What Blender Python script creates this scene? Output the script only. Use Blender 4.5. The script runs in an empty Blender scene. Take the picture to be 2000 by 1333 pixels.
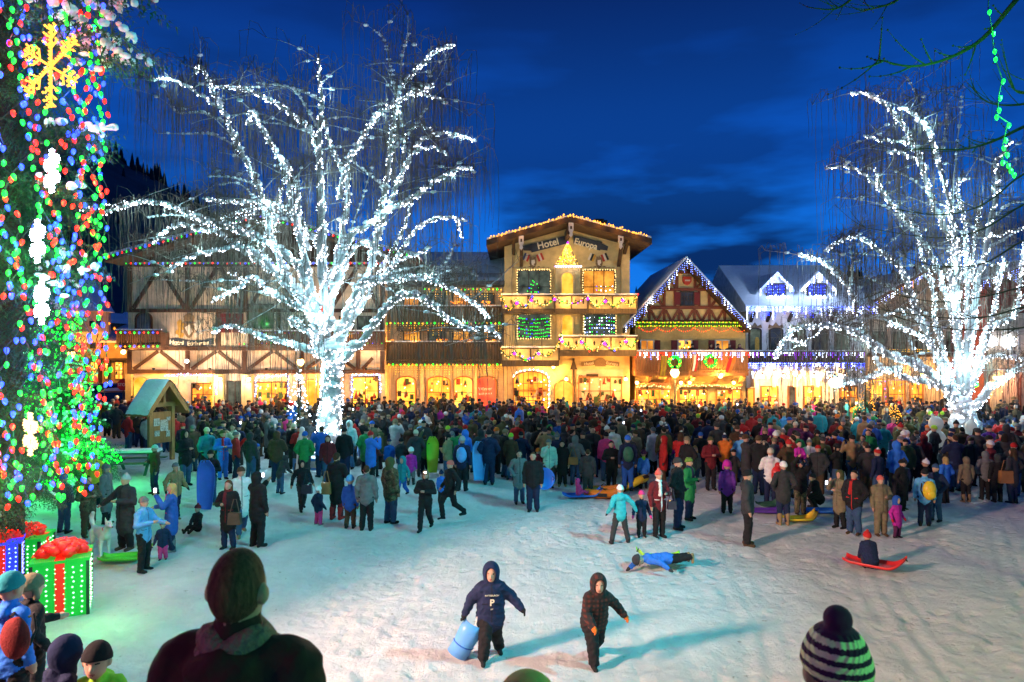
import bpy, math, random
import numpy as np
from mathutils import Vector, Matrix
random.seed(7); rng = np.random.default_rng(7)
R = math.radians
SC = bpy.context.scene; COL = SC.collection
# ---------------------------------------------------------------- camera (level, 24 mm, on the sledding hill)
CAMZ = 4.52; F = 2000*24/36; HOR = 682.0
cam = bpy.data.cameras.new('camera'); cam.lens = 24; cam.sensor_width = 36
cam.shift_y = (HOR-666.5)/2000; cam.clip_start = .1; cam.clip_end = 3000
cam.dof.use_dof = True; cam.dof.focus_distance = 19; cam.dof.aperture_fstop = 4.0
camo = bpy.data.objects.new('camera', cam); COL.objects.link(camo)
camo.location = (0, 0, CAMZ); camo.rotation_euler = (R(90), 0, 0); SC.camera = camo
# ---------------------------------------------------------------- render
SC.view_settings.view_transform = 'Standard'; SC.view_settings.look = 'None'
SC.view_settings.exposure = .40; SC.view_settings.gamma = 1
cy = SC.cycles
cy.use_denoising = True
try: cy.denoiser = 'OPENIMAGEDENOISE'
except Exception: pass
cy.max_bounces = 4; cy.diffuse_bounces = 2; cy.glossy_bounces = 2; cy.transmission_bounces = 3; cy.transparent_max_bounces = 6
cy.sample_clamp_indirect = 3.0; cy.caustics_reflective = False; cy.caustics_refractive = False
cy.use_light_tree = True
cy.use_adaptive_sampling = True; cy.adaptive_threshold = .03
# ---------------------------------------------------------------- world: blue hour, sun well below the rooftops
W = bpy.data.worlds.new('World'); SC.world = W; W.use_nodes = True
nt = W.node_tree; N = nt.nodes; L = nt.links; N.clear()
def nn(t, **k):
    n = N.new(t)
    for a, b in k.items(): setattr(n, a, b)
    return n
SUN_EL, SUN_ROT = R(-2.0), R(150)
sky = nn('ShaderNodeTexSky', sky_type='NISHITA', sun_disc=False); sky.sun_elevation = SUN_EL; sky.sun_rotation = SUN_ROT
sky.ozone_density = 4.0; sky.dust_density = .3
tc = nn('ShaderNodeTexCoord'); sep = nn('ShaderNodeSeparateXYZ'); L.new(tc.outputs['Generated'], sep.inputs[0])
bw = nn('ShaderNodeRGBToBW'); L.new(sky.outputs[0], bw.inputs[0])
ramp = nn('ShaderNodeValToRGB'); L.new(sep.outputs['Z'], ramp.inputs[0])
cr = ramp.color_ramp; cr.elements[0].position = 0.0; cr.elements[0].color = (.008, .19, .74, 1)
cr.elements[1].position = 1.0; cr.elements[1].color = (.001, .010, .06, 1)
e = cr.elements.new(.12); e.color = (.003, .145, .64, 1)
e = cr.elements.new(.26); e.color = (.0015, .070, .40, 1)
e = cr.elements.new(.46); e.color = (.001, .018, .135, 1)
tint = nn('ShaderNodeMix', data_type='RGBA', blend_type='MIX'); tint.inputs[0].default_value = .96
L.new(sky.outputs[0], tint.inputs[6]); L.new(ramp.outputs[0], tint.inputs[7])
# clouds: stretched noise in the sky plane
mp = nn('ShaderNodeMapping'); mp.inputs['Scale'].default_value = (1.0, 1.0, 4.2); mp.inputs['Location'].default_value = (.57, 0, -.10)
L.new(tc.outputs['Generated'], mp.inputs[0])
cn = nn('ShaderNodeTexNoise'); cn.inputs['Scale'].default_value = 2.6; cn.inputs['Detail'].default_value = 5; cn.inputs['Roughness'].default_value = .5
L.new(mp.outputs[0], cn.inputs['Vector'])
cramp = nn('ShaderNodeValToRGB'); L.new(cn.outputs[0], cramp.inputs[0])
cramp.color_ramp.elements[0].position = .45; cramp.color_ramp.elements[0].color = (0, 0, 0, 1)
cramp.color_ramp.elements[1].position = .57; cramp.color_ramp.elements[1].color = (1, 1, 1, 1)
cm = nn('ShaderNodeMath', operation='MULTIPLY'); cm.inputs[1].default_value = .95; lowm = nn('ShaderNodeMapRange', interpolation_type='SMOOTHSTEP'); lowm.inputs[1].default_value = .12; lowm.inputs[2].default_value = .34; lowm.inputs[3].default_value = 1.0; lowm.inputs[4].default_value = .45
L.new(sep.outputs['Z'], lowm.inputs[0]); cmm = nn('ShaderNodeMath', operation='MULTIPLY'); L.new(cramp.outputs[0], cmm.inputs[0]); L.new(lowm.outputs[0], cmm.inputs[1]); L.new(cmm.outputs[0], cm.inputs[0])
cl = nn('ShaderNodeMix', data_type='RGBA'); L.new(cm.outputs[0], cl.inputs[0]); L.new(tint.outputs[2], cl.inputs[6])
cl.inputs[7].default_value = (.002, .014, .075, 1)
bg = nn('ShaderNodeBackground'); bg.inputs['Strength'].default_value = 1.0
L.new(cl.outputs[2], bg.inputs['Color'])
wo = nn('ShaderNodeOutputWorld'); L.new(bg.outputs[0], wo.inputs[0])
# after-glow of the set sun, broad and weak
sl = bpy.data.lights.new('sun', 'SUN'); sl.energy = .05; sl.angle = R(25); sl.color = (.45, .6, 1.0)
so = bpy.data.objects.new('sun', sl); COL.objects.link(so); so.rotation_euler = (R(62), 0, R(150)); so.location = (0, -20, 40)

# ---------------------------------------------------------------- helpers
def W3(px, py, d): return ((px-1000)/F*d, d, CAMZ-(py-HOR)/F*d)     # a photo point at a distance
def PX(px, d): return (px-1000)/F*d
def PZ(py, d): return CAMZ-(py-HOR)/F*d
def DG(py): return F*CAMZ/(py-HOR)                                   # ground distance of a foot point
class MB:
    def __init__(s): s.v = []; s.f = []; s.m = []
    def add(s, vs, fs, m=0):
        o = len(s.v); s.v.extend([tuple(p) for p in vs]); s.f.extend([tuple(i+o for i in f) for f in fs]); s.m.extend([m]*len(fs)); return s
    def box(s, x0, x1, y0, y1, z0, z1, m=0):
        if x0 > x1: x0, x1 = x1, x0
        if y0 > y1: y0, y1 = y1, y0
        if z0 > z1: z0, z1 = z1, z0
        return s.add([(x0,y0,z0),(x1,y0,z0),(x1,y1,z0),(x0,y1,z0),(x0,y0,z1),(x1,y0,z1),(x1,y1,z1),(x0,y1,z1)],
              [(0,3,2,1),(4,5,6,7),(0,1,5,4),(1,2,6,5),(2,3,7,6),(3,0,4,7)], m)
    def bar(s, p, q, w, t, up=(0,-1,0), m=0):
        p = Vector(p); q = Vector(q); a = (q-p).normalized(); u = Vector(up); b = a.cross(u)
        if b.length < 1e-5: b = a.cross(Vector((1,0,0)))
        b.normalize(); c = b.cross(a).normalized(); b = b*w/2; c = c*t/2
        vs = [p-b-c, p+b-c, p+b+c, p-b+c, q-b-c, q+b-c, q+b+c, q-b+c]
        return s.add(vs, [(0,1,2,3),(7,6,5,4),(0,4,5,1),(1,5,6,2),(2,6,7,3),(3,7,4,0)], m)
    def prism(s, poly, y0, y1, m=0):                                  # polygon in xz, extruded in y
        n = len(poly); vs = [(x,y0,z) for x,z in poly]+[(x,y1,z) for x,z in poly]
        fs = [tuple(range(n)), tuple(range(2*n-1,n-1,-1))]+[(i,i+n,(i+1)%n+n,(i+1)%n) for i in range(n)]
        return s.add(vs, fs, m)
    def prismx(s, poly, x0, x1, m=0):                                 # polygon in yz, extruded in x
        n = len(poly); vs = [(x0,y,z) for y,z in poly]+[(x1,y,z) for y,z in poly]
        fs = [tuple(range(n)), tuple(range(2*n-1,n-1,-1))]+[(i,i+n,(i+1)%n+n,(i+1)%n) for i in range(n)]
        return s.add(vs, fs, m)
    def tube(s, pts, rad, n=6, m=0, cap=True):
        pts = [Vector(p) for p in pts]; k = len(pts)
        if not hasattr(rad, '__len__'): rad = [rad]*k
        o = len(s.v); ref = Vector((.31, .17, .93))
        t0 = (pts[1]-pts[0]).normalized()
        if abs(t0.dot(ref)) > .9: ref = Vector((1, 0, 0))
        for i in range(k):
            t = (pts[min(i+1,k-1)]-pts[max(i-1,0)])
            t = t.normalized() if t.length > 1e-9 else t0
            b = t.cross(ref)
            if b.length < 1e-4: b = t.cross(Vector((0,1,0)))
            b.normalize(); c = t.cross(b)
            ref = b.cross(t)
            for j in range(n):
                a = 2*math.pi*j/n; s.v.append(tuple(pts[i]+(b*math.cos(a)+c*math.sin(a))*rad[i]))
        for i in range(k-1):
            for j in range(n):
                s.f.append((o+i*n+j, o+i*n+(j+1)%n, o+(i+1)*n+(j+1)%n, o+(i+1)*n+j)); s.m.append(m)
        if cap:
            s.f.append(tuple(o+j for j in range(n-1,-1,-1))); s.m.append(m)
            s.f.append(tuple(o+(k-1)*n+j for j in range(n))); s.m.append(m)
        return s
    def lathe(s, prof, c=(0,0,0), n=12, m=0):
        o = len(s.v); k = len(prof)
        for r, z in prof:
            for j in range(n):
                a = 2*math.pi*j/n; s.v.append((c[0]+r*math.cos(a), c[1]+r*math.sin(a), c[2]+z))
        for i in range(k-1):
            for j in range(n):
                s.f.append((o+i*n+j, o+i*n+(j+1)%n, o+(i+1)*n+(j+1)%n, o+(i+1)*n+j)); s.m.append(m)
        s.f.append(tuple(o+j for j in range(n-1,-1,-1))); s.m.append(m)
        s.f.append(tuple(o+(k-1)*n+j for j in range(n))); s.m.append(m)
        return s
    def blob(s, c, r, lump=.25, m=0, seed=0, nu=8, nv=5):
        rr = random.Random(seed or hash(c)); o = len(s.v)
        if not hasattr(r, '__len__'): r = (r,r,r)
        s.v.append((c[0], c[1], c[2]+r[2]))
        for i in range(1, nv):
            ph = math.pi*i/nv
            for j in range(nu):
                a = 2*math.pi*j/nu; q = 1+lump*(rr.random()-.5)
                s.v.append((c[0]+r[0]*q*math.sin(ph)*math.cos(a), c[1]+r[1]*q*math.sin(ph)*math.sin(a), c[2]+r[2]*q*math.cos(ph)))
        s.v.append((c[0], c[1], c[2]-r[2])); e = len(s.v)-1
        for j in range(nu):
            s.f.append((o, o+1+j, o+1+(j+1)%nu)); s.m.append(m)
            for i in range(nv-2):
                a = o+1+i*nu; b = a+nu
                s.f.append((a+j, b+j, b+(j+1)%nu, a+(j+1)%nu)); s.m.append(m)
            a = o+1+(nv-2)*nu; s.f.append((a+j, e, a+(j+1)%nu)); s.m.append(m)
        return s
    def octa(s, p, r, m=0, sz=1.0):
        x, y, z = p; h = r*sz
        return s.add([(x+r,y,z),(x-r,y,z),(x,y+r,z),(x,y-r,z),(x,y,z+h),(x,y,z-h)],
              [(0,2,4),(2,1,4),(1,3,4),(3,0,4),(2,0,5),(1,2,5),(3,1,5),(0,3,5)], m)
    def mesh(s, name, mats, smooth=False):
        me = bpy.data.meshes.new(name); me.from_pydata(s.v, [], s.f)
        for mm in (mats if isinstance(mats, (list, tuple)) else [mats]): me.materials.append(mm)
        if any(s.m): me.polygons.foreach_set('material_index', s.m)
        if smooth: me.polygons.foreach_set('use_smooth', [True]*len(s.f))
        me.update(); return me
    def build(s, name, mats, parent=None, smooth=False, kind=None):
        o = bpy.data.objects.new(name, s.mesh(name, mats, smooth)); COL.objects.link(o)
        if parent: o.parent = parent
        if kind: o['kind'] = kind
        return o
def npmesh(name, v, f, mats, mi=None, smooth=True):
    me = bpy.data.meshes.new(name); v = np.asarray(v, np.float32); f = np.asarray(f, np.int32); k = f.shape[1]
    me.vertices.add(len(v)); me.vertices.foreach_set('co', v.ravel())
    me.loops.add(f.size); me.loops.foreach_set('vertex_index', f.ravel())
    me.polygons.add(len(f)); me.polygons.foreach_set('loop_start', np.arange(0, f.size, k, dtype=np.int32))
    for mm in mats: me.materials.append(mm)
    if mi is not None: me.polygons.foreach_set('material_index', np.asarray(mi, np.int32))
    me.polygons.foreach_set('use_smooth', np.full(len(f), smooth))
    me.update(calc_edges=True); me.validate(); return me
def ob(name, me, parent=None, loc=None, rz=None):
    o = bpy.data.objects.new(name, me); COL.objects.link(o)
    if parent: o.parent = parent
    if loc is not None: o.location = loc
    if rz is not None: o.rotation_euler = (0, 0, rz)
    return o
def tag(o, label, cat, group=None):
    o['label'] = label; o['category'] = cat
    if group: o['group'] = group
    return o
def thing(name, label, cat, loc=(0,0,0), rz=0, group=None):
    o = bpy.data.objects.new(name, None); COL.objects.link(o); o.location = loc; o.rotation_euler = (0,0,rz); o.empty_display_size = .2
    return tag(o, label, cat, group)
def struct(o): o['kind'] = 'structure'; return o
def lamp(name, loc, power, color, radius=.05, parent=None, kind='POINT'):
    l = bpy.data.lights.new(name, kind); l.energy = power; l.color = color; l.shadow_soft_size = radius
    o = bpy.data.objects.new(name, l); COL.objects.link(o); o.location = loc
    if parent: o.parent = parent
    return o
# value noise
_lat = rng.random((256, 256))
def vnoise(x, y, s=1.0, off=0):
    x = np.asarray(x)/s+off*17.3; y = np.asarray(y)/s+off*7.7
    i = np.floor(x).astype(int); j = np.floor(y).astype(int); u = x-i; v = y-j
    u = u*u*(3-2*u); v = v*v*(3-2*v); g = lambda a, b: _lat[a % 256, b % 256]
    return (g(i,j)*(1-u)+g(i+1,j)*u)*(1-v)+(g(i,j+1)*(1-u)+g(i+1,j+1)*u)*v-.5
# ---------------------------------------------------------------- materials
M = {}
def base_mat(name):
    m = bpy.data.materials.new(name); m.use_nodes = True
    return m, m.node_tree.nodes, m.node_tree.links, m.node_tree.nodes['Principled BSDF']
def mat(name, col, rough=.8, var=.25, scale=3.0, bump=0.0, bscale=None, metal=0.0, stretch=None, spec=.3):
    m, n, l, p = base_mat(name)
    t = n.new('ShaderNodeTexCoord'); mp = n.new('ShaderNodeMapping'); l.new(t.outputs['Object'], mp.inputs[0])
    if stretch: mp.inputs['Scale'].default_value = stretch
    a = n.new('ShaderNodeTexNoise'); a.inputs['Scale'].default_value = scale; a.inputs['Detail'].default_value = 6; a.inputs['Roughness'].default_value = .65
    l.new(mp.outputs[0], a.inputs['Vector'])
    r = n.new('ShaderNodeValToRGB'); l.new(a.outputs[0], r.inputs[0])
    r.color_ramp.elements[0].position = .3; r.color_ramp.elements[1].position = .7
    r.color_ramp.elements[0].color = tuple(c*(1-var) for c in col)+(1,); r.color_ramp.elements[1].color = tuple(min(1, c*(1+var)) for c in col)+(1,)
    l.new(r.outputs[0], p.inputs['Base Color'])
    p.inputs['Roughness'].default_value = rough; p.inputs['Metallic'].default_value = metal; p.inputs['Specular IOR Level'].default_value = spec
    if bump:
        b = n.new('ShaderNodeTexNoise'); b.inputs['Scale'].default_value = bscale or scale*6; b.inputs['Detail'].default_value = 5
        l.new(mp.outputs[0], b.inputs['Vector'])
        bb = n.new('ShaderNodeBump'); bb.inputs['Strength'].default_value = bump; bb.inputs['Distance'].default_value = .05
        l.new(b.outputs[0], bb.inputs['Height']); l.new(bb.outputs[0], p.inputs['Normal'])
    M[name] = m; return m
def emit(name, col, s, sample='NONE'):
    m, n, l, p = base_mat(name)
    p.inputs['Base Color'].default_value = tuple(c*.3 for c in col)+(1,)
    p.inputs['Emission Color'].default_value = tuple(col)+(1,); p.inputs['Emission Strength'].default_value = s
    try: m.cycles.emission_sampling = sample
    except Exception: pass
    M[name] = m; return m
def litwin(name, c0, c1, s, scale=3.0, thr=(.35, .65), sample='AUTO', c2=None, vor=False):
    """a lit room seen through glass: emission broken up by goods, curtains and lamps"""
    m, n, l, p = base_mat(name)
    t = n.new('ShaderNodeTexCoord'); a = n.new('ShaderNodeTexVoronoi' if vor else 'ShaderNodeTexNoise')
    a.inputs['Scale'].default_value = scale
    if not vor: a.inputs['Detail'].default_value = 5
    l.new(t.outputs['Object'], a.inputs['Vector'])
    r = n.new('ShaderNodeValToRGB'); l.new(a.outputs[0], r.inputs[0])
    r.color_ramp.elements[0].position = thr[0]; r.color_ramp.elements[1].position = thr[1]
    r.color_ramp.elements[0].color = tuple(c0)+(1,); r.color_ramp.elements[1].color = tuple(c1)+(1,)
    if c2:
        e = r.color_ramp.elements.new((thr[0]+thr[1])/2); e.color = tuple(c2)+(1,)
    p.inputs['Base Color'].default_value = (.03, .025, .02, 1); p.inputs['Roughness'].default_value = .3; p.inputs['Specular IOR Level'].default_value = .08
    l.new(r.outputs[0], p.inputs['Emission Color']); p.inputs['Emission Strength'].default_value = s
    try: m.cycles.emission_sampling = sample
    except Exception: pass
    M[name] = m; return m
def attrmat(name, attr, rough=.85, pattern=None, obj=True):
    """cloth whose colour is a property of the wearer"""
    m, n, l, p = base_mat(name)
    a = n.new('ShaderNodeAttribute'); a.attribute_type = 'OBJECT' if obj else 'GEOMETRY'; a.attribute_name = attr
    t = n.new('ShaderNodeTexCoord'); z = n.new('ShaderNodeTexNoise'); z.inputs['Scale'].default_value = 9; z.inputs['Detail'].default_value = 4
    l.new(t.outputs['Object'], z.inputs['Vector'])
    hs = n.new('ShaderNodeMath'); hs.operation = 'MULTIPLY_ADD'; hs.inputs[1].default_value = .7; hs.inputs[2].default_value = .65
    l.new(z.outputs[0], hs.inputs[0])
    mx = n.new('ShaderNodeVectorMath'); mx.operation = 'SCALE'; l.new(a.outputs['Color'], mx.inputs[0]); l.new(hs.outputs[0], mx.inputs['Scale'])
    l.new(mx.outputs[0], p.inputs['Base Color']); p.inputs['Roughness'].default_value = rough; p.inputs['Specular IOR Level'].default_value = .25
    b = n.new('ShaderNodeTexNoise'); b.inputs['Scale'].default_value = 22; l.new(t.outputs['Object'], b.inputs['Vector'])
    bb = n.new('ShaderNodeBump'); bb.inputs['Strength'].default_value = .35; bb.inputs['Distance'].default_value = .03
    l.new(b.outputs[0], bb.inputs['Height']); l.new(bb.outputs[0], p.inputs['Normal'])
    M[name] = m; return m
# setting
def snow_mat():
    m, n, l, p = base_mat('snow_ground')
    t = n.new('ShaderNodeTexCoord')
    a = n.new('ShaderNodeTexNoise'); a.inputs['Scale'].default_value = .8; a.inputs['Detail'].default_value = 8; a.inputs['Roughness'].default_value = .7
    l.new(t.outputs['Object'], a.inputs['Vector'])
    r = n.new('ShaderNodeValToRGB'); l.new(a.outputs[0], r.inputs[0])
    r.color_ramp.elements[0].position = .3; r.color_ramp.elements[0].color = (.66, .68, .70, 1)
    r.color_ramp.elements[1].position = .62; r.color_ramp.elements[1].color = (.86, .87, .88, 1)
    dn = n.new('ShaderNodeTexNoise'); dn.inputs['Scale'].default_value = 7.0; dn.inputs['Detail'].default_value = 4; l.new(t.outputs['Object'], dn.inputs['Vector'])
    dr = n.new('ShaderNodeValToRGB'); dr.color_ramp.elements[0].position = .68; dr.color_ramp.elements[0].color = (1, 1, 1, 1); dr.color_ramp.elements[1].position = .76; dr.color_ramp.elements[1].color = (.45, .40, .34, 1); l.new(dn.outputs[0], dr.inputs[0])
    dm = n.new('ShaderNodeMix'); dm.data_type = 'RGBA'; dm.blend_type = 'MULTIPLY'; dm.inputs[0].default_value = .8; l.new(r.outputs[0], dm.inputs[6]); l.new(dr.outputs[0], dm.inputs[7])
    l.new(dm.outputs[2], p.inputs['Base Color']); p.inputs['Roughness'].default_value = .7; p.inputs['Specular IOR Level'].default_value = .25
    b1 = n.new('ShaderNodeTexNoise'); b1.inputs['Scale'].default_value = 5.5; b1.inputs['Detail'].default_value = 9; b1.inputs['Roughness'].default_value = .78
    l.new(t.outputs['Object'], b1.inputs['Vector'])
    mp = n.new('ShaderNodeMapping'); mp.inputs['Rotation'].default_value = (0, 0, R(-18)); mp.inputs['Scale'].default_value = (7, .35, 1)
    l.new(t.outputs['Object'], mp.inputs[0])
    b2 = n.new('ShaderNodeTexNoise'); b2.inputs['Scale'].default_value = 2.2; b2.inputs['Detail'].default_value = 3; l.new(mp.outputs[0], b2.inputs['Vector'])
    ad = n.new('ShaderNodeMath'); ad.operation = 'MULTIPLY_ADD'; ad.inputs[1].default_value = .16
    l.new(b2.outputs[0], ad.inputs[0]); l.new(b1.outputs[0], ad.inputs[2])
    vo = n.new('ShaderNodeTexVoronoi'); vo.inputs['Scale'].default_value = 3.1; l.new(t.outputs['Object'], vo.inputs['Vector'])
    vr = n.new('ShaderNodeMapRange'); vr.interpolation_type = 'SMOOTHSTEP'; vr.inputs[1].default_value = .12; vr.inputs[2].default_value = .42; l.new(vo.outputs['Distance'], vr.inputs[0])
    vm = n.new('ShaderNodeMath'); vm.operation = 'MULTIPLY_ADD'; vm.inputs[1].default_value = .32; l.new(vr.outputs[0], vm.inputs[0]); l.new(ad.outputs[0], vm.inputs[2]); ad = vm
    bb = n.new('ShaderNodeBump'); bb.inputs['Strength'].default_value = 1.0; bb.inputs['Distance'].default_value = .17
    l.new(ad.outputs[0], bb.inputs['Height']); l.new(bb.outputs[0], p.inputs['Normal'])
    M['snow_ground'] = m
snow_mat()
mat('snow', (.80, .82, .84), .6, .08, 4, .5, 14)
mat('roof_snow', (.66, .69, .73), .7, .25, 2.5, .5, 12)
mat('cream', (.62, .46, .21), .9, .24, 1.6, .3, 18)
mat('cream_pink', (.62, .46, .32), .9, .24, 1.6, .3, 18)
mat('ochre', (.50, .36, .14), .9, .24, 1.6, .3, 18)
mat('white_stucco', (.68, .62, .58), .9, .24, 1.6, .3, 18)
mat('tan_stucco', (.45, .37, .28), .9, .24, 1.6, .3, 18)
mat('red_wall', (.22, .05, .04), .85, .2, 2, .3)
mat('timber', (.075, .035, .02), .75, .35, 2.5, .4, 20, stretch=(1, 1, 1))
mat('red_timber', (.16, .045, .025), .75, .3, 2.5, .4, 20)
mat('dark_wood', (.045, .028, .018), .75, .35, 3, .4, 20)
mat('balcony_wood', (.085, .060, .035), .8, .35, 4, .4, 24, stretch=(4, 4, .6))
mat('orange_wood', (.30, .13, .045), .7, .3, 3, .35, 20, stretch=(4, 4, .6))
mat('kiosk_wood', (.33, .15, .05), .6, .25, 3, .3, 20)
mat('shutter', (.14, .015, .015), .6, .2, 5)
mat('frame_dark', (.04, .025, .018), .6, .2, 5)
mat('frame_white', (.6, .55, .48), .6, .1, 5)
mat('slate', (.06, .065, .075), .7, .3, 4, .4)
mat('iron', (.02, .02, .022), .5, .2, 6)
mat('ribbon', (.045, .055, .075), .8, .15, 4)
mat('sign_letter', (.75, .68, .50), .7, .08, 8)
mat('crest_gold', (.55, .30, .05), .8, .25, 10)
mat('crest_brown', (.20, .13, .07), .85, .3, 12)
mat('crest_white', (.65, .58, .48), .85, .1, 8)
mat('crest_red', (.45, .05, .03), .8, .15, 8)
mat('crest_blue', (.05, .07, .16), .8, .15, 8)
mat('crest_black', (.02, .02, .02), .8, .15, 8)
mat('poster', (.35, .33, .30), .7, .8, 22)
mat('bark', (.36, .36, .36), .9, .35, 6, .7, 18)
mat('twig', (.12, .09, .07), .9, .3, 6)
mat('dark_bark', (.035, .028, .02), .9, .3, 8, .6, 20)
mat('needles', (.022, .085, .035), .75, .55, 5)
mat('shrub_needles', (.03, .14, .05), .75, .5, 5)
mat('hill', (.055, .07, .09), .95, .5, .05)
mat('hill_snow', (.28, .30, .34), .95, .5, .06)
mat('far_tree', (.012, .018, .022), .95, .4, 1)
mat('wire', (.015, .03, .02), .6, .1, 5)
mat('bare_branch', (.03, .022, .012), .9, .3, 8, .5, 20)
mat('garland', (.03, .09, .03), .85, .4, 20)
mat('skin', (.48, .27, .19), .6, .1, 12)
mat('eye', (.03, .02, .018), .4, .1, 5)
mat('mouth', (.30, .09, .07), .5, .1, 5)
mat('car_paint', (.03, .03, .05), .25, .1, 3, spec=.6)
mat('car_orange', (.30, .12, .03), .35, .1, 3, spec=.5)
mat('car_glass', (.01, .012, .015), .08, .1, 3, spec=.8)
mat('tyre', (.015, .015, .015), .8, .1, 5)
mat('chrome', (.5, .5, .52), .25, .05, 5, metal=1)
mat('stop_red', (.45, .02, .02), .5, .1, 5)
mat('white_paint', (.75, .75, .75), .6, .05, 5)
mat('sign_green', (.02, .12, .05), .5, .1, 5)
mat('dog_fur', (.72, .68, .60), .9, .1, 12, .5, 40)
mat('plastic_blue', (.03, .13, .55), .35, .1, 4)
mat('plastic_sky', (.12, .35, .75), .35, .1, 4)
mat('plastic_green', (.08, .55, .04), .35, .1, 4)
mat('plastic_red', (.60, .03, .03), .35, .1, 4)
mat('plastic_orange', (.75, .20, .02), .35, .1, 4)
mat('plastic_yellow', (.75, .48, .03), .35, .1, 4)
mat('plastic_purple', (.09, .03, .28), .35, .1, 4)
mat('plastic_lime', (.30, .60, .03), .4, .1, 4)
mat('leather', (.10, .06, .04), .6, .2, 8)
mat('metal_pole', (.03, .035, .03), .5, .2, 5)
mat('pink_scarf', (.60, .03, .12), .85, .2, 10)
mat('bench_green', (.03, .12, .07), .6, .2, 6)
mat('curtain', (.35, .30, .22), .9, .2, 6)
mat('flag_red', (.55, .03, .03), .8, .1, 4)
mat('flag_yellow', (.65, .40, .03), .8, .1, 4)
# light givers
emit('bulb_white', (.74, .84, 1.0), 14)
emit('bulb_warm', (1.0, .40, .035), 2.4)
emit('bulb_warmwhite', (1.0, .66, .24), 2.6)
emit('bulb_red', (1.0, .010, .003), 5.0)
emit('bulb_green', (.004, 1.0, .028), 3.6)
emit('bulb_blue', (.010, .035, 1.0), 7.0)
emit('bulb_purple', (.42, .012, 1.0), 2.2)
emit('bulb_yellow', (1.0, .60, .02), 2.0)
emit('bulb_lime', (.42, 1.0, .01), 1.4)
emit('bulb_orange', (1.0, .24, .012), 2.4)
emit('bulb_coolblue', (.16, .26, 1.0), 4.5)
emit('lampglass', (1.0, .62, .20), 8)
emit('lamp_white', (1.0, .82, .62), 10)
emit('phone_screen', (.75, .8, 1.0), 6)
emit('present_green', (.004, .62, .05), .42, 'AUTO')
emit('present_red', (1.0, .02, .006), .55, 'AUTO')
emit('present_blue', (.02, .04, 1.0), 1.0, 'AUTO')
emit('lit_wreath', (.03, .85, .12), 1.6)
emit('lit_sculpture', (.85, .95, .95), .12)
litwin('shop_warm', (.30, .05, .004), (1.0, .38, .04), 2.0, 1.3, (.30, .66), c2=(1.0, .28, .02))
litwin('shop_gold', (.5, .14, .008), (1.0, .52, .08), 2.0, 1.5, (.30, .64), c2=(1.0, .42, .04))
litwin('shop_red', (.25, .01, .005), (1.0, .08, .03), 1.8, 1.6, (.2, .6))
litwin('room_amber', (.45, .13, .01), (1.0, .42, .05), 1.1, 1.6)
litwin('room_dim', (.004, .012, .012), (.10, .13, .10), .8, 2.2)
litwin('room_dark', (.0, .001, .004), (.02, .03, .06), .8, 2.2)
litwin('door_lit', (.7, .26, .01), (1.0, .56, .07), 1.3, 1.5)
litwin('window_blue', (.005, .01, .25), (.02, .05, .7), 1.0, 3)
attrmat('cloth_jacket', 'jacket'); attrmat('cloth_trousers', 'trousers'); attrmat('cloth_shoes', 'shoes', .7); attrmat('cloth_gloves', 'gloves')
attrmat('cloth_hat', 'hat', .95); attrmat('cloth_trim', 'trim'); attrmat('crowd_cloth', 'tint', obj=False)

emit('bulb_led', (.35, 1.0, .45), 3.0)
mat('goods_a', (.20, .03, .02), .7, .5, 14); mat('goods_b', (.03, .07, .03), .7, .5, 14); mat('goods_c', (.05, .03, .02), .7, .5, 14); mat('goods_d', (.5, .42, .3), .7, .4, 14)

mat('hair_brown', (.17, .085, .05), .8, .55, 30, .8, 90, stretch=(3, 3, .5))
# ---------------------------------------------------------------- ground: sledding hill running down to the square
def gz(x, y):
    x = np.asarray(x, float); y = np.asarray(y, float)
    t = np.clip(9.6-y, 0, 13.0); s = .29*t
    s = np.where(t < 1.2, .29*t*t/2.4, .29*(t-.6))
    s = np.where(y < -1.5, np.minimum(s, .29*10.5)+0*y, s)
    return s
def gzn(x, y):
    z = gz(x, y); x = np.asarray(x, float); y = np.asarray(y, float)
    near = np.clip((34-y)/14, 0, 1)*np.clip((y-4)/3, .25, 1)
    n = vnoise(x, y, 2.6, 1)*.07+vnoise(x, y, .9, 2)*.04+vnoise(x, y, .34, 3)*.042+vnoise(x, y, .2, 4)*.032
    # sled runs: shallow long grooves fanning down the hill
    for k, (cx, sl, w) in enumerate([(-1.6, -.16, .5), (-.4, -.02, .35), (1.6, .12, .6), (3.4, .30, .5), (6.0, .42, .7), (8.5, .5, .6)]):
        dx = x-(cx+sl*(y-10)+.3*np.sin(y*.5+k))
        n = n-.034*np.exp(-(dx/w)**2)*(.55+.45*np.sin(dx*17))
    return z+n*near-.02
def coords(segs):
    out = []
    for a, b, st in segs: out.extend(np.arange(a, b, st))
    return np.array(out)
xs = coords([(-900, -60, 60), (-60, -15, 1.5), (-15, 16, .08), (16, 60, 1.5), (60, 960, 60)])
ys = coords([(-40, 3, 1.0), (3, 8.4, .3), (8.4, 19, .075), (19, 26, .16), (26, 44, .5), (44, 120, 6), (120, 1260, 60)])
gx, gy = np.meshgrid(xs, ys); gh = gzn(gx, gy)
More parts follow.
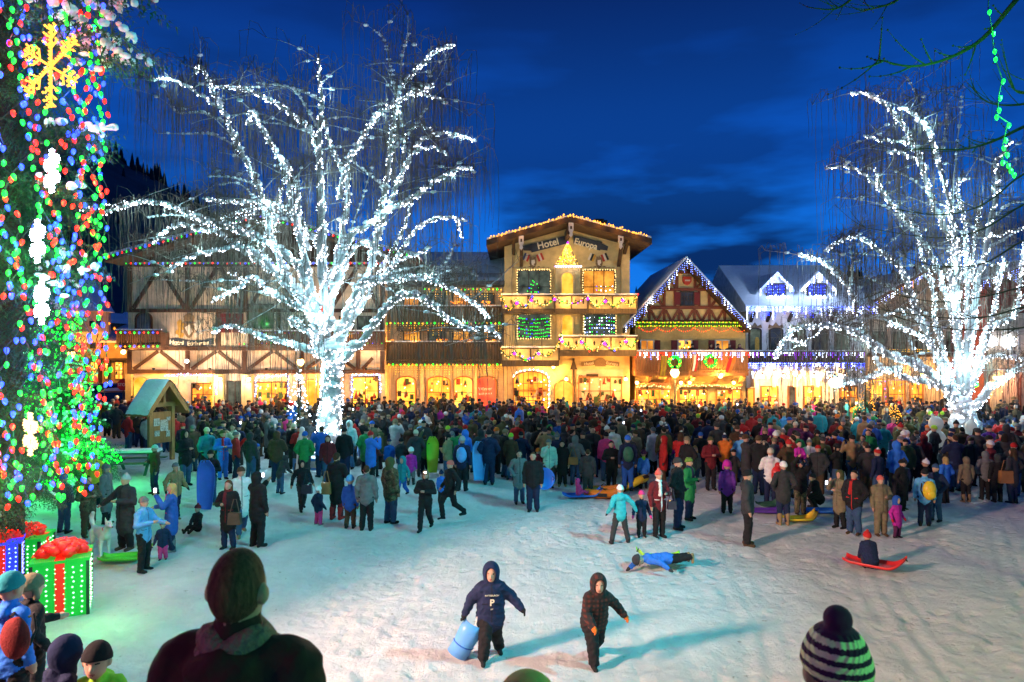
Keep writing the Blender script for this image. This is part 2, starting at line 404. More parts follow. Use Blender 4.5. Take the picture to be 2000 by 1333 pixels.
# footprints: trails of dents with a little pushed-up rim
for tr in range(95):
    px_, py_ = rng.uniform(-12, 14), rng.uniform(9, 22); an = rng.uniform(0, 6.28)
    for st in range(int(rng.uniform(6, 20))):
        an += rng.normal(0, .12); px_ += .36*math.cos(an); py_ += .36*math.sin(an); sd = .11 if st % 2 else -.11; cx_, cy_ = px_-sd*math.sin(an), py_+sd*math.cos(an)
        i0, i1 = np.searchsorted(xs, (cx_-.4, cx_+.4)); j0, j1 = np.searchsorted(ys, (cy_-.4, cy_+.4))
        if i1-i0 < 3 or j1-j0 < 3 or cy_ < 8.8: continue
        dx = gx[j0:j1, i0:i1]-cx_; dy = gy[j0:j1, i0:i1]-cy_; u = dx*math.cos(an)+dy*math.sin(an); v = -dx*math.sin(an)+dy*math.cos(an); r2 = (u/.15)**2+(v/.085)**2
        gh[j0:j1, i0:i1] += -.036*np.exp(-r2)+.012*np.exp(-(np.sqrt(r2)-1.7)**2/.35)
nx_, ny_ = len(xs), len(ys); idx = np.arange(nx_*ny_).reshape(ny_, nx_)
gf = np.stack([idx[:-1,:-1], idx[:-1,1:], idx[1:,1:], idx[1:,:-1]], -1).reshape(-1, 4)
g = ob('ground', npmesh('ground', np.stack([gx, gy, gh], -1).reshape(-1, 3), gf, [M['snow_ground']])); struct(g)
def gh1(x, y): return float(gzn(x, y))
# wooded hills behind the town, with separate far tree tops on the ridge
def hill(name, pts, y0, depth, mats):
    xs_ = np.array([p[0] for p in pts]); hs = np.array([p[1] for p in pts])
    X = np.linspace(xs_[0], xs_[-1], 120); H = np.interp(X, xs_, hs)
    rows = []; T = np.linspace(0, 1, 26)
    for t in T:
        prof = math.sin(t*math.pi*.5)**.9
        rows.append(np.stack([X, y0+depth*t+0*X, H*prof+vnoise(X, X*0+t*60, 9, 5)*7*prof-1.0], -1))
    rows.append(np.stack([X, y0+depth*1.3+0*X, H*0-2], -1))
    v = np.concatenate(rows); nr = len(rows); id2 = np.arange(len(v)).reshape(nr, len(X))
    f = np.stack([id2[:-1,:-1], id2[:-1,1:], id2[1:,1:], id2[1:,:-1]], -1).reshape(-1, 4)
    o = ob(name, npmesh(name, v, f, mats)); struct(o)
    mb = MB()
    for k in range(900):
        i = random.randrange(len(X)); t = random.choice([1.0, 1.0, random.uniform(.25, 1)]); prof = math.sin(t*math.pi*.5)**.9
        x = X[i]+random.uniform(-3, 3); z = H[i]*prof+float(vnoise(x, t*60, 9, 5))*7*prof-3; y = y0+depth*t
        h = random.uniform(4, 9.5); r = h*.17
        mb.lathe([(r, 0), (r*.75, h*.3), (r*.8, h*.32), (r*.4, h*.65), (r*.45, h*.67), (.05, h)], (x, y, z), 5)
    return mb
mb = hill('hill', [(-330, 118), (-230, 108), (-170, 88), (-125, 62), (-80, 36), (-40, 20), (0, 15), (60, 24), (120, 30), (200, 34), (330, 30)], 150, 130, [M['hill']])
tag(mb.build('far_forest', M['far_tree'], kind='stuff'), 'dark pine forest covering the hillside behind the town', 'forest')

# ---------------------------------------------------------------- facade kit
class Fa:
    def __init__(s, d): s.d = d
    def X(s, p): return (p-1000)/F*s.d
    def Z(s, p): return CAMZ-(p-HOR)/F*s.d
    def at(s, d): return Fa(d)
def fbox(fa, px0, py0, px1, py1, y0, y1, m=0, mb=None):
    return (mb or MB()).box(fa.X(px0), fa.X(px1), fa.d+y0, fa.d+y1, fa.Z(py1), fa.Z(py0), m)
def part_box(root, name, fa, px0, py0, px1, py1, y0, y1, mt): return fbox(fa, px0, py0, px1, py1, y0, y1).build(name, M[mt], root)
_bk = [0]
def beam(root, fa, x0, y0, x1, y1, w, mt='timber', t=.10, name='beam'):
    _bk[0] += 1; off = -.02-.004*(_bk[0] % 5)
    p = (fa.X(x0), fa.d+off, fa.Z(y0)); q = (fa.X(x1), fa.d+off, fa.Z(y1))
    return MB().bar(p, q, w/F*fa.d, t).build(name, M[mt], root)
def display(w, fa, x0, y0, x1, y1):
    """goods standing and hanging in a shop window"""
    mb = MB(); n = int((x1-x0)/2.6)
    for k in range(n):
        x = random.uniform(x0+1, x1-1); up = random.random() < .35; y = y0+random.uniform(2, 8) if up else y0+(y1-y0)*random.uniform(.45, .75); r = random.uniform(.07, .2); c = (fa.X(x), fa.d-.055, fa.Z(y))
        q = random.random(); m = random.randrange(4)
        if q < .4: mb.box(c[0]-r*.6, c[0]+r*.6, c[1]-.012, c[1]+.02, c[2]-r, c[2]+r*random.uniform(.6, 1.6), m)
        elif q < .75: mb.blob(c, (r*.8, .02, r), .4, m, k+1, 7, 5)
        else: mb.prism([(c[0]-r*.8, c[2]-r), (c[0]+r*.8, c[2]-r), (c[0], c[2]+r*1.8)], c[1]-.01, c[1]+.02, m)
    for yy in (.42, .72): mb.box(fa.X(x0), fa.X(x1), fa.d-.045, fa.d-.031, fa.Z(y0+(y1-y0)*yy)-.02, fa.Z(y0+(y1-y0)*yy)+.02, 2)
    mb.build('display', [M['goods_a'], M['goods_b'], M['goods_c'], M['goods_d']], w, kind='stuff')
    lb = MB(); [lb.octa((fa.X(random.uniform(x0+2, x1-2)), fa.d-.07, fa.Z(y0+(y1-y0)*random.uniform(.05, .4))), random.uniform(.03, .06)) for _ in range(max(2, n//4))]; lb.build('display_bulbs', M['lampglass'], w, kind='stuff')
def window(root, fa, x0, y0, x1, y1, pane, nx=2, ny=2, fr='frame_dark', fw=2.2, dep=.12, name='window'):
    mb = MB()
    fbox(fa, x0-fw, y0-fw, x1+fw, y0, -dep, .02, 0, mb); fbox(fa, x0-fw, y1, x1+fw, y1+fw, -dep-.05, .02, 0, mb)
    fbox(fa, x0-fw, y0, x0, y1, -dep, .02, 0, mb); fbox(fa, x1, y0, x1+fw, y1, -dep, .02, 0, mb)
    w = mb.build(name, M[fr], root)
    fbox(fa, x0, y0, x1, y1, -.03, .01).build('pane', M[pane], w)
    if pane.startswith('shop'): display(w, fa, x0, y0, x1, y1)
    mb = MB()
    for i in range(1, nx):
        x = x0+(x1-x0)*i/nx; fbox(fa, x-.7, y0, x+.7, y1, -.075, -.031, 0, mb)
    for j in range(1, ny):
        y = y0+(y1-y0)*j/ny; fbox(fa, x0, y-.7, x1, y+.7, -.070, -.031, 0, mb)
    if mb.v: mb.build('glazing_bars', M[fr], w)
    return w
def arch(x0, y0, x1, y1, rise, n=10):
    """pixel outline: flat foot, arched head of the given rise"""
    cx = (x0+x1)/2; hw = (x1-x0)/2; pts = [(x0, y1), (x1, y1)]
    for i in range(n+1):
        a = math.pi*i/n; pts.append((cx+hw*math.cos(a), y0+rise-rise*math.sin(a)))
    return pts
def fprism(fa, poly, y0, y1, mb=None, m=0): return (mb or MB()).prism([(fa.X(a), fa.Z(b)) for a, b in poly], fa.d+y0, fa.d+y1, m)
def archwin(root, fa, x0, y0, x1, y1, rise, pane, fr='frame_dark', nx=1, ny=1, fw=2.5, name='window', dep=.14):
    o = arch(x0-fw, y0-fw, x1+fw, y1, rise+fw); i = arch(x0, y0, x1, y1, rise); n = len(o); mb = MB()
    V = [(fa.X(a), fa.d-dep, fa.Z(b)) for a, b in o]+[(fa.X(a), fa.d-dep, fa.Z(b)) for a, b in i]
    V += [(a, fa.d+.01, c) for a, b, c in V]
    fs = []
    for k in range(n):
        j = (k+1) % n
        if k == 0: continue
        fs += [(k, j, n+j, n+k), (2*n+k, k+0, n+k, 3*n+k) if False else (n+k, n+j, 3*n+j, 3*n+k), (k, 2*n+k, 2*n+j, j)]
    mb.add(V, fs); w = mb.build(name, M[fr], root)
    fprism(fa, i, -.04, .01).build('pane', M[pane], w)
    if pane in ('shop_warm', 'shop_gold'): display(w, fa, x0, y0+rise*.7, x1, y1)
    mb = MB()
    for k in range(1, nx):
        x = x0+(x1-x0)*k/nx; u = abs((x-(x0+x1)/2)/((x1-x0)/2)); top = y0+rise-rise*math.sqrt(max(0, 1-u*u))
        fbox(fa, x-.6, top, x+.6, y1, -.085, -.041, 0, mb)
    for k in range(1, ny):
        y = y0+rise*.6+(y1-y0-rise*.6)*k/ny; fbox(fa, x0+1, y-.6, x1-1, y+.6, -.08, -.041, 0, mb)
    if mb.v: mb.build('glazing_bars', M[fr], w)
    return w
def textmesh(s, size, mt, ext=.006, bold=0.0):
    c = bpy.data.curves.new('t', 'FONT'); c.body = s; c.size = size; c.align_x = 'CENTER'; c.align_y = 'CENTER'; c.extrude = ext; c.offset = bold
    o = bpy.data.objects.new('t', c); COL.objects.link(o)
    me = bpy.data.meshes.new_from_object(o.evaluated_get(bpy.context.evaluated_depsgraph_get()))
    bpy.data.objects.remove(o); me.materials.clear(); me.materials.append(M[mt]); me.name = 'lettering'; return me
def text(s, fa, px, py, size_px, mt, root, rot=0, y=-.1, name='lettering', sx=1.0, ext=.012, bold=.0):
    t = ob(name, textmesh(s, size_px/F*fa.d, mt, ext, bold), root); t.location = (fa.X(px), fa.d+y, fa.Z(py)); t.rotation_euler = (R(90), R(rot), 0); t.scale = (sx, 1, 1)
    return t
# light strings
def resample(pts, step):
    pts = [Vector(p) for p in pts]; out = [pts[0].copy()]; acc = 0
    for a, b in zip(pts, pts[1:]):
        Ls = (b-a).length
        if Ls < 1e-6: continue
        t = step-acc
        while t <= Ls:
            out.append(a+(b-a)*(t/Ls)); t += step
        acc = Ls-(t-step)
    return out
def string(label, pts, mats, r=.045, step=.3, jit=.02, group=None, name='string_lights', cat='string lights', wire=True, jz=0):
    root = thing(name, label, cat, tuple(pts[0]), 0, group); o = Vector(pts[0]); B = [MB() for _ in mats]
    P = resample(pts, step)
    for i, p in enumerate(P):
        q = p-o+Vector((random.uniform(-jit, jit), random.uniform(-jit, jit), random.uniform(-jit, jit)-jz))
        B[i % len(mats)].octa(q, r*random.uniform(.8, 1.15), sz=1.25)
    mb = MB(); ms = []
    for b, mt in zip(B, mats):
        if mt not in ms: ms.append(mt)
        mb.add(b.v, b.f, ms.index(mt))
    mb.build('bulbs', [M[m] for m in ms], root, kind='stuff')
    if wire and len(P) > 1: MB().tube([Vector(p)-o for p in pts], .008, 3).build('wire', M['wire'], root)
    return root
def icicles(label, p, q, mats, drop=(.1, .6), step=.14, r=.03, vstep=.13, group=None, top=None, name='icicle_lights'):
    p = Vector(p); q = Vector(q); root = thing(name, label, 'icicle lights', tuple(p), 0, group); n = max(2, int((q-p).length/step))
    ms = list(dict.fromkeys(mats)); mb = MB(); wr = MB(); wr.tube([(0,0,0), q-p], .01, 3)
    for i in range(n+1):
        b = (q-p)*(i/n); h = random.uniform(*drop)*random.choice([1, 1, .6, .35]); k = max(1, int(h/vstep)); col = ms.index(random.choice(mats))
        x = random.uniform(-.03, .03)
        for j in range(k+1):
            mb.octa((b.x+x+random.uniform(-.02, .02), b.y-.02+random.uniform(-.02, .02), b.z-j*vstep), r*random.uniform(.75, 1.2), col)
        if k > 1: wr.tube([(b.x+x, b.y, b.z), (b.x+x, b.y, b.z-k*vstep)], .005, 3, cap=False)
    mb.build('bulbs', [M[m] for m in ms], root, kind='stuff'); wr.build('wire', M['wire'], root)
    return root
def rail(root, fa, x0, x1, y0, y1, dep, mt='balcony_wood', step=2.6, gap=.55, name='balcony', back=None):
    """timber balcony: floor slab, top rail, bottom rail and a row of boards; sticks out dep metres from the wall at back"""
    X0, X1 = fa.X(x0), fa.X(x1); z0, z1 = fa.Z(y1), fa.Z(y0); d = fa.d
    b = MB().box(X0, X1, d, d+dep, z0-.22, z0-.02).build(name, M[mt], root)
    mb = MB(); mb.box(X0-.04, X1+.04, d-.05, d+.09, z1-.02, z1+.08); mb.box(X0-.02, X1+.02, d-.03, d+.07, z0+.04, z0+.13)
    mb.build('rail', M[mt], b)
    n = max(2, int((X1-X0)/(step/F*d))); st = (X1-X0)/n; mb = MB()
    for i in range(n):
        a = X0+i*st; mb.box(a+st*gap*.5, a+st*(1-gap*.0)-st*.1, d, d+.04, z0-.01, z1-.025)
    for a in (X0, X1-.04):
        mb.box(a, a+.04, d+.05, d+dep, z0, z1-.03)
    mb.build('boards', M[mt], b, kind='stuff')
    MB().box(X0-.03, X1+.03, d-.04, d+.10, z1+.082, z1+.15).build('snow_cap', M['roof_snow'], b, smooth=False)
    return b
def sconce(label, loc, power, col=(1.0, .46, .10), r=.11, mt='lampglass', arm=True, group='wall lamps along the shop fronts'):
    t = thing('wall_lamp', label, 'lamp', loc, 0, group)
    MB().lathe([(.02, -r), (r*.8, -r*.6), (r, 0), (r*.8, r*.7), (.02, r)], (0, 0, 0), 8).build('globe', M[mt], t, smooth=True)
    MB().lathe([(.02, r*1.05), (r*1.1, r*.95), (r*.3, r*1.5)], (0, 0, 0), 8).build('cap', M['iron'], t)
    if arm: MB().tube([(0, 0, r*1.3), (0, .25, r*1.6), (0, .5, r*.6)], .02, 5).build('arm', M['iron'], t)
    lamp('lamp_light', (0, -r*1.6, -.02), power*2.2, col, .06, t)
    return t
WARM = (1.0, .38, .05)
# ================================================================ Hotel with the white painted name under a warm-lit gable
f = Fa(41.0); fr = Fa(38.9)
H = thing('hotel_building', 'cream hotel tower with gold lit gable roof and painted blue name ribbon', 'hotel', (f.X(1108), 41, 0))
H.location = (0, 0, 0)
fprism(f, [(985, 829), (1230, 829), (1230, 478), (1113, 440), (985, 478)], 0, 13).build('wall', M['cream'], H)
# corner piers, flush pilasters
for a, b in ((986, 1001), (1213, 1229)): part_box(H, 'pilaster', f, a, 482, b, 690, -.12, .02, 'cream')
rt = MB()
th = .32; yA, yB = 38.7, 55
def slab(mb, xa, za, xb, zb, y0, y1, th, m=0):
    mb.add([(xa,y0,za),(xb,y0,zb),(xb,y1,zb),(xa,y1,za),(xa,y0,za-th),(xb,y0,zb-th),(xb,y1,zb-th),(xa,y1,za-th)],
           [(0,1,2,3),(7,6,5,4),(0,4,5,1),(1,5,6,2),(2,6,7,3),(3,7,4,0)], m)
rx, rz_ = fr.X(1113), fr.Z(424)
slab(rt, fr.X(950), fr.Z(470), rx, rz_, yA, yB, th); slab(rt, rx, rz_, fr.X(1272), fr.Z(467), yA, yB, th)
roof = rt.build('roof', M['dark_wood'], H)
sn = MB(); slab(sn, fr.X(951), fr.Z(470)+.13, rx, rz_+.13, yA+.1, yB, .12); slab(sn, rx, rz_+.13, fr.X(1271), fr.Z(467)+.13, yA+.1, yB, .12)
sn.build('roof_snow', M['roof_snow'], roof)
ch = Fa(46); mb = MB(); fbox(ch, 1160, 436, 1182, 470, 0, 1.0, 0, mb); fbox(ch, 1156, 431, 1186, 436, -.1, 1.1, 0, mb); fbox(ch, 1162, 427, 1180, 431, .1, .9, 0, mb)
mb.build('chimney', M['dark_wood'], roof)
for a, y0 in ((1018, 472), (1115, 447), (1212, 470)):
    z = fr.Z(y0); x = fr.X(a)
    p = MB().prism([(x-.14, z+.32), (x+.14, z+.32), (x+.14, z-.1), (x+.07, z-.25), (x+.1, z-.38), (x, z-.52), (x-.1, z-.38), (x-.07, z-.25), (x-.14, z-.1)], 38.75, 38.9).build('corbel_board', M['crest_white'], roof)
    MB().box(x-.05, x+.05, 38.72, 38.76, z-.05, z+.12).build('heart_cutout', M['dark_wood'], p)
for a, lo in ((1018, 520), (1208, 520), (1003, 497), (1219, 497)):
    x = f.X(a); MB().bar((x, 41, f.Z(lo)), (x, 39.4, f.Z(472)), .16, .2, (1, 0, 0)).build('bracket', M['dark_wood'], H)
MB().box(fr.X(1108), fr.X(1116), 38.8, 41, f.Z(470), f.Z(455)).build('ridge_beam', M['dark_wood'], H)
# name ribbon
rb = MB(); fprism(f, [(1035, 478), (1108, 460), (1108, 476), (1038, 494)], -.06, .01, rb); fprism(f, [(1120, 460), (1176, 473), (1172, 490), (1120, 476)], -.06, .01, rb)
fprism(f, [(1019, 481), (1040, 476), (1041, 490), (1023, 490)], -.04, .01, rb); fprism(f, [(1171, 474), (1188, 482), (1186, 490), (1171, 488)], -.04, .01, rb)
rb = rb.build('name_ribbon', M['ribbon'], H)
text('Hotel', f, 1070, 477, 19, 'sign_letter', rb, -14, -.08, sx=.98, bold=.012); text('Europa', f, 1144, 477.5, 17.5, 'sign_letter', rb, 14.5, -.08, sx=.92, bold=.012)
def crest(root, fa, px, py, s, mts):
    c = fprism(fa, [(px-6*s, py-8*s), (px-3*s, py-11*s), (px, py-9*s), (px+3*s, py-11*s), (px+6*s, py-8*s), (px+7*s, py+2*s), (px+4*s, py+8*s), (px, py+12*s), (px-4*s, py+8*s), (px-7*s, py+2*s)], -.05, .01).build('painted_crest', M['crest_brown'], root)
    fprism(fa, [(px-3*s, py-5*s), (px+3*s, py-6*s), (px+4*s, py), (px+1*s, py+3*s), (px+3*s, py+6*s), (px-2*s, py+4*s), (px-3*s, py)], -.065, -.052).build('emblem', M['crest_white'], c)
    for k in (-1, 0, 1): fprism(fa, [(px+k*4*s-1.5*s, py-10*s), (px+k*4*s, py-15*s+abs(k)*2*s), (px+k*4*s+1.5*s, py-10*s)], -.06, .0).build('crown_point', M['crest_brown'], c)
    return c
def pflag(root, fa, px, py, rot, cols):
    g_ = None
    for k, m in enumerate(cols):
        o = (k-len(cols)/2)*4; ca, sa = math.cos(R(rot)), math.sin(R(rot)); q = []
        for a, b in ((o, -7), (o+4, -7), (o+4, 7), (o, 7)): q.append((px+a*ca-b*sa, py+a*sa+b*ca))
        p = fprism(fa, q, -.05-.004*k, .01)
        if g_ is None: g_ = p.build('painted_flag', M[m], root)
        else: p.build('flag_stripe', M[m], g_)
crest(H, f, 1041, 514, 1.0, None); crest(H, f, 1170, 514, 1.0, None)
pflag(H, f, 1028, 503, 22, ['crest_blue', 'crest_white', 'crest_red']); pflag(H, f, 1055, 503, -22, ['crest_red', 'crest_white', 'crest_red'])
pflag(H, f, 1156, 503, 22, ['crest_white', 'crest_black', 'crest_gold']); pflag(H, f, 1181, 503, -22, ['crest_red', 'crest_white', 'crest_black'])
for cx, w in ((1042, 33), (1170, 33)):        # painted scrolls over the windows
    mb = MB()
    for k in range(-3, 4): fprism(f, [(cx+k*9-5, 522+abs(k)*.8), (cx+k*9+2, 519+abs(k)*1.2), (cx+k*9+5, 523)], -.03, .005, mb)
    mb.build('painted_scroll', M['crest_brown'], H)
# windows and lit doors
for a, b, c, d, p in ((1012, 530, 1073, 592, 'room_dim'), (1140, 530, 1199, 592, 'room_amber'), (1013, 615, 1073, 660, 'room_dim'), (1141, 615, 1200, 660, 'room_dim')):
    window(H, f, a, b, c, d, p, 3, 2)
bay = fprism(f, [(1084, 605), (1132, 605), (1132, 524), (1084, 524)], -.45, .02).build('bay', M['cream'], H)
fb = Fa(f.d-.45); archwin(H, fb, 1097, 533, 1119, 602, 10, 'door_lit', 'cream', name='door', fw=3)
part_box(H, 'bay', f, 1086, 607, 1131, 690, -.3, .02, 'cream')
fb2 = Fa(f.d-.3); archwin(H, fb2, 1098, 616, 1118, 660, 10, 'door_lit', 'cream', name='door', fw=3)

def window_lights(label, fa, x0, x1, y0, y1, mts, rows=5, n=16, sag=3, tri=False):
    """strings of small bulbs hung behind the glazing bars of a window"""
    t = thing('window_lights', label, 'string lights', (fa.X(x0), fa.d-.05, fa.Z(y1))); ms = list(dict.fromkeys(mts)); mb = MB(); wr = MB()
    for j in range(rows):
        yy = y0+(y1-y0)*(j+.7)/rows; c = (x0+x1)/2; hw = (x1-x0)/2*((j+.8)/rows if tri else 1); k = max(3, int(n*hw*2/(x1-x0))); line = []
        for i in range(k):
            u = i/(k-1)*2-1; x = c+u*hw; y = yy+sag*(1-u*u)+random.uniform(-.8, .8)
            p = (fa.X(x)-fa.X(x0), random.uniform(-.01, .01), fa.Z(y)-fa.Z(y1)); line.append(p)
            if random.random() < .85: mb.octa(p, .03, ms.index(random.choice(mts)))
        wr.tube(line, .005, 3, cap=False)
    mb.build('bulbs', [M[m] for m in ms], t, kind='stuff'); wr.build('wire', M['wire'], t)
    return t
G6 = ['bulb_green']*7+['bulb_blue']  # green bulbs added at the panes, standing in for lit trees reflected there
window_lights('green bulbs standing in for a lit tree reflected in the upper left hotel window', f, 1020, 1066, 545, 590, G6, 7, 16, 2.5, True)
window_lights('green bulbs standing in for lit trees reflected in the lower hotel window left of the arched door', f, 1014, 1072, 617, 658, G6, 6, 17, 3)
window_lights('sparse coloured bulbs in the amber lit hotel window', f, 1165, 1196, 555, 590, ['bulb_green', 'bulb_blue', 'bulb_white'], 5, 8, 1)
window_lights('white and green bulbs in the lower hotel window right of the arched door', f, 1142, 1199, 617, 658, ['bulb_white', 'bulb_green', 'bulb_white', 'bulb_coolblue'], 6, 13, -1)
WG = 'gold strings framing the hotel windows'
for lab, a, b, c, d in (('gold bulbs framing the upper hotel window with the green tree', 1010, 528, 1075, 592), ('gold bulbs framing the amber hotel window', 1138, 528, 1201, 592)):
    string(lab, [(f.X(a), 40.82, f.Z(d)), (f.X(a), 40.82, f.Z(b)), (f.X(c), 40.82, f.Z(b)), (f.X(c), 40.82, f.Z(d))], ['bulb_warmwhite'], .04, .15, .02, WG)
for lab, a, b, c, d in (('gold bulbs framing the hotel window of green bulbs', 1011, 613, 1075, 662), ('gold bulbs framing the hotel window of white bulbs', 1139, 613, 1202, 658)):
    string(lab, [(f.X(a), 40.82, f.Z(d)), (f.X(a), 40.82, f.Z(b)), (f.X(c), 40.82, f.Z(b)), (f.X(c), 40.82, f.Z(d)), (f.X(a), 40.82, f.Z(d))], ['bulb_warmwhite'], .04, .15, .02, WG)
# roof edge lights
for lab, a, b, c, d in (('amber bulbs along the left slope of the hotel gable', 957, 465, 1113, 420), ('amber bulbs along the right slope of the hotel gable', 1113, 420, 1262, 461)):
    p, q = (fr.X(a), 38.66, fr.Z(b)-.02), (fr.X(c), 38.66, fr.Z(d)-.02)
    r_ = string(lab, [p, q], ['bulb_warm'], .05, .13, .07, 'amber roof edge lights of the hotel')
    for u in (.15, .38, .62, .86): lamp('string_light', ((q[0]-p[0])*u, -.25, (q[2]-p[2])*u-.18), 9, WARM, .05, r_)
# star tree of bulbs above the bay
t = thing('lit_tree_ornament', 'glowing yellow triangle tree of bulbs above the upper arched door', 'ornament', (f.X(1107), 40.3, f.Z(523)))
mb = MB()
for k in range(230):
    u = random.random()**1.3; hw = 23/F*41*(1-u)+.05; a = random.uniform(-1, 1); z = u*43/F*41
    mb.octa((a*hw, -.12*(1-u)*math.cos(a*1.5), z), .036, 0 if random.random() < .75 else 1)
for k in range(22): mb.octa(((k/21*2-1)*25/F*41, -.15, -.03), .045, 2 if k % 2 else 3)
mb.octa((0, -.05, 1.38), .08, 3)
mb.build('bulbs', [M['bulb_yellow'], M['bulb_warmwhite'], M['bulb_white'], M['bulb_purple']], t, kind='stuff')
mb = MB(); mb.bar((-.7, 0, 0), (0, 0, 1.32), .03, .03); mb.bar((.7, 0, 0), (0, 0, 1.32), .03, .03); mb.bar((-.75, 0, 0), (.75, 0, 0), .03, .03); mb.build('frame', M['iron'], t)
lamp('ornament_light', (0, -.5, .5), 35, (1, .62, .22), .08, t)
# balconies: solid carved panels in three stepped sections
fb = Fa(39.7)
def panel_balcony(secs, y_top, y_bot, fl, name='balcony'):
    for k, (a, b, d) in enumerate(secs):
        X0, X1 = d.X(a), d.X(b); z0, z1 = d.Z(y_bot), d.Z(y_top); D = d.d
        bb = MB().box(X0, X1, D, 41.0, z0-fl, z0-.002).build(name, M['balcony_wood'], H)
        n = max(2, int((X1-X0)/1.15)); st = (X1-X0)/n
        for i in range(n):
            p = MB().box(X0+i*st+.03, X0+(i+1)*st-.03, D+.05, D+.11, z0, z1-.07).build('panel', M['cream'], bb)
            c = X0+(i+.5)*st; zc = (z0+z1)/2
            for dx in (-.22, .22): MB().prism([(c+dx, zc+.17), (c+dx+.06, zc+.05), (c+dx+.03, zc-.12), (c+dx-.03, zc-.12), (c+dx-.06, zc+.05)], D+.035, D+.06).build('cutout', M['dark_wood'], bb)
        for i in range(n+1): MB().box(X0+i*st-.045, X0+i*st+.045, D+.02, D+.15, z0, z1-.06).build('post', M['balcony_wood'], bb)
        MB().box(X0-.05, X1+.05, D-.02, D+.2, z1-.065, z1+.02).build('rail', M['balcony_wood'], bb)
        MB().box(X0-.04, X1+.04, D-.01, D+.19, z1+.022, z1+.10).build('snow_cap', M['roof_snow'], bb)
panel_balcony([(980, 1083, Fa(39.72)), (1084, 1148, Fa(39.5)), (1149, 1244, Fa(39.71))], 577, 603, .28)
panel_balcony([(1093, 1244, Fa(39.7))], 658, 684, .36)
panel_balcony([(980, 1092, Fa(39.71))], 680, 704, .36)
def swag(label, pts, group):
    """lit garland hanging in loops between posts"""
    line = []
    for (a, b, s), (c, d, _) in zip(pts, pts[1:]):
        for i in range(8):
            u = i/8; line.append((a+(c-a)*u, b+(d-b)*u+s*4*u*(1-u)))
    line.append(pts[-1][:2]); g_ = Fa(39.55)
    P3 = [W3(x, y, 39.58) for x, y in line]; o = Vector(P3[0])
    t = thing('lit_garland', label, 'garland', tuple(o), 0, group)
    MB().tube([Vector(p)-o for p in P3], .06, 6).build('greenery', M['garland'], t)
    mb = MB(); cols = ['bulb_warm', 'bulb_warmwhite', 'bulb_purple', 'bulb_green', 'bulb_red', 'bulb_blue']
    for p in resample(P3, .075):
        q = p-o; c = random.choices(range(6), [9, 9, .9, .6, .4, .4])[0]
        mb.octa((q.x+random.uniform(-.09, .09), q.y-.09+random.uniform(-.03, .03), q.z+random.uniform(-.09, .09)), .034 if c < 2 else .05, c)
    for k, (a, b, s) in enumerate(pts[1:-1]):
        q = Vector(W3(a, b+7, 39.55))-o
        mb.octa((q.x, q.y-.05, q.z), .11, 2)
    mb.build('bulbs', [M[c] for c in cols], t, kind='stuff')
    for k in range(0, len(P3), 9): q = Vector(P3[k])-o; lamp('garland_light', (q.x, -.35, q.z+.1), 44, (1, .50, .12), .05, t)
    return t
swag('gold lit garland looped along the upper hotel balcony', [(979, 578, 22), (1010, 585, 18), (1038, 580, 18), (1083, 578, 16), (1148, 577, 20), (1182, 582, 18), (1216, 580, 18), (1243, 577, 10)], 'lit garlands on the hotel balconies')
swag('gold lit garland looped along the right lower hotel balcony', [(1096, 650, 16), (1098, 660, 20), (1136, 662, 22), (1180, 664, 22), (1222, 660, 18), (1243, 662, 8)], 'lit garlands on the hotel balconies')
swag('gold lit garland looped along the left lower hotel balcony', [(979, 680, 16), (1005, 684, 20), (1052, 684, 18), (1092, 668, 6)], 'lit garlands on the hotel balconies')
# ground floor
archwin(H, f, 1004, 727, 1069, 800, 16, 'shop_warm', 'orange_wood', 7, 5)
P_ = arch(1001, 722, 1072, 800, 18)
string('white gold bulbs tracing the big arched shop window of the hotel', [(f.X(a), 40.8, f.Z(b)) for a, b in P_[1:]], ['bulb_warmwhite', 'bulb_white'], .04, .13)
window(H, f, 1131, 738, 1213, 800, 'shop_gold', 4, 1, 'orange_wood')
part_box(H, 'sign_board', f, 1145, 731, 1168, 736, -.16, -.02, 'dark_wood')
fprism(f, [(1127, 829), (1217, 829), (1217, 722), (1127, 722)], -.08, .01).build('shop_surround', M['cream_pink'], H).location.y = .05
archwin(H, f, 1084, 745, 1118, 829, 14, 'door_lit', 'orange_wood', 2, 1, name='door')
rb = MB(); fprism(f, [(1135, 708), (1165, 704), (1165, 713), (1136, 716)], -.06, .01, rb); fprism(f, [(1180, 704), (1210, 708), (1209, 716), (1180, 713)], -.06, .01, rb); fprism(f, arch(1162, 699, 1183, 716, 9), -.08, .01, rb)
rb = rb.build('name_ribbon', M['crest_brown'], H); text('Hotel', f, 1150, 710.5, 8, 'sign_letter', rb, -8, -.08); text('Europa', f, 1195, 710.5, 8, 'sign_letter', rb, 8, -.08)
for a in (1120,): beam(H, f, a, 829, a, 700, 4, 'dark_wood', .2, 'post'); fprism(f, [(a-7, 722), (a, 700), (a+7, 722)], -.2, -.1).build('carved_tree', M['dark_wood'], H)
sconce('white globe lamp on the yellow wall beside the arched hotel window', W3(1081, 717, 40.6), 90, (1, .52, .12))
sconce('small lamp over the hotel doorway by the carved post', W3(1106, 741, 40.5), 60)
sconce('porch lamp at the hotel corner next to the timbered gable house', W3(1222, 741, 40.4), 70)
for a in (1040, 1165, 1200): lamp('shop_light', W3(a, 752, 39.2), 85, WARM, .06, H)

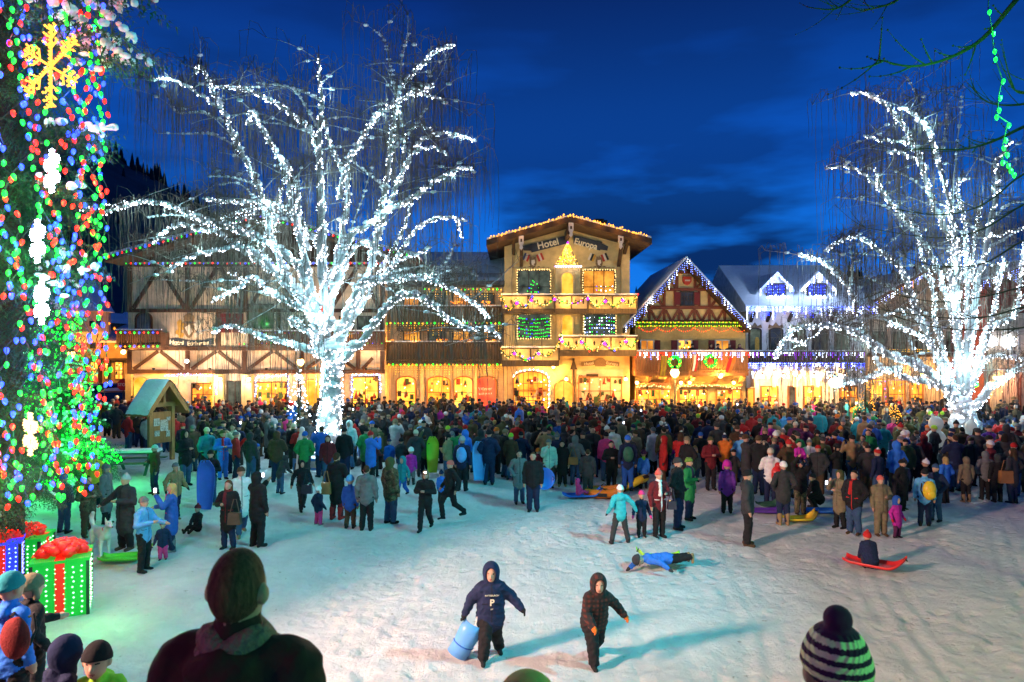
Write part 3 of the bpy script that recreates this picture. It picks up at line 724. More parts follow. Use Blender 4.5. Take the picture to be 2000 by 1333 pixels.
# ================================================================ link building with brown balconies
f = Fa(42.2)
K = thing('balcony_building', 'low hotel wing with dark board balconies and green and gold light strings', 'building')
fprism(f, [(742, 829), (990, 829), (990, 552), (742, 552)], 0, 10).build('wall', M['tan_stucco'], K)
mb = MB(); mb.prismx([(41.0, f.Z(553)), (47, f.Z(553)+2.5), (53, f.Z(553)), (53, f.Z(553)-.25), (41.0, f.Z(553)-.25)], f.X(735), f.X(992)); roof = mb.build('roof', M['slate'], K)
mb = MB(); mb.prismx([(41.1, f.Z(553)+.06), (47, f.Z(553)+2.6), (47, f.Z(553)+2.5), (41.1, f.Z(553)+.0)], f.X(736), f.X(991)); mb.build('roof_snow', M['roof_snow'], roof)
mb = MB(); fe = Fa(41.7)
for k in range(0, 48): x = fe.X(858+k*2.5); mb.box(x, x+.02, 41.68, 41.71, fe.Z(549), fe.Z(536))
mb.box(fe.X(856), fe.X(980), 41.66, 41.72, fe.Z(536), fe.Z(534.5)); mb.build('snow_guard', M['iron'], roof)
for (y0, y1) in ((601, 640), (671, 706)): rail(K, Fa(41.0), 752 if y0 > 650 else 775, 979, y0, y1, 1.25, 'balcony_wood', 5.2, .25)
for y, x0, x1 in ((575, 810, 978), (640, 755, 978)):
    for k in range(4):
        a = 790+k*48
        if a < x0-20: continue
        window(K, f, a, y, a+30, y+24, 'room_dim' if k % 2 else 'room_amber', 3, 1)
for k, a in enumerate((760, 812, 862, 910, 958)):
    t = thing('candle_planter', 'window box of glowing candle bulbs on the brown board balconies', 'planter', W3(a-12, 668, 41.3), 0, 'candle window boxes on the hotel wing'); mb = MB(); mb.box(0, .75, -.1, .1, -.16, -.03); mb.build('box', M['orange_wood'], t)
    mb = MB(); [mb.octa((random.uniform(.02, .73), -.05, random.uniform(0, .16)), .045) for _ in range(16)]; mb.build('bulbs', M['bulb_orange'], t, kind='stuff'); lamp('candle_light', (.37, -.45, .2), 14, WARM, .05, t)
for k, a in enumerate((890, 950)):
    t = thing('candle_planter', 'window box of glowing candle bulbs under the snowy wing roof', 'planter', W3(a-10, 594, 41.3), 0, 'candle window boxes on the hotel wing'); mb = MB(); mb.box(0, .75, -.1, .1, -.16, -.03); mb.build('box', M['orange_wood'], t)
    mb = MB(); [mb.octa((random.uniform(.02, .73), -.05, random.uniform(0, .16)), .045) for _ in range(16)]; mb.build('bulbs', M['bulb_orange'], t, kind='stuff'); lamp('candle_light', (.37, -.45, .2), 14, WARM, .05, t)
for lab, y, x0 in (('gold icicle lights with green bulbs under the snowy eave of the hotel wing', 566, 830), ('gold icicle lights with green bulbs under the upper board balcony', 632, 756), ('gold icicle lights with green bulbs under the lower board balcony', 713, 752)):
    y_ = 40.95
    icicles(lab, (PX(x0, y_), y_, PZ(y, y_)), (PX(979, y_), y_, PZ(y, y_)), ['bulb_warm', 'bulb_warm', 'bulb_yellow'], (.35, 1.0), .16, .026, .14, 'gold icicle lights on the hotel wing')
    string(lab.replace('gold icicle lights with green bulbs', 'row of large green bulbs'), [(PX(x0, y_), y_-.1, PZ(y, y_)), (PX(979, y_), y_-.1, PZ(y, y_))], ['bulb_green', 'bulb_warm'] if y != 713 else ['bulb_green', 'bulb_warm', 'bulb_green', 'bulb_orange'], .06, .24, .02, 'green bulb rows on the hotel wing')
for k, (a, b, m_) in enumerate(((776, 811, 'shop_gold'), (836, 878, 'shop_warm'), (888, 922, 'shop_gold'), (932, 968, 'shop_red'))):
    w_ = archwin(K, f, a, 737, b, 800, 8, m_, 'orange_wood', 1, 1)
    if k == 3: text('Winter', f, 948, 760, 9, 'white_paint', w_, -3, -.06); text('wish you a', f, 948, 769, 6, 'white_paint', w_, -3, -.06)
for a in (756, 822, 925): part_box(K, 'pier', f, a, 715, a+7, 829, -.2, .02, 'tan_stucco')
for k, a in enumerate((795, 857, 905, 950)): lamp('shop_light', W3(a, 748, 40.6), 165, WARM, .06, K)
for a in (800, 870, 940): lamp('balcony_light', W3(a, 1965, 40.5), 12, WARM, .06, K)
# ================================================================ half-timbered gable house
f = Fa(41.6); fr = Fa(40.4)
E_ = thing('gable_house', 'half timbered gable house with dark red beams and blue white icicle lights', 'house')
fprism(f, [(1240, 829), (1456, 829), (1456, 628), (1240, 628)], 0, 9).build('wall', M['ochre'], E_)
fprism(f, [(1240, 628), (1456, 628), (1341, 516)], -.25, 9).build('gable_wall', M['cream'], E_)
mb = MB(); ax, az = fr.X(1341), fr.Z(506)
slab(mb, fr.X(1219), fr.Z(641), ax, az, 40.3, 51, .3); slab(mb, ax, az, fr.X(1465), fr.Z(640), 40.3, 51, .3); roof = mb.build('roof', M['dark_wood'], E_)
mb = MB(); slab(mb, fr.X(1219), fr.Z(641)+.14, ax, az+.16, 40.35, 51, .13); slab(mb, ax, az+.16, fr.X(1465), fr.Z(640)+.14, 40.35, 51, .13); mb.build('roof_snow', M['snow'], roof)
fg = Fa(41.35)
def rb_(x0, y0, x1, y1, w=6): beam(E_, fg, x0, y0, x1, y1, w, 'red_timber', .12)
rb_(1243, 629, 1453, 629, 7); rb_(1268, 601, 1418, 601, 6.5); rb_(1302, 566, 1385, 566, 6)
for a in (1268, 1297, 1326, 1356, 1385, 1415): rb_(a, 604, a, 626, 5)
for a in (1268, 1297, 1326, 1356, 1385): rb_(a+3, 606, a+13, 626, 4.5); rb_(a+27, 606, a+16, 626, 4.5)
rb_(1264, 606, 1250, 626, 4.5); rb_(1419, 606, 1433, 626, 4.5)
for a in (1297, 1318, 1365, 1385): rb_(a, 568, a, 599, 5)
rb_(1278, 575, 1294, 598, 5); rb_(1405, 576, 1389, 598, 5); rb_(1322, 540, 1322, 564, 5); rb_(1357, 540, 1357, 564, 5); rb_(1312, 553, 1320, 563, 4); rb_(1369, 553, 1359, 563, 4); rb_(1327, 533, 1354, 533, 4.5)
window(E_, fg, 1330, 572, 1353, 596, 'room_dark', 4, 3, 'frame_dark')
for a, b in ((1317, 1328), (1355, 1366)): part_box(E_, 'shutter', fg, a, 571, b, 596, -.12, -.05, 'shutter')
sh = fprism(fg, [(1333, 541), (1350, 541), (1350, 550), (1346, 556), (1341.5, 558), (1337, 556), (1333, 550)], -.1, .01).build('shield', M['crest_red'], E_)
fprism(fg, [(1337, 547), (1347, 547), (1347, 550), (1337, 550)], -.12, -.1).build('shield_bar', M['crest_white'], sh)
icicles('blue white icicle lights down the left gable edge of the timbered house', (fr.X(1341), 40.22, fr.Z(508)), (fr.X(1221), 40.22, fr.Z(640)), ['bulb_white', 'bulb_coolblue', 'bulb_coolblue'], (.2, .65), .15, .025, .13, 'icicle lights on the timbered gable')
icicles('blue white icicle lights down the right gable edge of the timbered house', (fr.X(1341), 40.22, fr.Z(508)), (fr.X(1463), 40.22, fr.Z(638)), ['bulb_white', 'bulb_coolblue', 'bulb_coolblue'], (.2, .65), .15, .025, .13, 'icicle lights on the timbered gable')
for yy, k in ((631, 'upper'), (638, 'lower')):
    string('%s lime bulb rope across the timbered gable' % k, [(f.X(1240), 40.9, f.Z(yy)), (f.X(1455), 40.9, f.Z(yy))], ['bulb_lime', 'bulb_yellow'], .04, .12, .02, 'lime ropes on the timbered gable')
part_box(E_, 'evergreen_rope', f, 1240, 630, 1455, 639, -.6, -.42, 'garland')
for k in range(6):
    a = 1245+k*35; pts = []
    for i in range(9): u = i/8; pts.append((f.X(a+35*u), 40.95, f.Z(641+10*4*u*(1-u)*.8)))
    string('red bulb swag below the lime rope of the timbered house', pts, ['bulb_red', 'bulb_orange'], .03, .13, .01, 'red swags under the lime rope')
for a, b, p in ((1252, 1275, 'room_amber'), (1325, 1349, 'shop_gold'), (1398, 1422, 'room_amber')):
    window(E_, f, a, 666, b, 700, p, 2, 2, 'frame_white')
    for q in (a-14, b+3): part_box(E_, 'shutter', f, q, 665, q+11, 700, -.1, .0, 'shutter')
rail(E_, Fa(40.2), 1240, 1462, 689, 727, 1.4, 'orange_wood', 5.5, .15)
for a in (1262, 1300, 1345, 1392, 1440): MB().bar((f.X(a), 41.6, f.Z(752)), (f.X(a), 40.4, f.Z(733)), .18, .2, (1, 0, 0)).build('bracket', M['orange_wood'], E_)
icicles('pink and blue icicle lights along the balcony of the timbered house', (PX(1241, 40.1), 40.1, PZ(690, 40.1)), (PX(1462, 40.1), 40.1, PZ(690, 40.1)), ['bulb_coolblue', 'bulb_white', 'bulb_white', 'bulb_red'], (.15, .5), .13, .034, .12)
def wreath(label, px, py, d, r, center=None):
    t = thing('wreath', label, 'wreath', W3(px, py, d)); pts = [(r*math.cos(a), 0, r*math.sin(a)) for a in np.linspace(0, 2*math.pi, 25)]
    MB().tube(pts, r*.24, 7, cap=False).build('ring', M['garland'], t, smooth=True); mb = MB()
    for k in range(110): a = random.uniform(0, 6.28); q = r+random.uniform(-.2, .2)*r; mb.octa((q*math.cos(a), -r*.24, q*math.sin(a)), .035, 0 if random.random() < .85 else 1)
    mb.build('bulbs', [M['bulb_green'], M['bulb_yellow']], t, kind='stuff')
    if center: MB().blob((0, -.1, .03), (.14, .06, .12), .3).build('bow', M['plastic_red'], t)
wreath('green lit wreath without bow on the wooden balcony', 1317, 708, 40.05, .32); wreath('green lit wreath with red bow on the wooden balcony', 1387, 706, 40.05, .32, True)
def hang_flag(label, px, py, w, h, mts, tilt):
    t = thing('hanging_flag', label, 'flag', W3(px, py, 39.9), 0, 'flags under the wooden balcony'); MB().tube([(0, 0, .1), (-tilt*1.9, -.5, -1.4)], .025, 5).build('pole', M['kiosk_wood'], t)
    n = 6; 
    for k, m_ in enumerate(mts):
        mb = MB(); vs = []; fs = []
        for i in range(n+1):
            for s_ in (0, 1):
                x = (k+s_)/len(mts)*w-tilt*.5*i/n*1.2; vs.append((x, -.1+.05*math.sin(i*1.3+x*9), -i/n*h))
        for i in range(n): fs.append((2*i, 2*i+1, 2*i+3, 2*i+2))
        mb.add(vs, fs); mb.build('cloth', M[m_], t, smooth=True)
hang_flag('yellow striped flag on a slanted pole under the balcony', 1292, 695, .32, 1.2, ['flag_yellow', 'crest_gold', 'flag_yellow'], .2)
hang_flag('pale red and white flag furled under the balcony', 1356, 692, .25, 1.0, ['white_paint', 'flag_red'], .25)
hang_flag('red orange flag on a slanted pole under the balcony', 1424, 698, .4, .9, ['flag_red', 'plastic_orange'], .5)
for a, b, m_ in ((1245, 1308, 'shop_warm'), (1327, 1379, 'shop_gold'), (1400, 1445, 'shop_warm')): window(E_, f, a, 762, b, 805, m_, 3, 1, 'orange_wood')
part_box(E_, 'awning', Fa(41.0), 1242, 748, 1312, 754, 0, .55, 'orange_wood'); part_box(E_, 'awning', Fa(41.0), 1322, 750, 1450, 755, 0, .55, 'orange_wood')
string('white gold bulbs on the shop awning left of the lamp post', [W3(1242, 757, 40.9), W3(1275, 753, 40.9), W3(1312, 757, 40.9)], ['bulb_warmwhite'], .04, .11, .05)
string('white gold bulbs on the long shop awning under the red flag', [W3(1322, 762, 40.9), W3(1330, 755, 40.9), W3(1400, 754, 40.9), W3(1448, 760, 40.9)], ['bulb_warmwhite'], .04, .11, .05)
for k, a in enumerate((1244, 1330, 1347, 1433)): sconce(['globe lamp at the left end of the timbered house shop front', 'left globe of the lamp pair over the timbered house shop door', 'right globe of the lamp pair over the timbered house shop door', 'globe lamp at the right end of the timbered house shop front'][k], W3(a, 748, 40.8), 90)
sconce('large globe lamp under the balcony beside the red flag', W3(1407, 734, 40.3), 150, r=.17)
lamp('wall_wash', W3(1340, 1320, 40.6), 60, (1, .42, .06), .06, E_)
lamp('wall_wash', W3(1290, 1310, 40.6), 40, (1, .42, .06), .06, E_)
# ================================================================ white house with dormers and blue lights
f = Fa(42.6)
Q = thing('dormer_house', 'white house with snowy roof, two dormers and blue icicle lights', 'house')
fprism(f, [(1458, 829), (1690, 829), (1690, 598), (1458, 598)], 0, 9).build('wall', M['white_stucco'], Q)
ez = f.Z(598); mb = MB(); mb.prismx([(41.7, ez-.1), (47.2, ez+3.0), (52, ez), (52, ez-.3), (41.7, ez-.35)], f.X(1447), f.X(1700)); roof = mb.build('roof', M['roof_snow'], Q)
mb = MB(); mb.prismx([(41.7, ez-.02), (47.2, ez+3.1), (47.2, ez+3.0), (41.7, ez-.1)], f.X(1447), f.X(1700)); mb.build('roof_snow', M['snow'], roof)
for k, cx in enumerate((1514, 1594)):
    fd = Fa(43.0); x0, x1 = fd.X(cx-23), fd.X(cx+23); z0 = fd.Z(590); z1 = fd.Z(560); zp = fd.Z(534); c = (x0+x1)/2
    dm = MB().prism([(x0+.1, z0), (x1-.1, z0), (x1-.1, z1), (c, zp-.1), (x0+.1, z1)], 43.0, 47).build('dormer', M['white_stucco'], Q)
    mb = MB(); slab(mb, x0-.35, z1-.22, c, zp+.08, 42.7, 47, .16); slab(mb, c, zp+.08, x1+.35, z1-.22, 42.7, 47, .16); mb.build('dormer_roof', M['roof_snow'], dm)
    window(Q, fd, cx-17, 556, cx+17, 578, 'window_blue', 3, 1)
    nm = ['left', 'right'][k]
    icicles('white icicle lights on the gable of the %s snowy dormer, left edge' % nm, (c, 42.65, zp+.02), (x0-.3, 42.65, z1-.2), ['bulb_white', 'bulb_coolblue'], (.2, .65), .10, .030, .12, 'dormer icicle lights')
    icicles('white icicle lights on the gable of the %s snowy dormer, right edge' % nm, (c, 42.65, zp+.02), (x1+.3, 42.65, z1-.2), ['bulb_white', 'bulb_coolblue'], (.2, .65), .10, .030, .12, 'dormer icicle lights')
    t = thing('window_box_lights', 'mound of white bulbs below the %s dormer window' % nm, 'string lights', (c, 42.7, fd.Z(586))); mb = MB()
    for q in range(150): mb.octa((random.gauss(0, .34), random.uniform(-.12, .05), random.gauss(0, .13)), .035)
    mb.build('bulbs', M['bulb_white'], t, kind='stuff'); MB().box(-.55, .55, -.02, .25, -.2, .02).build('box', M['white_stucco'], t)
    lamp('dormer_light', (c, 41.4, fd.Z(552)), 130, (.45, .62, 1), .05, dm)
    window_lights('blue bulbs across the %s dormer window' % nm, fd, cx-17, cx+17, 556, 578, ['bulb_blue', 'bulb_coolblue'], 4, 9, 1)
icicles('dense blue white icicle lights along the eave of the white dormer house', (f.X(1449), 41.6, ez-.15), (f.X(1695), 41.6, ez-.15), ['bulb_white', 'bulb_coolblue', 'bulb_blue'], (.25, .8), .085, .034, .12)
string('blue bulb row under the snowy eave of the white dormer house', [(f.X(1449), 41.58, ez-.12), (f.X(1695), 41.58, ez-.12)], ['bulb_blue', 'bulb_coolblue'], .045, .12)
for u in (.1, .35, .6, .85): lamp('eave_light', (f.X(1449+246*u), 41.2, ez-.5), 34, (.4, .5, 1), .05, Q)
for a in (1466, 1498, 1540, 1583, 1622, 1668): MB().bar((f.X(a), 42.6, f.Z(628)), (f.X(a), 42.0, f.Z(612)), .16, .16, (1, 0, 0)).build('bracket', M['dark_wood'], Q)
for a, b, p in ((1464, 1484, 'room_dim'), (1504, 1526, 'room_dark'), (1548, 1570, 'room_dim'), (1588, 1612, 'room_dark'), (1632, 1656, 'room_dim')):
    w_ = archwin(Q, f, a, 643, b, 700, 3, p, 'frame_dark', 1, 1)
    mb = MB(); fprism(f, [(a-4, 641), (a-2, 634), (a+5, 637), ((a+b)/2, 630), (b-5, 637), (b+2, 634), (b+4, 641)], -.06, .01, mb); mb.build('painted_scroll', M['crest_brown'], w_)
fprism(f, [(1474, 700), (1474, 664), (1476, 659), (1480, 659), (1482, 664), (1482, 700)], -.08, -.045).build('window_figure', M['crest_gold'], Q)
rail(Q, Fa(41.4), 1462, 1688, 689, 709, 1.2, 'dark_wood', 5, .2)
icicles('white violet icicle lights along the upper balcony rail of the white house', W3(1462, 690, 41.3), W3(1688, 690, 41.3), ['bulb_white', 'bulb_coolblue', 'bulb_purple'], (.15, .45), .12, .032, .12)
icicles('blue icicle lights below the balcony floor of the white house', W3(1460, 711, 41.3), W3(1688, 711, 41.3), ['bulb_blue', 'bulb_coolblue', 'bulb_white'], (.2, .6), .085, .034, .12)
string('blue bulb row below the balcony floor of the white house', [W3(1460, 710, 41.25), W3(1688, 710, 41.25)], ['bulb_blue', 'bulb_coolblue'], .045, .13)
for u in (1480, 1540, 1600, 1660): lamp('balcony_light', W3(u, 2166, 41.0), 14, (.5, .45, 1), .05, Q)
for a in (1466, 1507, 1548, 1590, 1632): fprism(f, [(a, 756), (a+3, 742), (a+12, 730), (a+14, 722), (a+8, 722), (a, 735)], -.7, .01).build('arch_bracket', M['white_stucco'], Q)
icicles('warm white icicle lights inside the arcade of the white house', W3(1470, 727, 42.2), W3(1655, 727, 42.2), ['bulb_warmwhite', 'bulb_white'], (.2, .5), .1, .036, .12)
for a, b, m_ in ((1487, 1517, 'shop_gold'), (1540, 1552, 'room_dim'), (1570, 1602, 'shop_gold'), (1640, 1672, 'shop_warm')): window(Q, f, a, 756, b, 805, m_, 2 if b-a > 20 else 1, 1, 'orange_wood')
window(Q, f, 1460, 760, 1471, 829, 'door_lit', 1, 2, 'orange_wood', name='door')
for k, (a, p) in enumerate(((1490, 160), (1530, 110), (1562, 160), (1590, 110), (1622, 200))): sconce('arcade lamp under the white house balcony, %s' % ['by the corner door', 'left of the small window', 'over the small window', 'left of the wide window', 'beside the blazing street lamp'][k], W3(a, 735, 41.9), p, (1, .50, .13))
# ================================================================ gabled house behind the right-hand lit tree
f = Fa(43.5); fr = Fa(42.3)
T_ = thing('gabled_house', 'tan gabled house behind the right lit tree with violet gable lights', 'house')
fprism(f, [(1694, 829), (1925, 829), (1925, 600), (1815, 535), (1694, 602)], 0, 9).build('wall', M['tan_stucco'], T_)
mb = MB(); ax, az = fr.X(1815), fr.Z(524); slab(mb, fr.X(1672), fr.Z(606), ax, az, 42.2, 52, .3); slab(mb, ax, az, fr.X(1950), fr.Z(603), 42.2, 52, .3); roof = mb.build('roof', M['red_timber'], T_)
mb = MB(); slab(mb, fr.X(1672), fr.Z(606)+.14, ax, az+.14, 42.25, 52, .13); slab(mb, ax, az+.14, fr.X(1950), fr.Z(603)+.14, 42.25, 52, .13); mb.build('roof_snow', M['roof_snow'], roof)
icicles('violet white icicle lights on the gable edge beside the blue lit house', (fr.X(1674), 42.1, fr.Z(611)), (fr.X(1813), 42.1, fr.Z(531)), ['bulb_white', 'bulb_coolblue', 'bulb_warm'], (.15, .4), .12, .034, .12)
for a in (1705, 1745, 1790, 1850): window(T_, f, a, 650, a+22, 690, 'room_dim', 2, 2)
icicles('amber icicle lights across the tan gabled house', W3(1730, 683, 43.2), W3(1830, 683, 43.2), ['bulb_warm', 'bulb_yellow'], (.15, .45), .12, .03, .12)
part_box(T_, 'ledge', f, 1694, 690, 1925, 697, -.5, .02, 'dark_wood')
for a, b, m_ in ((1700, 1722, 'shop_gold'), (1735, 1765, 'shop_warm'), (1778, 1800, 'shop_warm'), (1845, 1868, 'shop_gold'), (1885, 1915, 'shop_warm')): window(T_, f, a, 742, b, 810, m_, 1, 1, 'orange_wood')
for k, a in enumerate((1712, 1750, 1800, 1855, 1900)): sconce('globe lamp on the tan gabled house %s' % ['next to the corner window', 'above the second shop window', 'above the narrow shop window', 'above the yellow shop door', 'at its right corner'][k], W3(a, 733, 42.9), 80, (1, .5, .12))
string('magenta bulbs hanging by the shops of the tan gabled house', [W3(1728, 745, 43.0), W3(1731, 790, 43.0)], ['bulb_purple', 'bulb_red'], .05, .25)
# ================================================================ red-brown house at the far right
f = Fa(40.2)
U_ = thing('arcade_house', 'red brown house with arcade and lit snowflakes beyond the right tree', 'house')
fprism(f, [(1926, 829), (2130, 829), (2130, 552), (1926, 552)], 0, 9).build('wall', M['red_wall'], U_)
part_box(U_, 'lower_wall', f, 1927, 612, 2129, 829, -.08, .02, 'tan_stucco')
mb = MB(); fr = Fa(39.2); slab(mb, fr.X(1915), fr.Z(549), fr.X(2040), fr.Z(505), 39.1, 50, .3); slab(mb, fr.X(2040), fr.Z(505), fr.X(2160), fr.Z(549), 39.1, 50, .3); roof = mb.build('roof', M['red_timber'], U_)
mb = MB(); slab(mb, fr.X(1915), fr.Z(549)+.14, fr.X(2040), fr.Z(505)+.14, 39.15, 50, .13); mb.build('roof_snow', M['roof_snow'], roof)
for k in range(7): part_box(U_, 'siding_board', f, 1928, 560+k*7, 2100, 565.5+k*7, -.05-.002*(k % 2), .01, 'red_wall')
icicles('white icicle lights along the roof edge of the red brown house', (fr.X(1917), 39.05, fr.Z(551)), (fr.X(2040), 39.05, fr.Z(508)), ['bulb_white', 'bulb_coolblue'], (.2, .7), .12, .036, .13)
def snowflake(label, loc, r, mt, th=.02, light=None, group=None, rz=0, bulbs=.0, n=6):
    t = thing('snowflake_light', label, 'snowflake ornament', loc, rz, group); mb = MB(); bb = MB()
    for k in range(n):
        a = k*2*math.pi/n+math.pi/2; dx, dz = math.cos(a), math.sin(a); mb.bar((0, 0, 0), (r*dx, 0, r*dz), th, th)
        for u in (.45, .68, .88):
            for s in (-1, 1):
                b = a+s*R(52); l = r*.30*(1.25-u*.7); mb.bar((r*u*dx, 0, r*u*dz), (r*u*dx+l*math.cos(b), 0, r*u*dz+l*math.sin(b)), th*.9, th*.9)
                if bulbs:
                    for q in (.5, 1): bb.octa((r*u*dx+l*q*math.cos(b), -.03, r*u*dz+l*q*math.sin(b)), bulbs)
        if bulbs:
            for q in np.arange(.08, 1.01, .09): bb.octa((r*q*dx, -.03, r*q*dz), bulbs)
    mb.build('frame', M[mt], t)
    if bulbs: bb.build('bulbs', M[mt], t, kind='stuff')
    if light: lamp('snowflake_glow', (light[3] if len(light) > 3 else 0, -.3, 0), light[0], light[1], .08, t)
    return t
window(U_, f, 1955, 648, 1985, 692, 'room_dark', 2, 2, 'frame_white')
snowflake('white blue lit snowflake in the window of the red brown house', W3(1970, 668, 39.95), .42, 'bulb_white', .03, (20, (.4, .6, 1)), None, 0, .03)
snowflake('smaller lit snowflake between limbs of the right lit tree', W3(1938, 668, 39.95), .30, 'bulb_white', .03, None, None, 0, .03)
for a, b in ((1930, 1985), (1992, 2050)): archwin(U_, f, a, 722, b, 829, 18, 'shop_warm', 'red_timber', 2, 1, name='arcade_opening')
sconce('teal green globe lamp beneath the arcade by the right lit tree', W3(1906, 752, 39.5), 25, (.1, 1, .5), .14, 'bulb_green', False, None)
sconce('warm lamp inside the arcade of the red brown house', W3(1942, 738, 39.7), 120, (1, .45, .15))
lamp('arcade_light', W3(1990, 745, 39.4), 80, (1, .35, .2), .06, U_)
# ================================================================ wide half-timbered hotel behind the left lit tree
f = Fa(40.6); fr = Fa(39.0)
B_ = thing('timbered_hotel', 'wide half timbered hotel with painted lion crest behind the left lit tree', 'hotel')
fprism(f, [(250, 829), (752, 829), (752, 512), (250, 512)], 0, 14).build('wall', M['cream_pink'], B_)
fprism(f, [(250, 512), (752, 512), (752, 502), (510, 436), (250, 502)], -.05, 14).build('gable_wall', M['dark_wood'], B_)
mb = MB(); ax, az = fr.X(510), fr.Z(420); slab(mb, fr.X(204), fr.Z(502), ax, az, 38.9, 55, .3); slab(mb, ax, az, fr.X(815), fr.Z(502), 38.9, 55, .3); roof = mb.build('roof', M['dark_wood'], B_)
mb = MB(); slab(mb, fr.X(204), fr.Z(502)+.16, ax, az+.16, 38.95, 55, .15); slab(mb, ax, az+.16, fr.X(815), fr.Z(502)+.16, 38.95, 55, .15); mb.build('roof_snow', M['roof_snow'], roof)
RGB_ = ['bulb_blue', 'bulb_red', 'bulb_green']
string('coloured bulbs along the left roof edge of the wide timbered hotel', [(fr.X(206), 38.83, fr.Z(504)), (fr.X(510), 38.83, fr.Z(424))], RGB_, .06, .27, .02, 'coloured roof strings of the timbered hotel')
string('coloured bulbs along the right roof edge of the wide timbered hotel', [(fr.X(510), 38.83, fr.Z(424)), (fr.X(812), 38.83, fr.Z(504))], RGB_, .06, .27, .02, 'coloured roof strings of the timbered hotel')
string('straight row of coloured bulbs below the gable of the timbered hotel', [(f.X(252), 40.3, f.Z(516)), (f.X(750), 40.3, f.Z(516))], ['bulb_green', 'bulb_red', 'bulb_blue'], .055, .27, .02)
def tb(x0, y0, x1, y1, w=9): beam(B_, f, x0, y0, x1, y1, w, 'timber', .14)
tb(250, 607, 752, 607, 7); tb(250, 681, 752, 681, 8); tb(250, 726, 752, 726, 8); tb(250, 519, 752, 519, 5)
for a in (254, 367, 480, 560, 640, 747): tb(a, 523, a, 604, 8)
for a in (254, 480, 640): 
    if a < 700: tb(a+58, 523, a+8, 602, 7); tb(a+70, 540, a+108 if a < 600 else a+100, 602, 7)
tb(425, 523, 374, 602, 7); tb(432, 523, 474, 602, 7)
for a in (427, 545, 620, 747): tb(a, 611, a, 677, 9)
for a in (367, 478, 590, 700): tb(a, 686, a, 722, 8)
for a in (254, 367, 478, 590): tb(a+8, 721, a+55, 687, 6); tb(a+60, 687, a+104, 721, 6)
tb(708, 721, 728, 700, 6); tb(254, 686, 254, 722, 8); tb(747, 686, 747, 722, 8)
# balcony with arched recess
archwin(B_, f, 268, 612, 296, 660, 12, 'room_dark', 'timber', name='balcony_door')
rail(B_, Fa(39.6), 226, 314, 648, 676, 1.0, 'timber', 4.2, .35)
string('coloured bulbs on the top rail of the small timber balcony', [W3(226, 650, 39.5), W3(314, 650, 39.5)], ['bulb_red', 'bulb_green', 'bulb_blue'], .06, .27, .01)
string('coloured bulbs under the floor of the small timber balcony', [W3(226, 677, 39.5), W3(314, 677, 39.5)], ['bulb_green', 'bulb_blue', 'bulb_orange'], .06, .27, .01)
string('coloured bulbs along the middle floor of the timbered hotel', [W3(468, 672, 40.3), W3(750, 672, 40.3)], ['bulb_red', 'bulb_green', 'bulb_blue'], .055, .27, .01)
string('coloured bulbs on the balcony rail behind the left lit tree trunk', [W3(484, 650, 40.2), W3(750, 650, 40.2)], ['bulb_blue', 'bulb_green', 'bulb_red'], .055, .27, .01)
# painted crest with rearing lion and the name ribbon
c = fprism(f, [(360, 632), (379, 632), (379, 648), (375, 657), (369.5, 661), (364, 657), (360, 648)], -.06, .01).build('painted_shield', M['crest_brown'], B_)
fprism(f, [(362, 640), (371, 634), (377, 648), (370, 656)], -.075, -.062).build('shield_stripe', M['crest_white'], c)
fprism(f, [(361, 629), (359, 618), (365, 614), (370, 612), (375, 614), (380, 618), (378, 629)], -.055, .01).build('crown', M['crest_brown'], c)
def lion(sx):
    q = lambda a: 369.5+sx*a
    return [(q(-12), 660), (q(-20), 660), (q(-19), 655), (q(-27), 652), (q(-25), 646), (q(-21), 645), (q(-22), 636), (q(-23), 630), (q(-18), 624), (q(-14), 627), (q(-14), 632), (q(-9), 631), (q(-9), 635), (q(-14), 638), (q(-10), 641), (q(-10), 644), (q(-15), 645), (q(-15), 650), (q(-10), 652)]
fprism(f, lion(1), -.05, .01).build('painted_lion', M['crest_gold'], B_); fprism(f, lion(-1), -.05, .01).build('painted_lion', M['crest_white'], B_)
rb = MB(); pts = [(328, 664), (345, 661), (370, 666), (395, 666), (418, 661)]
for (a, b), (c_, d_) in zip(pts, pts[1:]): fprism(f, [(a, b), (c_, d_), (c_, d_+12), (a, b+12)], -.06, .01, rb)
fprism(f, [(321, 667), (330, 665), (330, 675), (323, 675)], -.05, .01, rb); rb = rb.build('name_ribbon', M['ribbon'], B_)
text('Hotel', f, 346, 669.5, 12, 'sign_letter', rb, 5, -.08, sx=1.0, bold=.01); text('Edelweiss', f, 388, 671, 11.5, 'sign_letter', rb, -3, -.08, sx=.95, bold=.01)
for a in (432, 455): part_box(B_, 'shutter', f, a, 613, a+20, 650, -.1, .0, 'shutter')
window(B_, f, 486, 596, 534, 640, 'room_dim', 2, 1, 'frame_dark'); lamp('green_window_light', W3(510, 632, 40.1), 40, (.05, 1, .12), .05, B_)
part_box(B_, 'red_banner', f, 630, 560, 648, 640, -.3, -.25, 'shop_red')
for a in (570, 665, 700): window(B_, f, a, 620, a+24, 660, 'room_dim' if a != 665 else 'room_amber', 2, 2)
rail(B_, Fa(39.9), 484, 750, 650, 676, .65, 'timber', 4.5, .35)
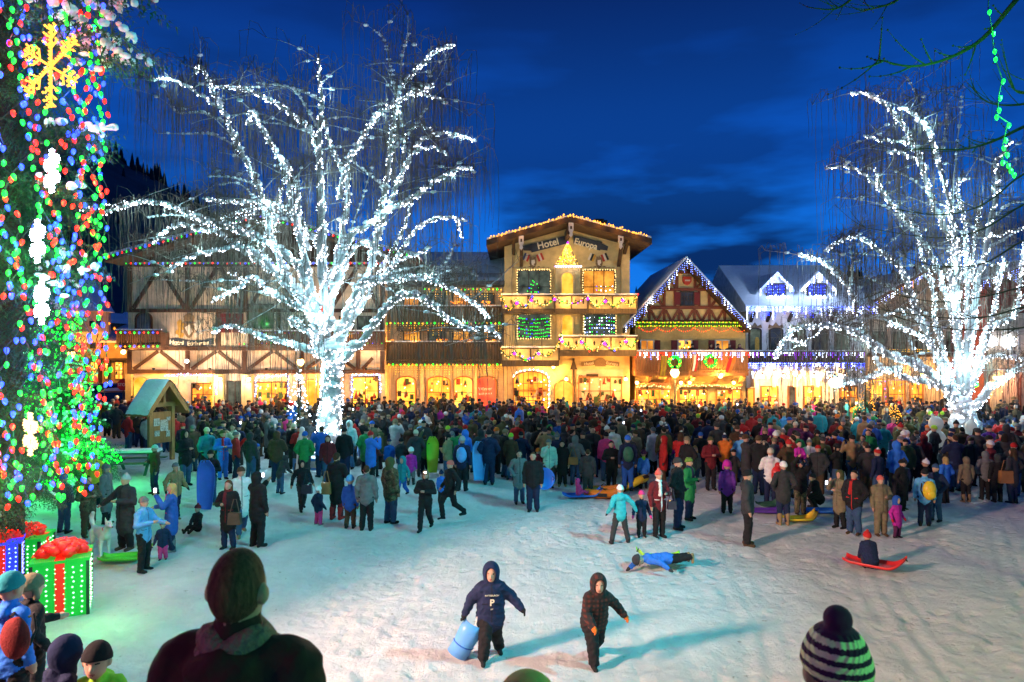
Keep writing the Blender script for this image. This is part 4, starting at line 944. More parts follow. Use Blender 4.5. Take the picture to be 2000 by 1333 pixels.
# ground floor
part_box(B_, 'corner_pier', f, 250, 731, 262, 829, -.3, .02, 'ochre')
archwin(B_, f, 262, 738, 290, 829, 14, 'door_lit', 'ochre', name='arched_passage')
for a, b, y0, m_ in ((322, 340, 752, 'shop_warm'), (377, 418, 750, 'shop_warm'), (502, 560, 748, 'shop_warm'), (690, 738, 738, 'shop_gold')): window(B_, f, a, y0, b, 800, m_, 2, 1, 'dark_wood')
archwin(B_, f, 596, 744, 622, 829, 12, 'door_lit', 'ochre', name='arched_passage')
window(B_, f, 446, 746, 474, 829, 'room_dim', 2, 2, 'dark_wood', name='door')
for a in (420, 476): part_box(B_, 'pillar', f, a, 731, a+20, 829, -.35, .02, 'cream')
for k, a in enumerate((430, 486)): sconce(['white lamp on the pillar left of the dark hotel door', 'white lamp on the pillar right of the dark hotel door'][k], W3(a, 741, 39.95), 60, (1, .78, .6), .1, 'lamp_white')
string('blue white bulbs above the shop window left of the hotel pillars', [W3(322, 734, 40.2), W3(370, 732, 40.2), W3(420, 734, 40.2), W3(422, 775, 40.2)], ['bulb_coolblue', 'bulb_white', 'bulb_blue'], .045, .14, .04)
string('blue white bulbs framing the shop window right of the hotel pillars', [W3(499, 775, 40.2), W3(500, 736, 40.2), W3(562, 734, 40.2), W3(563, 775, 40.2)], ['bulb_coolblue', 'bulb_white'], .045, .14, .04)
string('blue white bulbs framing the shop window beyond the left lit tree', [W3(688, 775, 40.2), W3(688, 733, 40.2), W3(742, 732, 40.2), W3(743, 770, 40.2)], ['bulb_coolblue', 'bulb_white'], .045, .14, .04)
sconce('bright white lamp hanging below the hotel crest', W3(365, 706, 39.6), 90, (1, .80, .66), .12, 'lamp_white', False)
sconce('amber lamp below the small timber balcony', W3(241, 688, 39.4), 110, (1, .5, .12), .14)
for a in (300, 400, 530, 610, 715): lamp('shop_light', W3(a, 752, 39.9), 180, WARM, .06, B_)
# ================================================================ far chalets up the side street
f = Fa(72.0)
C1 = thing('turret_chalet', 'distant chalet with snowy cone turret and orange lit walls', 'house')
fprism(f, [(120, 800), (262, 800), (262, 660), (120, 660)], 0, 12).build('wall', M['ochre'], C1)
mb = MB(); mb.prismx([(71, f.Z(666)), (78, f.Z(628)), (85, f.Z(666)), (71, f.Z(670))], f.X(150), f.X(262)); mb.build('roof', M['snow'], C1)
mb = MB(); slab(mb, f.X(118), f.Z(632), f.X(160), f.Z(606), 71, 84, .4); slab(mb, f.X(160), f.Z(606), f.X(190), f.Z(622), 71, 84, .4); mb.build('gable_roof', M['snow'], C1)
fprism(f, [(124, 660), (186, 660), (186, 626), (160, 612), (124, 634)], .2, 10).build('gable_wall', M['orange_wood'], C1)
cx = f.X(188); tz = f.Z(650)
tw = MB().lathe([(2.1, 0), (1.0, -1.1)][::-1]+[(2.1, 0.02), (2.1, 2.1)], (cx, 70.6, tz), 8).build('turret', M['cream_pink'], C1)
MB().lathe([(2.5, 0), (1.6, 1.6), (.6, 3.3), (.3, 3.6)], (cx, 70.6, tz+2.1), 8).build('turret_roof', M['snow'], tw)
ft = Fa(68.4)
for a in (180, 194): window(C1, ft, a-3, 628, a+3, 636, 'room_dark', 1, 1, 'frame_dark', 1)
for a in (182, 196): window(C1, f, a-4, 670, a+4, 680, 'room_dark', 1, 1, 'frame_dark', 1)
for a, b in ((178, 192), (206, 216), (226, 240)): window(C1, f, a, 708, b, 740, 'shop_gold', 2, 2, 'orange_wood', 1)
part_box(C1, 'porch_beam', f, 170, 700, 262, 704, -.8, .02, 'dark_wood')
for a in (172, 201, 218): part_box(C1, 'post', f, a, 704, a+3, 800, -.7, -.4, 'dark_wood')
string('orange bulbs in the gable of the distant turret chalet', [W3(132, 632, 71), W3(158, 615, 71), W3(178, 622, 71)], ['bulb_orange'], .12, .35, .25)
string('orange bulbs under the snowy roof beside the turret', [W3(206, 632, 71), W3(228, 640, 71)], ['bulb_orange'], .12, .3, .3)
lamp('wall_light', W3(212, 690, 69), 400, WARM, .1, C1); lamp('wall_light', W3(155, 690, 69), 300, WARM, .1, C1)
f = Fa(78.0)
C2 = thing('snowy_cottage', 'distant cottage with violet tinted snowy roof beside the turret chalet', 'house')
fprism(f, [(226, 800), (262, 800), (262, 640), (226, 640)], 0, 10).build('wall', M['white_stucco'], C2)
mb = MB(); mb.prismx([(77, f.Z(645)), (82, f.Z(606)), (88, f.Z(645)), (77, f.Z(648))], f.X(205), f.X(270)); mb.build('roof', M['snow'], C2)
for a in (236, 250): window(C2, f, a-4, 660, a+4, 674, 'room_amber', 1, 1)
# street lamps
def street_lamp(label, px, py, d, power, col=(1, .5, .12), r=.2, mt='lampglass', pole=True):
    x, y, z = W3(px, py, d); g_ = gh1(x, y); t = thing('street_lamp', label, 'street lamp', (x, y, g_))
    h = z-g_
    MB().lathe([(.13, 0), (.12, .5), (.06, .6), (.05, h-.4), (.07, h-.3), (.12, h-.26)], (0, 0, 0), 8).build('pole', M['metal_pole'], t, smooth=True)
    MB().lathe([(.06, -r), (r*.75, -r*.55), (r, .1*r), (r*.7, r*.8), (.05, r)], (0, 0, h), 9).build('lantern', M[mt], t, smooth=True)
    MB().lathe([(r*.95, r*.85), (r*.3, r*1.3), (.02, r*1.6)], (0, 0, h), 8).build('lantern_cap', M['iron'], t)
    lamp('lamp_light', (0, -r*1.5, h), power*2.0, col, .1, t)
street_lamp('amber street lamp glowing at the far chalets', 139, 694, 60, 700, r=.35)
street_lamp('orange lantern street lamp beside the left lit tree trunk', 587, 708, 37, 200, r=.2)
street_lamp('bright amber lamp post in front of the timbered gable house', 1318, 729, 38, 500, r=.26)
street_lamp('dazzling white street lamp in front of the white dormer house', 1630, 748, 36, 420, (1, .72, .4), .3, 'lamp_white')
# flag, signs
x, y, z = W3(172, 690, 60); t = thing('flag_on_pole', 'red and white maple leaf flag leaning from the chalet porch', 'flag', (x, y, z))
MB().tube([(-.1, 0, -1.6), (.9, 0, 1.7)], .04, 5).build('pole', M['metal_pole'], t)
for k, m_ in enumerate(('flag_red', 'white_paint', 'flag_red')):
    mb = MB(); vs = []
    for i in range(7):
        for s_ in (0, 1): u = (k+s_)/3*(1.0); vs.append((.75+i*.05-.1*u*i*.3+u*.25, .06*math.sin(i+u*5), 1.35-u*2.3-i*.22+u*i*.1))
    mb.add(vs, [(2*i, 2*i+1, 2*i+3, 2*i+2) for i in range(6)]); mb.build('flag_cloth', M[m_], t, smooth=True)
fs_ = Fa(46); x, y, z = W3(160, 757, 46); t = thing('street_sign', 'small green board with white panel on a post by the cars', 'sign', (x, y, 0))
MB().tube([(0, .05, 0), (0, .05, z+.35)], .04, 6).build('post', M['metal_pole'], t); MB().box(-.5, .5, -.03, .0, z-.25, z+.25).build('board', M['sign_green'], t); MB().box(-.42, .42, -.045, -.032, z-.17, z+.17).build('panel', M['white_paint'], t)
x, y, z = W3(240, 752, 44); t = thing('stop_sign', 'red octagonal stop sign by the hotel corner', 'sign', (x, y, 0))
MB().tube([(0, .05, 0), (0, .05, z+.4)], .04, 6).build('post', M['metal_pole'], t); oct_ = [(.38*math.cos(R(22.5+45*k)), z+.38*math.sin(R(22.5+45*k))) for k in range(8)]
MB().prism(oct_, -.03, 0).build('face', M['stop_red'], t)
me = textmesh('STOP', .26, 'white_paint')
tx = ob('lettering', me, t); tx.location = (0, -.035, z); tx.rotation_euler = (R(90), 0, 0)
# parked cars with snow on them
def car(label, px, py, d, rz, paint, snow=True, L_=4.4):
    x, y, z = W3(px, py, d); t = thing('parked_car', label, 'car', (x, y, 0), rz, 'cars parked up the side street'); w = .88
    prof = [(-2.2, .35), (-2.2, .8), (-1.95, .95), (-1.1, 1.02), (-.5, 1.02), (1.6, 1.0), (2.15, .92), (2.2, .4)]
    cab = [(-1.05, 1.02), (-.35, 1.62), (1.3, 1.66), (2.0, 1.05), (1.9, 1.0)]
    b = MB(); b.add([(a, -w, h) for a, h in prof]+[(a, w, h) for a, h in prof], [tuple(range(7, -1, -1)), tuple(range(8, 16))]+[(i, (i+1) % 8, (i+1) % 8+8, i+8) for i in range(8)]); b.build('body', M[paint], t)
    n = len(cab); b = MB(); b.add([(a, -w*(.97 if h < 1.2 else .8), h) for a, h in cab]+[(a, w*(.97 if h < 1.2 else .8), h) for a, h in cab], [tuple(range(n-1, -1, -1)), tuple(range(n, 2*n))]+[(i, (i+1) % n, (i+1) % n+n, i+n) for i in range(n)]); cb = b.build('cabin', M['car_glass'], t)
    MB().box(-.38, 1.33, -.72, .72, 1.64, 1.72).build('roof', M[paint], cb)
    for a, s in ((-1.4, -1), (1.4, -1), (-1.4, 1), (1.4, 1)):
        wv = MB(); wv.tube([(a, s*(w-.18), .33), (a, s*(w+.03), .33)], .33, 14); ww = wv.build('wheel', M['tyre'], t); MB().tube([(a, s*(w+.031), .33), (a, s*(w+.05), .33)], .19, 10).build('rim', M['chrome'], ww)
    for s in (-1, 1): MB().box(-2.24, -2.19, s*.75-.14, s*.75+.14, .66, .82).build('headlight', M['lamp_white' if not snow else 'white_paint'], t); MB().box(2.16, 2.23, s*.75-.12, s*.75+.12, .72, .9).build('tail_light', M['stop_red'], t)
    if snow:
        MB().blob((.45, 0, 1.76), (.95, .72, .14), .15, nu=14).build('snow_cap', M['snow'], t, smooth=True); MB().blob((-1.6, 0, 1.02), (.6, .8, .1), .15, nu=14).build('snow_cap', M['snow'], t, smooth=True)
car('dark car with blue lit rear window parked up the side street', 205, 745, 56, R(12), 'car_paint', False)
car('orange car under thick snow behind the stop sign', 218, 770, 46, R(4), 'car_orange', True)
car('dark car half hidden by the green lit tree', 155, 768, 52, R(-8), 'car_paint', True)
lamp('police_light', W3(216, 742, 54.5), 25, (.15, .1, 1), .06)
# ---------------------------------------------------------------- information kiosk with a snow roof
x, y, _ = W3(318, 870, 29.0); y = 27.5; x = PX(315, y); t = thing('information_kiosk', 'wooden notice board kiosk with steep snowy roof', 'kiosk', (x, y, gh1(x, y)), R(64))
kw = M['kiosk_wood']; t.scale = (.8, .8, 1.0)
for sx in (-.62, .62): MB().box(sx-.09, sx+.09, -.09, .09, 0, 2.35).build('post', kw, t)
bd = MB().box(-.53, .53, -.05, .05, .75, 2.0).build('board', M['orange_wood'], t)
for a, b, w, h in ((-.3, 1.6, .16, .3), (.12, 1.45, .22, .45), (-.28, 1.15, .14, .22), (.33, 1.1, .1, .25), (.36, 1.7, .1, .15)): MB().box(a-w, a+w, -.07, -.052, b-h/2, b+h/2).build('notice', M['poster'], bd)
MB().box(-.85, .85, -.1, .1, 2.2, 2.38).build('cross_beam', kw, t)
for sx in (-1, 1): MB().bar((sx*1.05, -.55, 2.05), (0, -.55, 3.2), .2, .12).build('barge_board', kw, t); MB().bar((sx*1.05, .95, 2.05), (0, .95, 3.2), .2, .12).build('barge_board', kw, t)
MB().bar((0, -.2, 2.38), (0, -.2, 3.05), .13, .13, (0, 1, 0)).build('king_post', kw, t)
mb = MB(); slab(mb, -1.15, 1.98, 0, 3.24, -.6, 1.0, .1); slab(mb, 0, 3.24, 1.15, 1.98, -.6, 1.0, .1); rf = mb.build('roof', kw, t)
mb = MB()
for sx in (-1, 1):
    V = []; n = 12
    for i in range(n+1):
        for j in range(n+1):
            u = i/n; v = j/n; e = min(u, 1-u)*6; e = min(1, e)*min(1, min(v, 1-v)*6+.2); th = .2*e**.5+.03*random.random()
            V.append((sx*1.2*u, -.64+1.68*v, 3.28-1.34*u+th))
    mb.add(V, [(i*(n+1)+j, i*(n+1)+j+1, (i+1)*(n+1)+j+1, (i+1)*(n+1)+j) for i in range(n) for j in range(n)])
mb.build('snow_cap', M['snow'], rf, smooth=True)
t = thing('picnic_bench', 'green picnic bench beside the notice board kiosk', 'bench', (PX(262, 25), 25, gh1(PX(262, 25), 25)), R(10))
MB().box(-.9, .9, -.3, .3, .72, .77).build('table_top', M['bench_green'], t); MB().box(-.88, .88, -.29, .29, .772, .86).build('snow_cap', M['snow'], t)
for s in (-1, 1):
    MB().box(-.9, .9, s*.7-.13, s*.7+.13, .43, .47).build('seat', M['bench_green'], t)
    for a in (-.6, .6): MB().bar((a, s*.75, 0), (a, s*.12, .72), .08, .08, (1, 0, 0)).build('leg', M['bench_green'], t)
for a in (-.6, .6): MB().bar((a, -.78, .4), (a, .78, .4), .06, .06).build('stretcher', M['bench_green'], t)

# uplights added on the ledge to brighten the wall of the timbered hotel
for k, a in enumerate((300, 410, 520, 640, 715)):
    t = thing('added_uplight', 'added uplight on the ledge of the timbered hotel %s' % ['near its corner', 'under the name ribbon', 'below the green lit window', 'behind the lit trunk', 'near the balcony wing'][k], 'lamp', W3(a, 724, 38.9))
    MB().lathe([(.05, 0), (.09, .12), (.07, .14)], (0, 0, 0), 9).build('housing', M['iron'], t); MB().bar((0, .02, .03), (0, 1.55, .0), .04, .04).build('arm', M['iron'], t)
    l = lamp('added_uplight_lamp', (0, 0, .2), 380, (1.0, .72, .46), .06, t, 'SPOT'); l.data.spot_size = R(120); l.data.spot_blend = .8; l.rotation_euler = (R(180-28), 0, 0)
# ================================================================ the two tall weeping birches wound with white lights
def smooth_path(P, k=5):
    P = [Vector(p) for p in P]; out = []
    for i in range(len(P)-1):
        p0 = P[max(i-1, 0)]; p1 = P[i]; p2 = P[i+1]; p3 = P[min(i+2, len(P)-1)]
        for j in range(k):
            t = j/k; out.append(.5*((2*p1)+(p2-p0)*t+(2*p0-5*p1+4*p2-p3)*t*t+(3*p1-p0-3*p2+p3)*t*t*t))
    out.append(P[-1]); return out
def lit_tree_big(which, base_d, trunk, limbs, bare, seed, hang_n, light_n, light_p):
    rr = random.Random(seed); fx = lambda x, y, o=0: Vector(W3(x, y, base_d+o))
    bx, by = trunk[0][0], trunk[0][1]; X0 = PX(bx, base_d); root = thing('birch_tree', 'tall %s birch wound with white lights' % which, 'tree', (X0, base_d, gh1(X0, base_d)), 0, 'birches wound with white lights')
    O = Vector(root.location); tr = MB(); snow = MB(); twigs = MB(); allpts = []; strings = []
    def limb(path, r0, r1, lit=True, dep=None, dens=1.0):
        dd = rr.uniform(-1, 1)*3.2 if dep is None else dep; n = len(path); P = []
        for i, (a, b) in enumerate(path):
            u = i/max(1, n-1); P.append(fx(a, b, dd*(u**.8))-O)
        S = smooth_path(P, 5); m = len(S); rad = [(r0+(r1-r0)*(i/(m-1))**.75)*(1.15 if r0 > .055 else 1.0) for i in range(m)]
        S = [s+Vector((rr.uniform(-1, 1), rr.uniform(-1, 1), rr.uniform(-1, 1)))*min(.05, rad[i]*.5) for i, s in enumerate(S)]
        tr.tube(S, rad, 7 if r0 > .06 else 5)
        # snow lying on the upper side
        for i in range(m-1):
            v = S[i+1]-S[i]
            if v.length < 1e-4: continue
            flat = math.hypot(v.x, v.y)/v.length
            if flat > .35 and rr.random() < .9:
                c = (S[i]+S[i+1])*.5; w = rad[i]*.75+.035; nn_ = max(1, int(v.length/.22))
                for q in range(nn_):
                    c = S[i]+v*((q+rr.random())/nn_); snow.blob((c.x, c.y, c.z+rad[i]*.8), (w*rr.uniform(1, 2.1), w*rr.uniform(.9, 1.4), w*rr.uniform(.6, 1.2)), .35, 0, rr.randrange(1, 10**6), 6, 4)
        allpts.extend([(s, rad[i]) for i, s in enumerate(S) if i > m*.25])
        if lit: strings.append((S, rad, dens))
        return S, rad
    tS, tR = limb(trunk, .46, .30, True, 0, 2.6)
    trunk_top = trunk[-1]
    for L_ in limbs:
        path, r0 = L_[0], L_[1]; dep = L_[2] if len(L_) > 2 else None
        limb(path, r0, .03, True, dep)
    for path in bare: limb(path, .05, .012, False)
    base_pts = list(allpts)
    # finer unlit branches with pale bark
    for k in range(190):
        p, r = rr.choice(base_pts); 
        if r > .16: continue
        a = rr.uniform(0, 6.28); l = rr.uniform(.8, 2.6); v = Vector((math.cos(a), math.sin(a)*.8, rr.uniform(-.1, .75))).normalized(); S = [p]
        for i in range(5): v = (v+Vector((rr.uniform(-.2, .2), rr.uniform(-.2, .2), rr.uniform(-.16, .05)))).normalized(); S.append(S[-1]+v*l/5)
        r_ = min(.028, r*.6); tr.tube(S, [r_*(1-.75*i/5) for i in range(6)], 4, cap=False); allpts.extend([(s, .01) for s in S[2:]]); 
        if k % 7 == 0 and l > 1.2 and S[-1].z < 10.5: strings.append((S, [r_]*6, 1.0))
        if rr.random() < .5: snow.blob(tuple(S[2]), (.12, .09, .06), .4, 0, rr.randrange(1, 10**6), 6, 4)
    # weeping twigs
    for k in range(hang_n):
        p, r = rr.choice(allpts)
        if p.z < 3.2: continue
        q = p+Vector((rr.gauss(0, .45), rr.gauss(0, .6), rr.uniform(-.1, .5))); h = min(q.z-1.8, rr.choice([rr.uniform(.6, 1.8), rr.uniform(1.4, 4.0)])); S = [p, (p+q)*.5+Vector((0, 0, .2)), q]; x = q
        sw = rr.uniform(-.12, .12)
        for i in range(4): x = x+Vector((sw*.3+rr.uniform(-.05, .05), rr.uniform(-.05, .05), -h/4)); S.append(x)
        twigs.tube(S, [.011, .010, .0095, .009, .008, .007, .005], 3, cap=False)
    tr.build('trunk_and_limbs', M['bark'], root, smooth=True); snow.build('snow_on_limbs', M['snow'], root, smooth=True, kind='stuff'); twigs.build('weeping_twigs', M['twig'], root, kind='stuff')
    # light strings: a spiral of bulbs up every wound limb
    lamps = []; 
    for si, (S, rad, dens) in enumerate(strings):
        st = thing('string_lights', 'white bulb string wound up a limb of the %s birch' % which if si else 'white bulb strings wrapped thickly round the trunk of the %s birch' % which, 'string lights', tuple(O), 0, 'white strings on the %s birch' % which if si else None)
        mb = MB(); wire = []; turns = (2 if rad[0] > .05 else 1) if si else 6
        R0 = resample(S, .05 if si else .03); n = len(R0)
        for tn in range(turns):
            ph = rr.uniform(0, 6.28); wl = []
            for i, p in enumerate(R0):
                u = i/max(1, n-1); rd = rad[min(len(rad)-1, int(u*(len(rad)-1)))]; ph += .045/max(.08, rd*1.3) if si else .5
                t_ = (R0[min(i+1, n-1)]-R0[max(i-1, 0)]).normalized(); b = t_.cross(Vector((.3, .9, .2))).normalized(); c = t_.cross(b); q = p+(b*math.cos(ph)+c*math.sin(ph))*(rd+.03)
                if i % 2 == 0: wl.append(q)
                keep = (i % 2 == 0) if si else (i % 2 == 0)
                if keep and rr.random() < .93:
                    qq = q+Vector((rr.uniform(-.02, .02), rr.uniform(-.02, .02), rr.uniform(-.02, .02))); mb.octa(qq, .025*rr.uniform(.65, 1.5))
                    lamps.append(q+ (q-p).normalized()*.10)
            if len(wl) > 2: wire.append(wl)
        mb.build('bulbs', M['bulb_white'], st, kind='stuff'); wm = MB(); [wm.tube(w_, .005, 3, cap=False) for w_ in wire]; wm.build('wire', M['wire'], st)
    for k in range(light_n):
        q = lamps[int((k+.5)/light_n*len(lamps))]; lamp('string_glow', tuple(q), light_p, (.42, .86, 1.0), .035, root)
    return root
z8 = lambda pts: [(200+a*.4875, 50+b*.4875) for a, b in pts]
limbsL = [
 (z8([(870,1290),(830,1150),(740,1010),(695,900),(660,780),(620,640),(555,510),(500,380),(455,290),(430,230),(410,185),(385,168),(370,195)]), .15),
 (z8([(470,330),(400,285),(330,240),(260,215),(195,222)]), .05, -1.5),
 (z8([(900,1150),(890,900),(880,700),(870,540),(840,430),(780,370),(700,315),(620,275),(540,250),(450,245)]), .13, 1.2),
 (z8([(910,1200),(880,1000),(870,700),(870,500),(875,380),(880,300),(870,220),(870,130)]), .15, -.8),
 (z8([(880,1200),(800,900),(760,720),(740,600),(700,520),(660,450),(620,370),(600,345),(580,400)]), .12, -2.2),
 (z8([(900,1250),(930,1000),(965,800),(985,650),(960,580),(930,520),(900,430),(890,380)]), .15, 1.8),
 (z8([(930,1300),(1000,1150),(1060,1030),(1090,900),(1110,760),(1140,640),(1150,520),(1160,430),(1180,330),(1190,260),(1220,220),(1290,150),(1340,100),(1410,80)]), .16, 1.0),
 (z8([(950,700),(980,560),(1010,500),(1050,440),(1090,370),(1140,330),(1230,280),(1290,260),(1325,240)]), .09, -1.0),
 (z8([(1230,280),(1290,280),(1365,300)]), .04, -1.2),
 (z8([(920,1100),(960,930),(1000,840),(1080,790),(1150,740),(1250,690),(1300,650),(1380,600),(1450,570),(1490,590)]), .12, -2.4),
 (z8([(1100,860),(1140,740),(1200,600),(1260,480),(1330,440),(1400,435),(1490,465)]), .09, 2.4),
 (z8([(1190,620),(1240,520),(1320,490),(1385,520)]), .05, -1.5), (z8([(1210,500),(1220,440),(1260,405),(1320,420)]), .045, 2.0),
 (z8([(940,1250),(990,1130),(1050,1030),(1150,1020),(1250,1010),(1340,1030),(1440,1080),(1510,1130),(1550,1180)]), .13, -2.5),
 (z8([(930,1370),(1050,1250),(1130,1140),(1220,1080),(1310,1110),(1380,1170),(1470,1220),(1530,1210),(1600,1250)]), .15, -3.0),
 (z8([(1130,1000),(1200,900),(1240,840),(1300,790),(1380,770),(1455,785)]), .06, 1.5), (z8([(1100,1030),(1180,950),(1260,920),(1310,890)]), .05, -2.0),
 (z8([(900,1330),(850,1310),(760,1280),(650,1250),(560,1220),(490,1205),(440,1240)]), .12, -2.0),
 (z8([(880,1230),(830,1080),(780,960),(680,880),(560,830),(430,790),(330,745),(230,715),(160,710),(70,730),(0,755)]), .16, -1.5),
 (z8([(860,1180),(740,1040),(640,960),(560,900),(460,830),(380,820),(300,800),(220,850),(210,875)]), .12, 2.0),
 (z8([(700,1000),(640,930),(560,890),(470,900),(380,920),(300,960),(265,990)]), .08, -3.0),
 (z8([(830,900),(760,760),(690,720),(600,735),(540,750),(480,780),(440,800)]), .07, 2.6),
 (z8([(700,790),(660,710),(560,710),(480,705),(410,695)]), .06, -1.8),
 (z8([(880,1270),(830,1160),(740,1110),(660,1060),(600,1010),(540,1060),(440,1100)]), .10, -2.8),
 (z8([(880,1120),(780,1060),(690,980),(640,880),(690,760),(720,640),(750,560)]), .09, 2.0),
 (z8([(900,1000),(850,860),(800,790),(770,620),(730,540)]), .08, -1.4),
 (z8([(930,1080),(1000,900),(1060,880),(1120,920),(1150,950)]), .07, 1.5),
 (z8([(890,1350),(800,1200),(750,1180),(780,1210),(850,1230)]), .06, -1.8),
 (z8([(940,1280),(1040,1120),(1130,960),(1200,830),(1240,700)]), .10, 2.8)]
bareL = [z8(p) for p in ([(560,500),(450,440),(350,435),(220,433)], [(500,390),(400,350),(300,350),(265,290)], [(1180,300),(1150,150),(1130,60),(1090,20)], [(1190,300),(1200,120),(1230,30)],
  [(620,640),(520,610),(420,605)], [(660,760),(560,640),(470,640)], [(840,430),(740,400),(640,390)], [(870,420),(800,300),(760,250)], [(1160,500),(1240,420),(1300,330)], [(1100,1010),(1250,970),(1400,970),(1500,1005)], [(1340,1030),(1380,950),(1410,880)],
  [(800,800),(780,650),(800,560)], [(900,1020),(960,900),(1040,700),(1080,560)], [(740,1010),(600,1040),(460,1030),(220,1020)], [(430,790),(300,760),(180,770)], [(1140,650),(1010,550),(960,480)], [(870,300),(760,250),(620,230)])]
lit_tree_big('snow laden', 27.0, [(645,907),(643,850),(646,790),(648,730),(650,680)], limbsL, bareL, 3, 3900, 120, 29)
limbsR = [
 ([(1875,800),(1850,765),(1815,748),(1775,742),(1735,722),(1690,742),(1660,750),(1640,753)], .14, -1.5),
 ([(1868,790),(1850,760),(1828,743),(1798,720),(1765,703),(1728,691),(1700,668),(1666,648),(1633,638),(1600,638),(1560,641),(1530,668),(1512,700)], .17, -2.5),
 ([(1760,720),(1725,724),(1709,698),(1689,652),(1673,612),(1663,572),(1640,543),(1620,523),(1600,511),(1560,498)], .09, 1.5),
 ([(1872,790),(1851,744),(1824,685),(1798,628),(1781,579),(1765,533),(1742,510),(1715,490),(1695,472),(1669,465),(1642,472),(1611,491)], .13, -1.0),
 ([(1877,780),(1870,650),(1868,560),(1867,487),(1837,431),(1815,375),(1800,319),(1785,285),(1770,255),(1751,229),(1725,202),(1702,187),(1687,183),(1661,182)], .15, 1.0),
 ([(1870,620),(1868,500),(1856,412),(1834,319),(1826,289),(1815,259),(1796,236),(1774,217),(1759,210)], .09, -2.0),
 ([(1815,330),(1762,300),(1736,298)], .04, -1.0), ([(1800,310),(1781,285),(1747,277),(1717,274),(1687,266)], .05, 1.6),
 ([(1865,640),(1840,550),(1811,487),(1770,431),(1740,397),(1721,371),(1710,330)], .10, 2.4), ([(1735,390),(1699,352),(1680,337),(1650,326),(1612,330)], .05, 1.0),
 ([(1885,780),(1892,650),(1910,560),(1924,487),(1935,431),(1946,382),(1950,349),(1944,322),(1954,307),(1976,277)], .14, -1.2),
 ([(1888,700),(1890,560),(1886,469),(1879,412),(1869,375),(1875,352),(1886,352)], .09, 2.0),
 ([(1885,815),(1930,765),(1970,735),(2000,712),(2045,690)], .16, -2.0), ([(1900,745),(1912,723),(1925,705),(1945,696),(1972,698),(2005,703)], .09, 1.4),
 ([(1895,760),(1921,664),(1932,644),(1950,633),(1972,626),(1984,610),(1990,581),(1995,525),(2000,470)], .11, 1.8),
 ([(1878,740),(1865,600),(1855,520),(1865,470),(1850,400)], .10, -.8), ([(1868,760),(1830,640),(1822,560),(1800,500),(1790,440)], .09, 2.6),
 ([(1885,740),(1905,620),(1900,520),(1908,440),(1915,400)], .09, 2.2), ([(1862,770),(1840,700),(1800,660),(1760,640),(1735,632)], .08, -2.8),
 ([(1810,640),(1790,612),(1760,606),(1728,618)], .05, -1.0), ([(1892,780),(1935,640),(1950,560),(1960,500)], .08, -1.8)]
bareR = [[(1811,487),(1770,440),(1720,400),(1630,385)], [(1815,375),(1780,350),(1760,340)], [(1924,487),(1960,470),(2000,440)], [(1867,487),(1800,470),(1770,380)], [(1781,579),(1730,560),(1690,540)], [(1660,560),(1665,520),(1660,480)], [(1700,668),(1690,620),(1660,560)], [(1666,648),(1640,620),(1610,610)], [(1935,431),(1970,400),(2000,395)], [(1824,300),(1790,190),(1770,150)], [(1834,319),(1850,240),(1850,180)], [(1860,400),(1868,300),(1880,180)], [(1798,720),(1760,640),(1700,620)]]
lit_tree_big('forked', 28.5, [(1890,893),(1884,850),(1878,815),(1874,790)], limbsR, bareR, 5, 2800, 90, 31)
# ================================================================ conifers
def spray_mesh(n_tw, length, needle, rr, droop=.25):
    """one flat drooping bough: spine, side twigs and needles as small blades (numpy arrays)"""
    V = []; Fc = []
    def blade(p, v, w):
        s = v.cross(Vector((rr.uniform(-.3, .3), rr.uniform(-.3, .3), 1)))
        if s.length < 1e-5: return
        s = s.normalized()*w; o = len(V); V.extend([p-s, p+s, p+v]); Fc.append((o, o+1, o+2))
    def twig(p0, d, l, lev):
        p = p0.copy(); n = max(3, int(l/.055)); st = l/n; v = d.copy()
        for i in range(n):
            v = (v+Vector((0, 0, -droop*.10))).normalized(); q = p+v*st
            o = len(V); s = v.cross(Vector((0, 0, 1))).normalized()*.006; V.extend([p-s, p+s, q]); Fc.append((o, o+1, o+2))
            for k in range(3):
                a = rr.uniform(0, 6.28); b = v.cross(Vector((0, 0, 1))).normalized(); c = v.cross(b)
                nd = (v*.75+b*math.cos(a)+c*math.sin(a)*.8).normalized()*needle*rr.uniform(.7, 1.2); blade(q, nd, .006)
            p = q
    spine = []; p = Vector((0, 0, 0)); v = Vector((1, 0, .1)); n = 9
    for i in range(n): v = (v+Vector((0, 0, -droop*.16))).normalized(); p = p+v*length/n; spine.append((p.copy(), v.copy()))
    twig(Vector((0, 0, 0)), Vector((1, 0, .1)), length, 0)
    for k in range(n_tw):
        i = min(n-1, int(k/n_tw*n)); p, v = spine[i]; s = 1 if k % 2 else -1; l = length*(.5*(1-i/n)+.14)*rr.uniform(.8, 1.15)
        twig(p, Vector((v.x*.75, s*.75, v.z-.12-rr.random()*.2)).normalized(), l, 1)
    return np.array([tuple(a) for a in V], np.float32), np.array(Fc, np.int32), spine
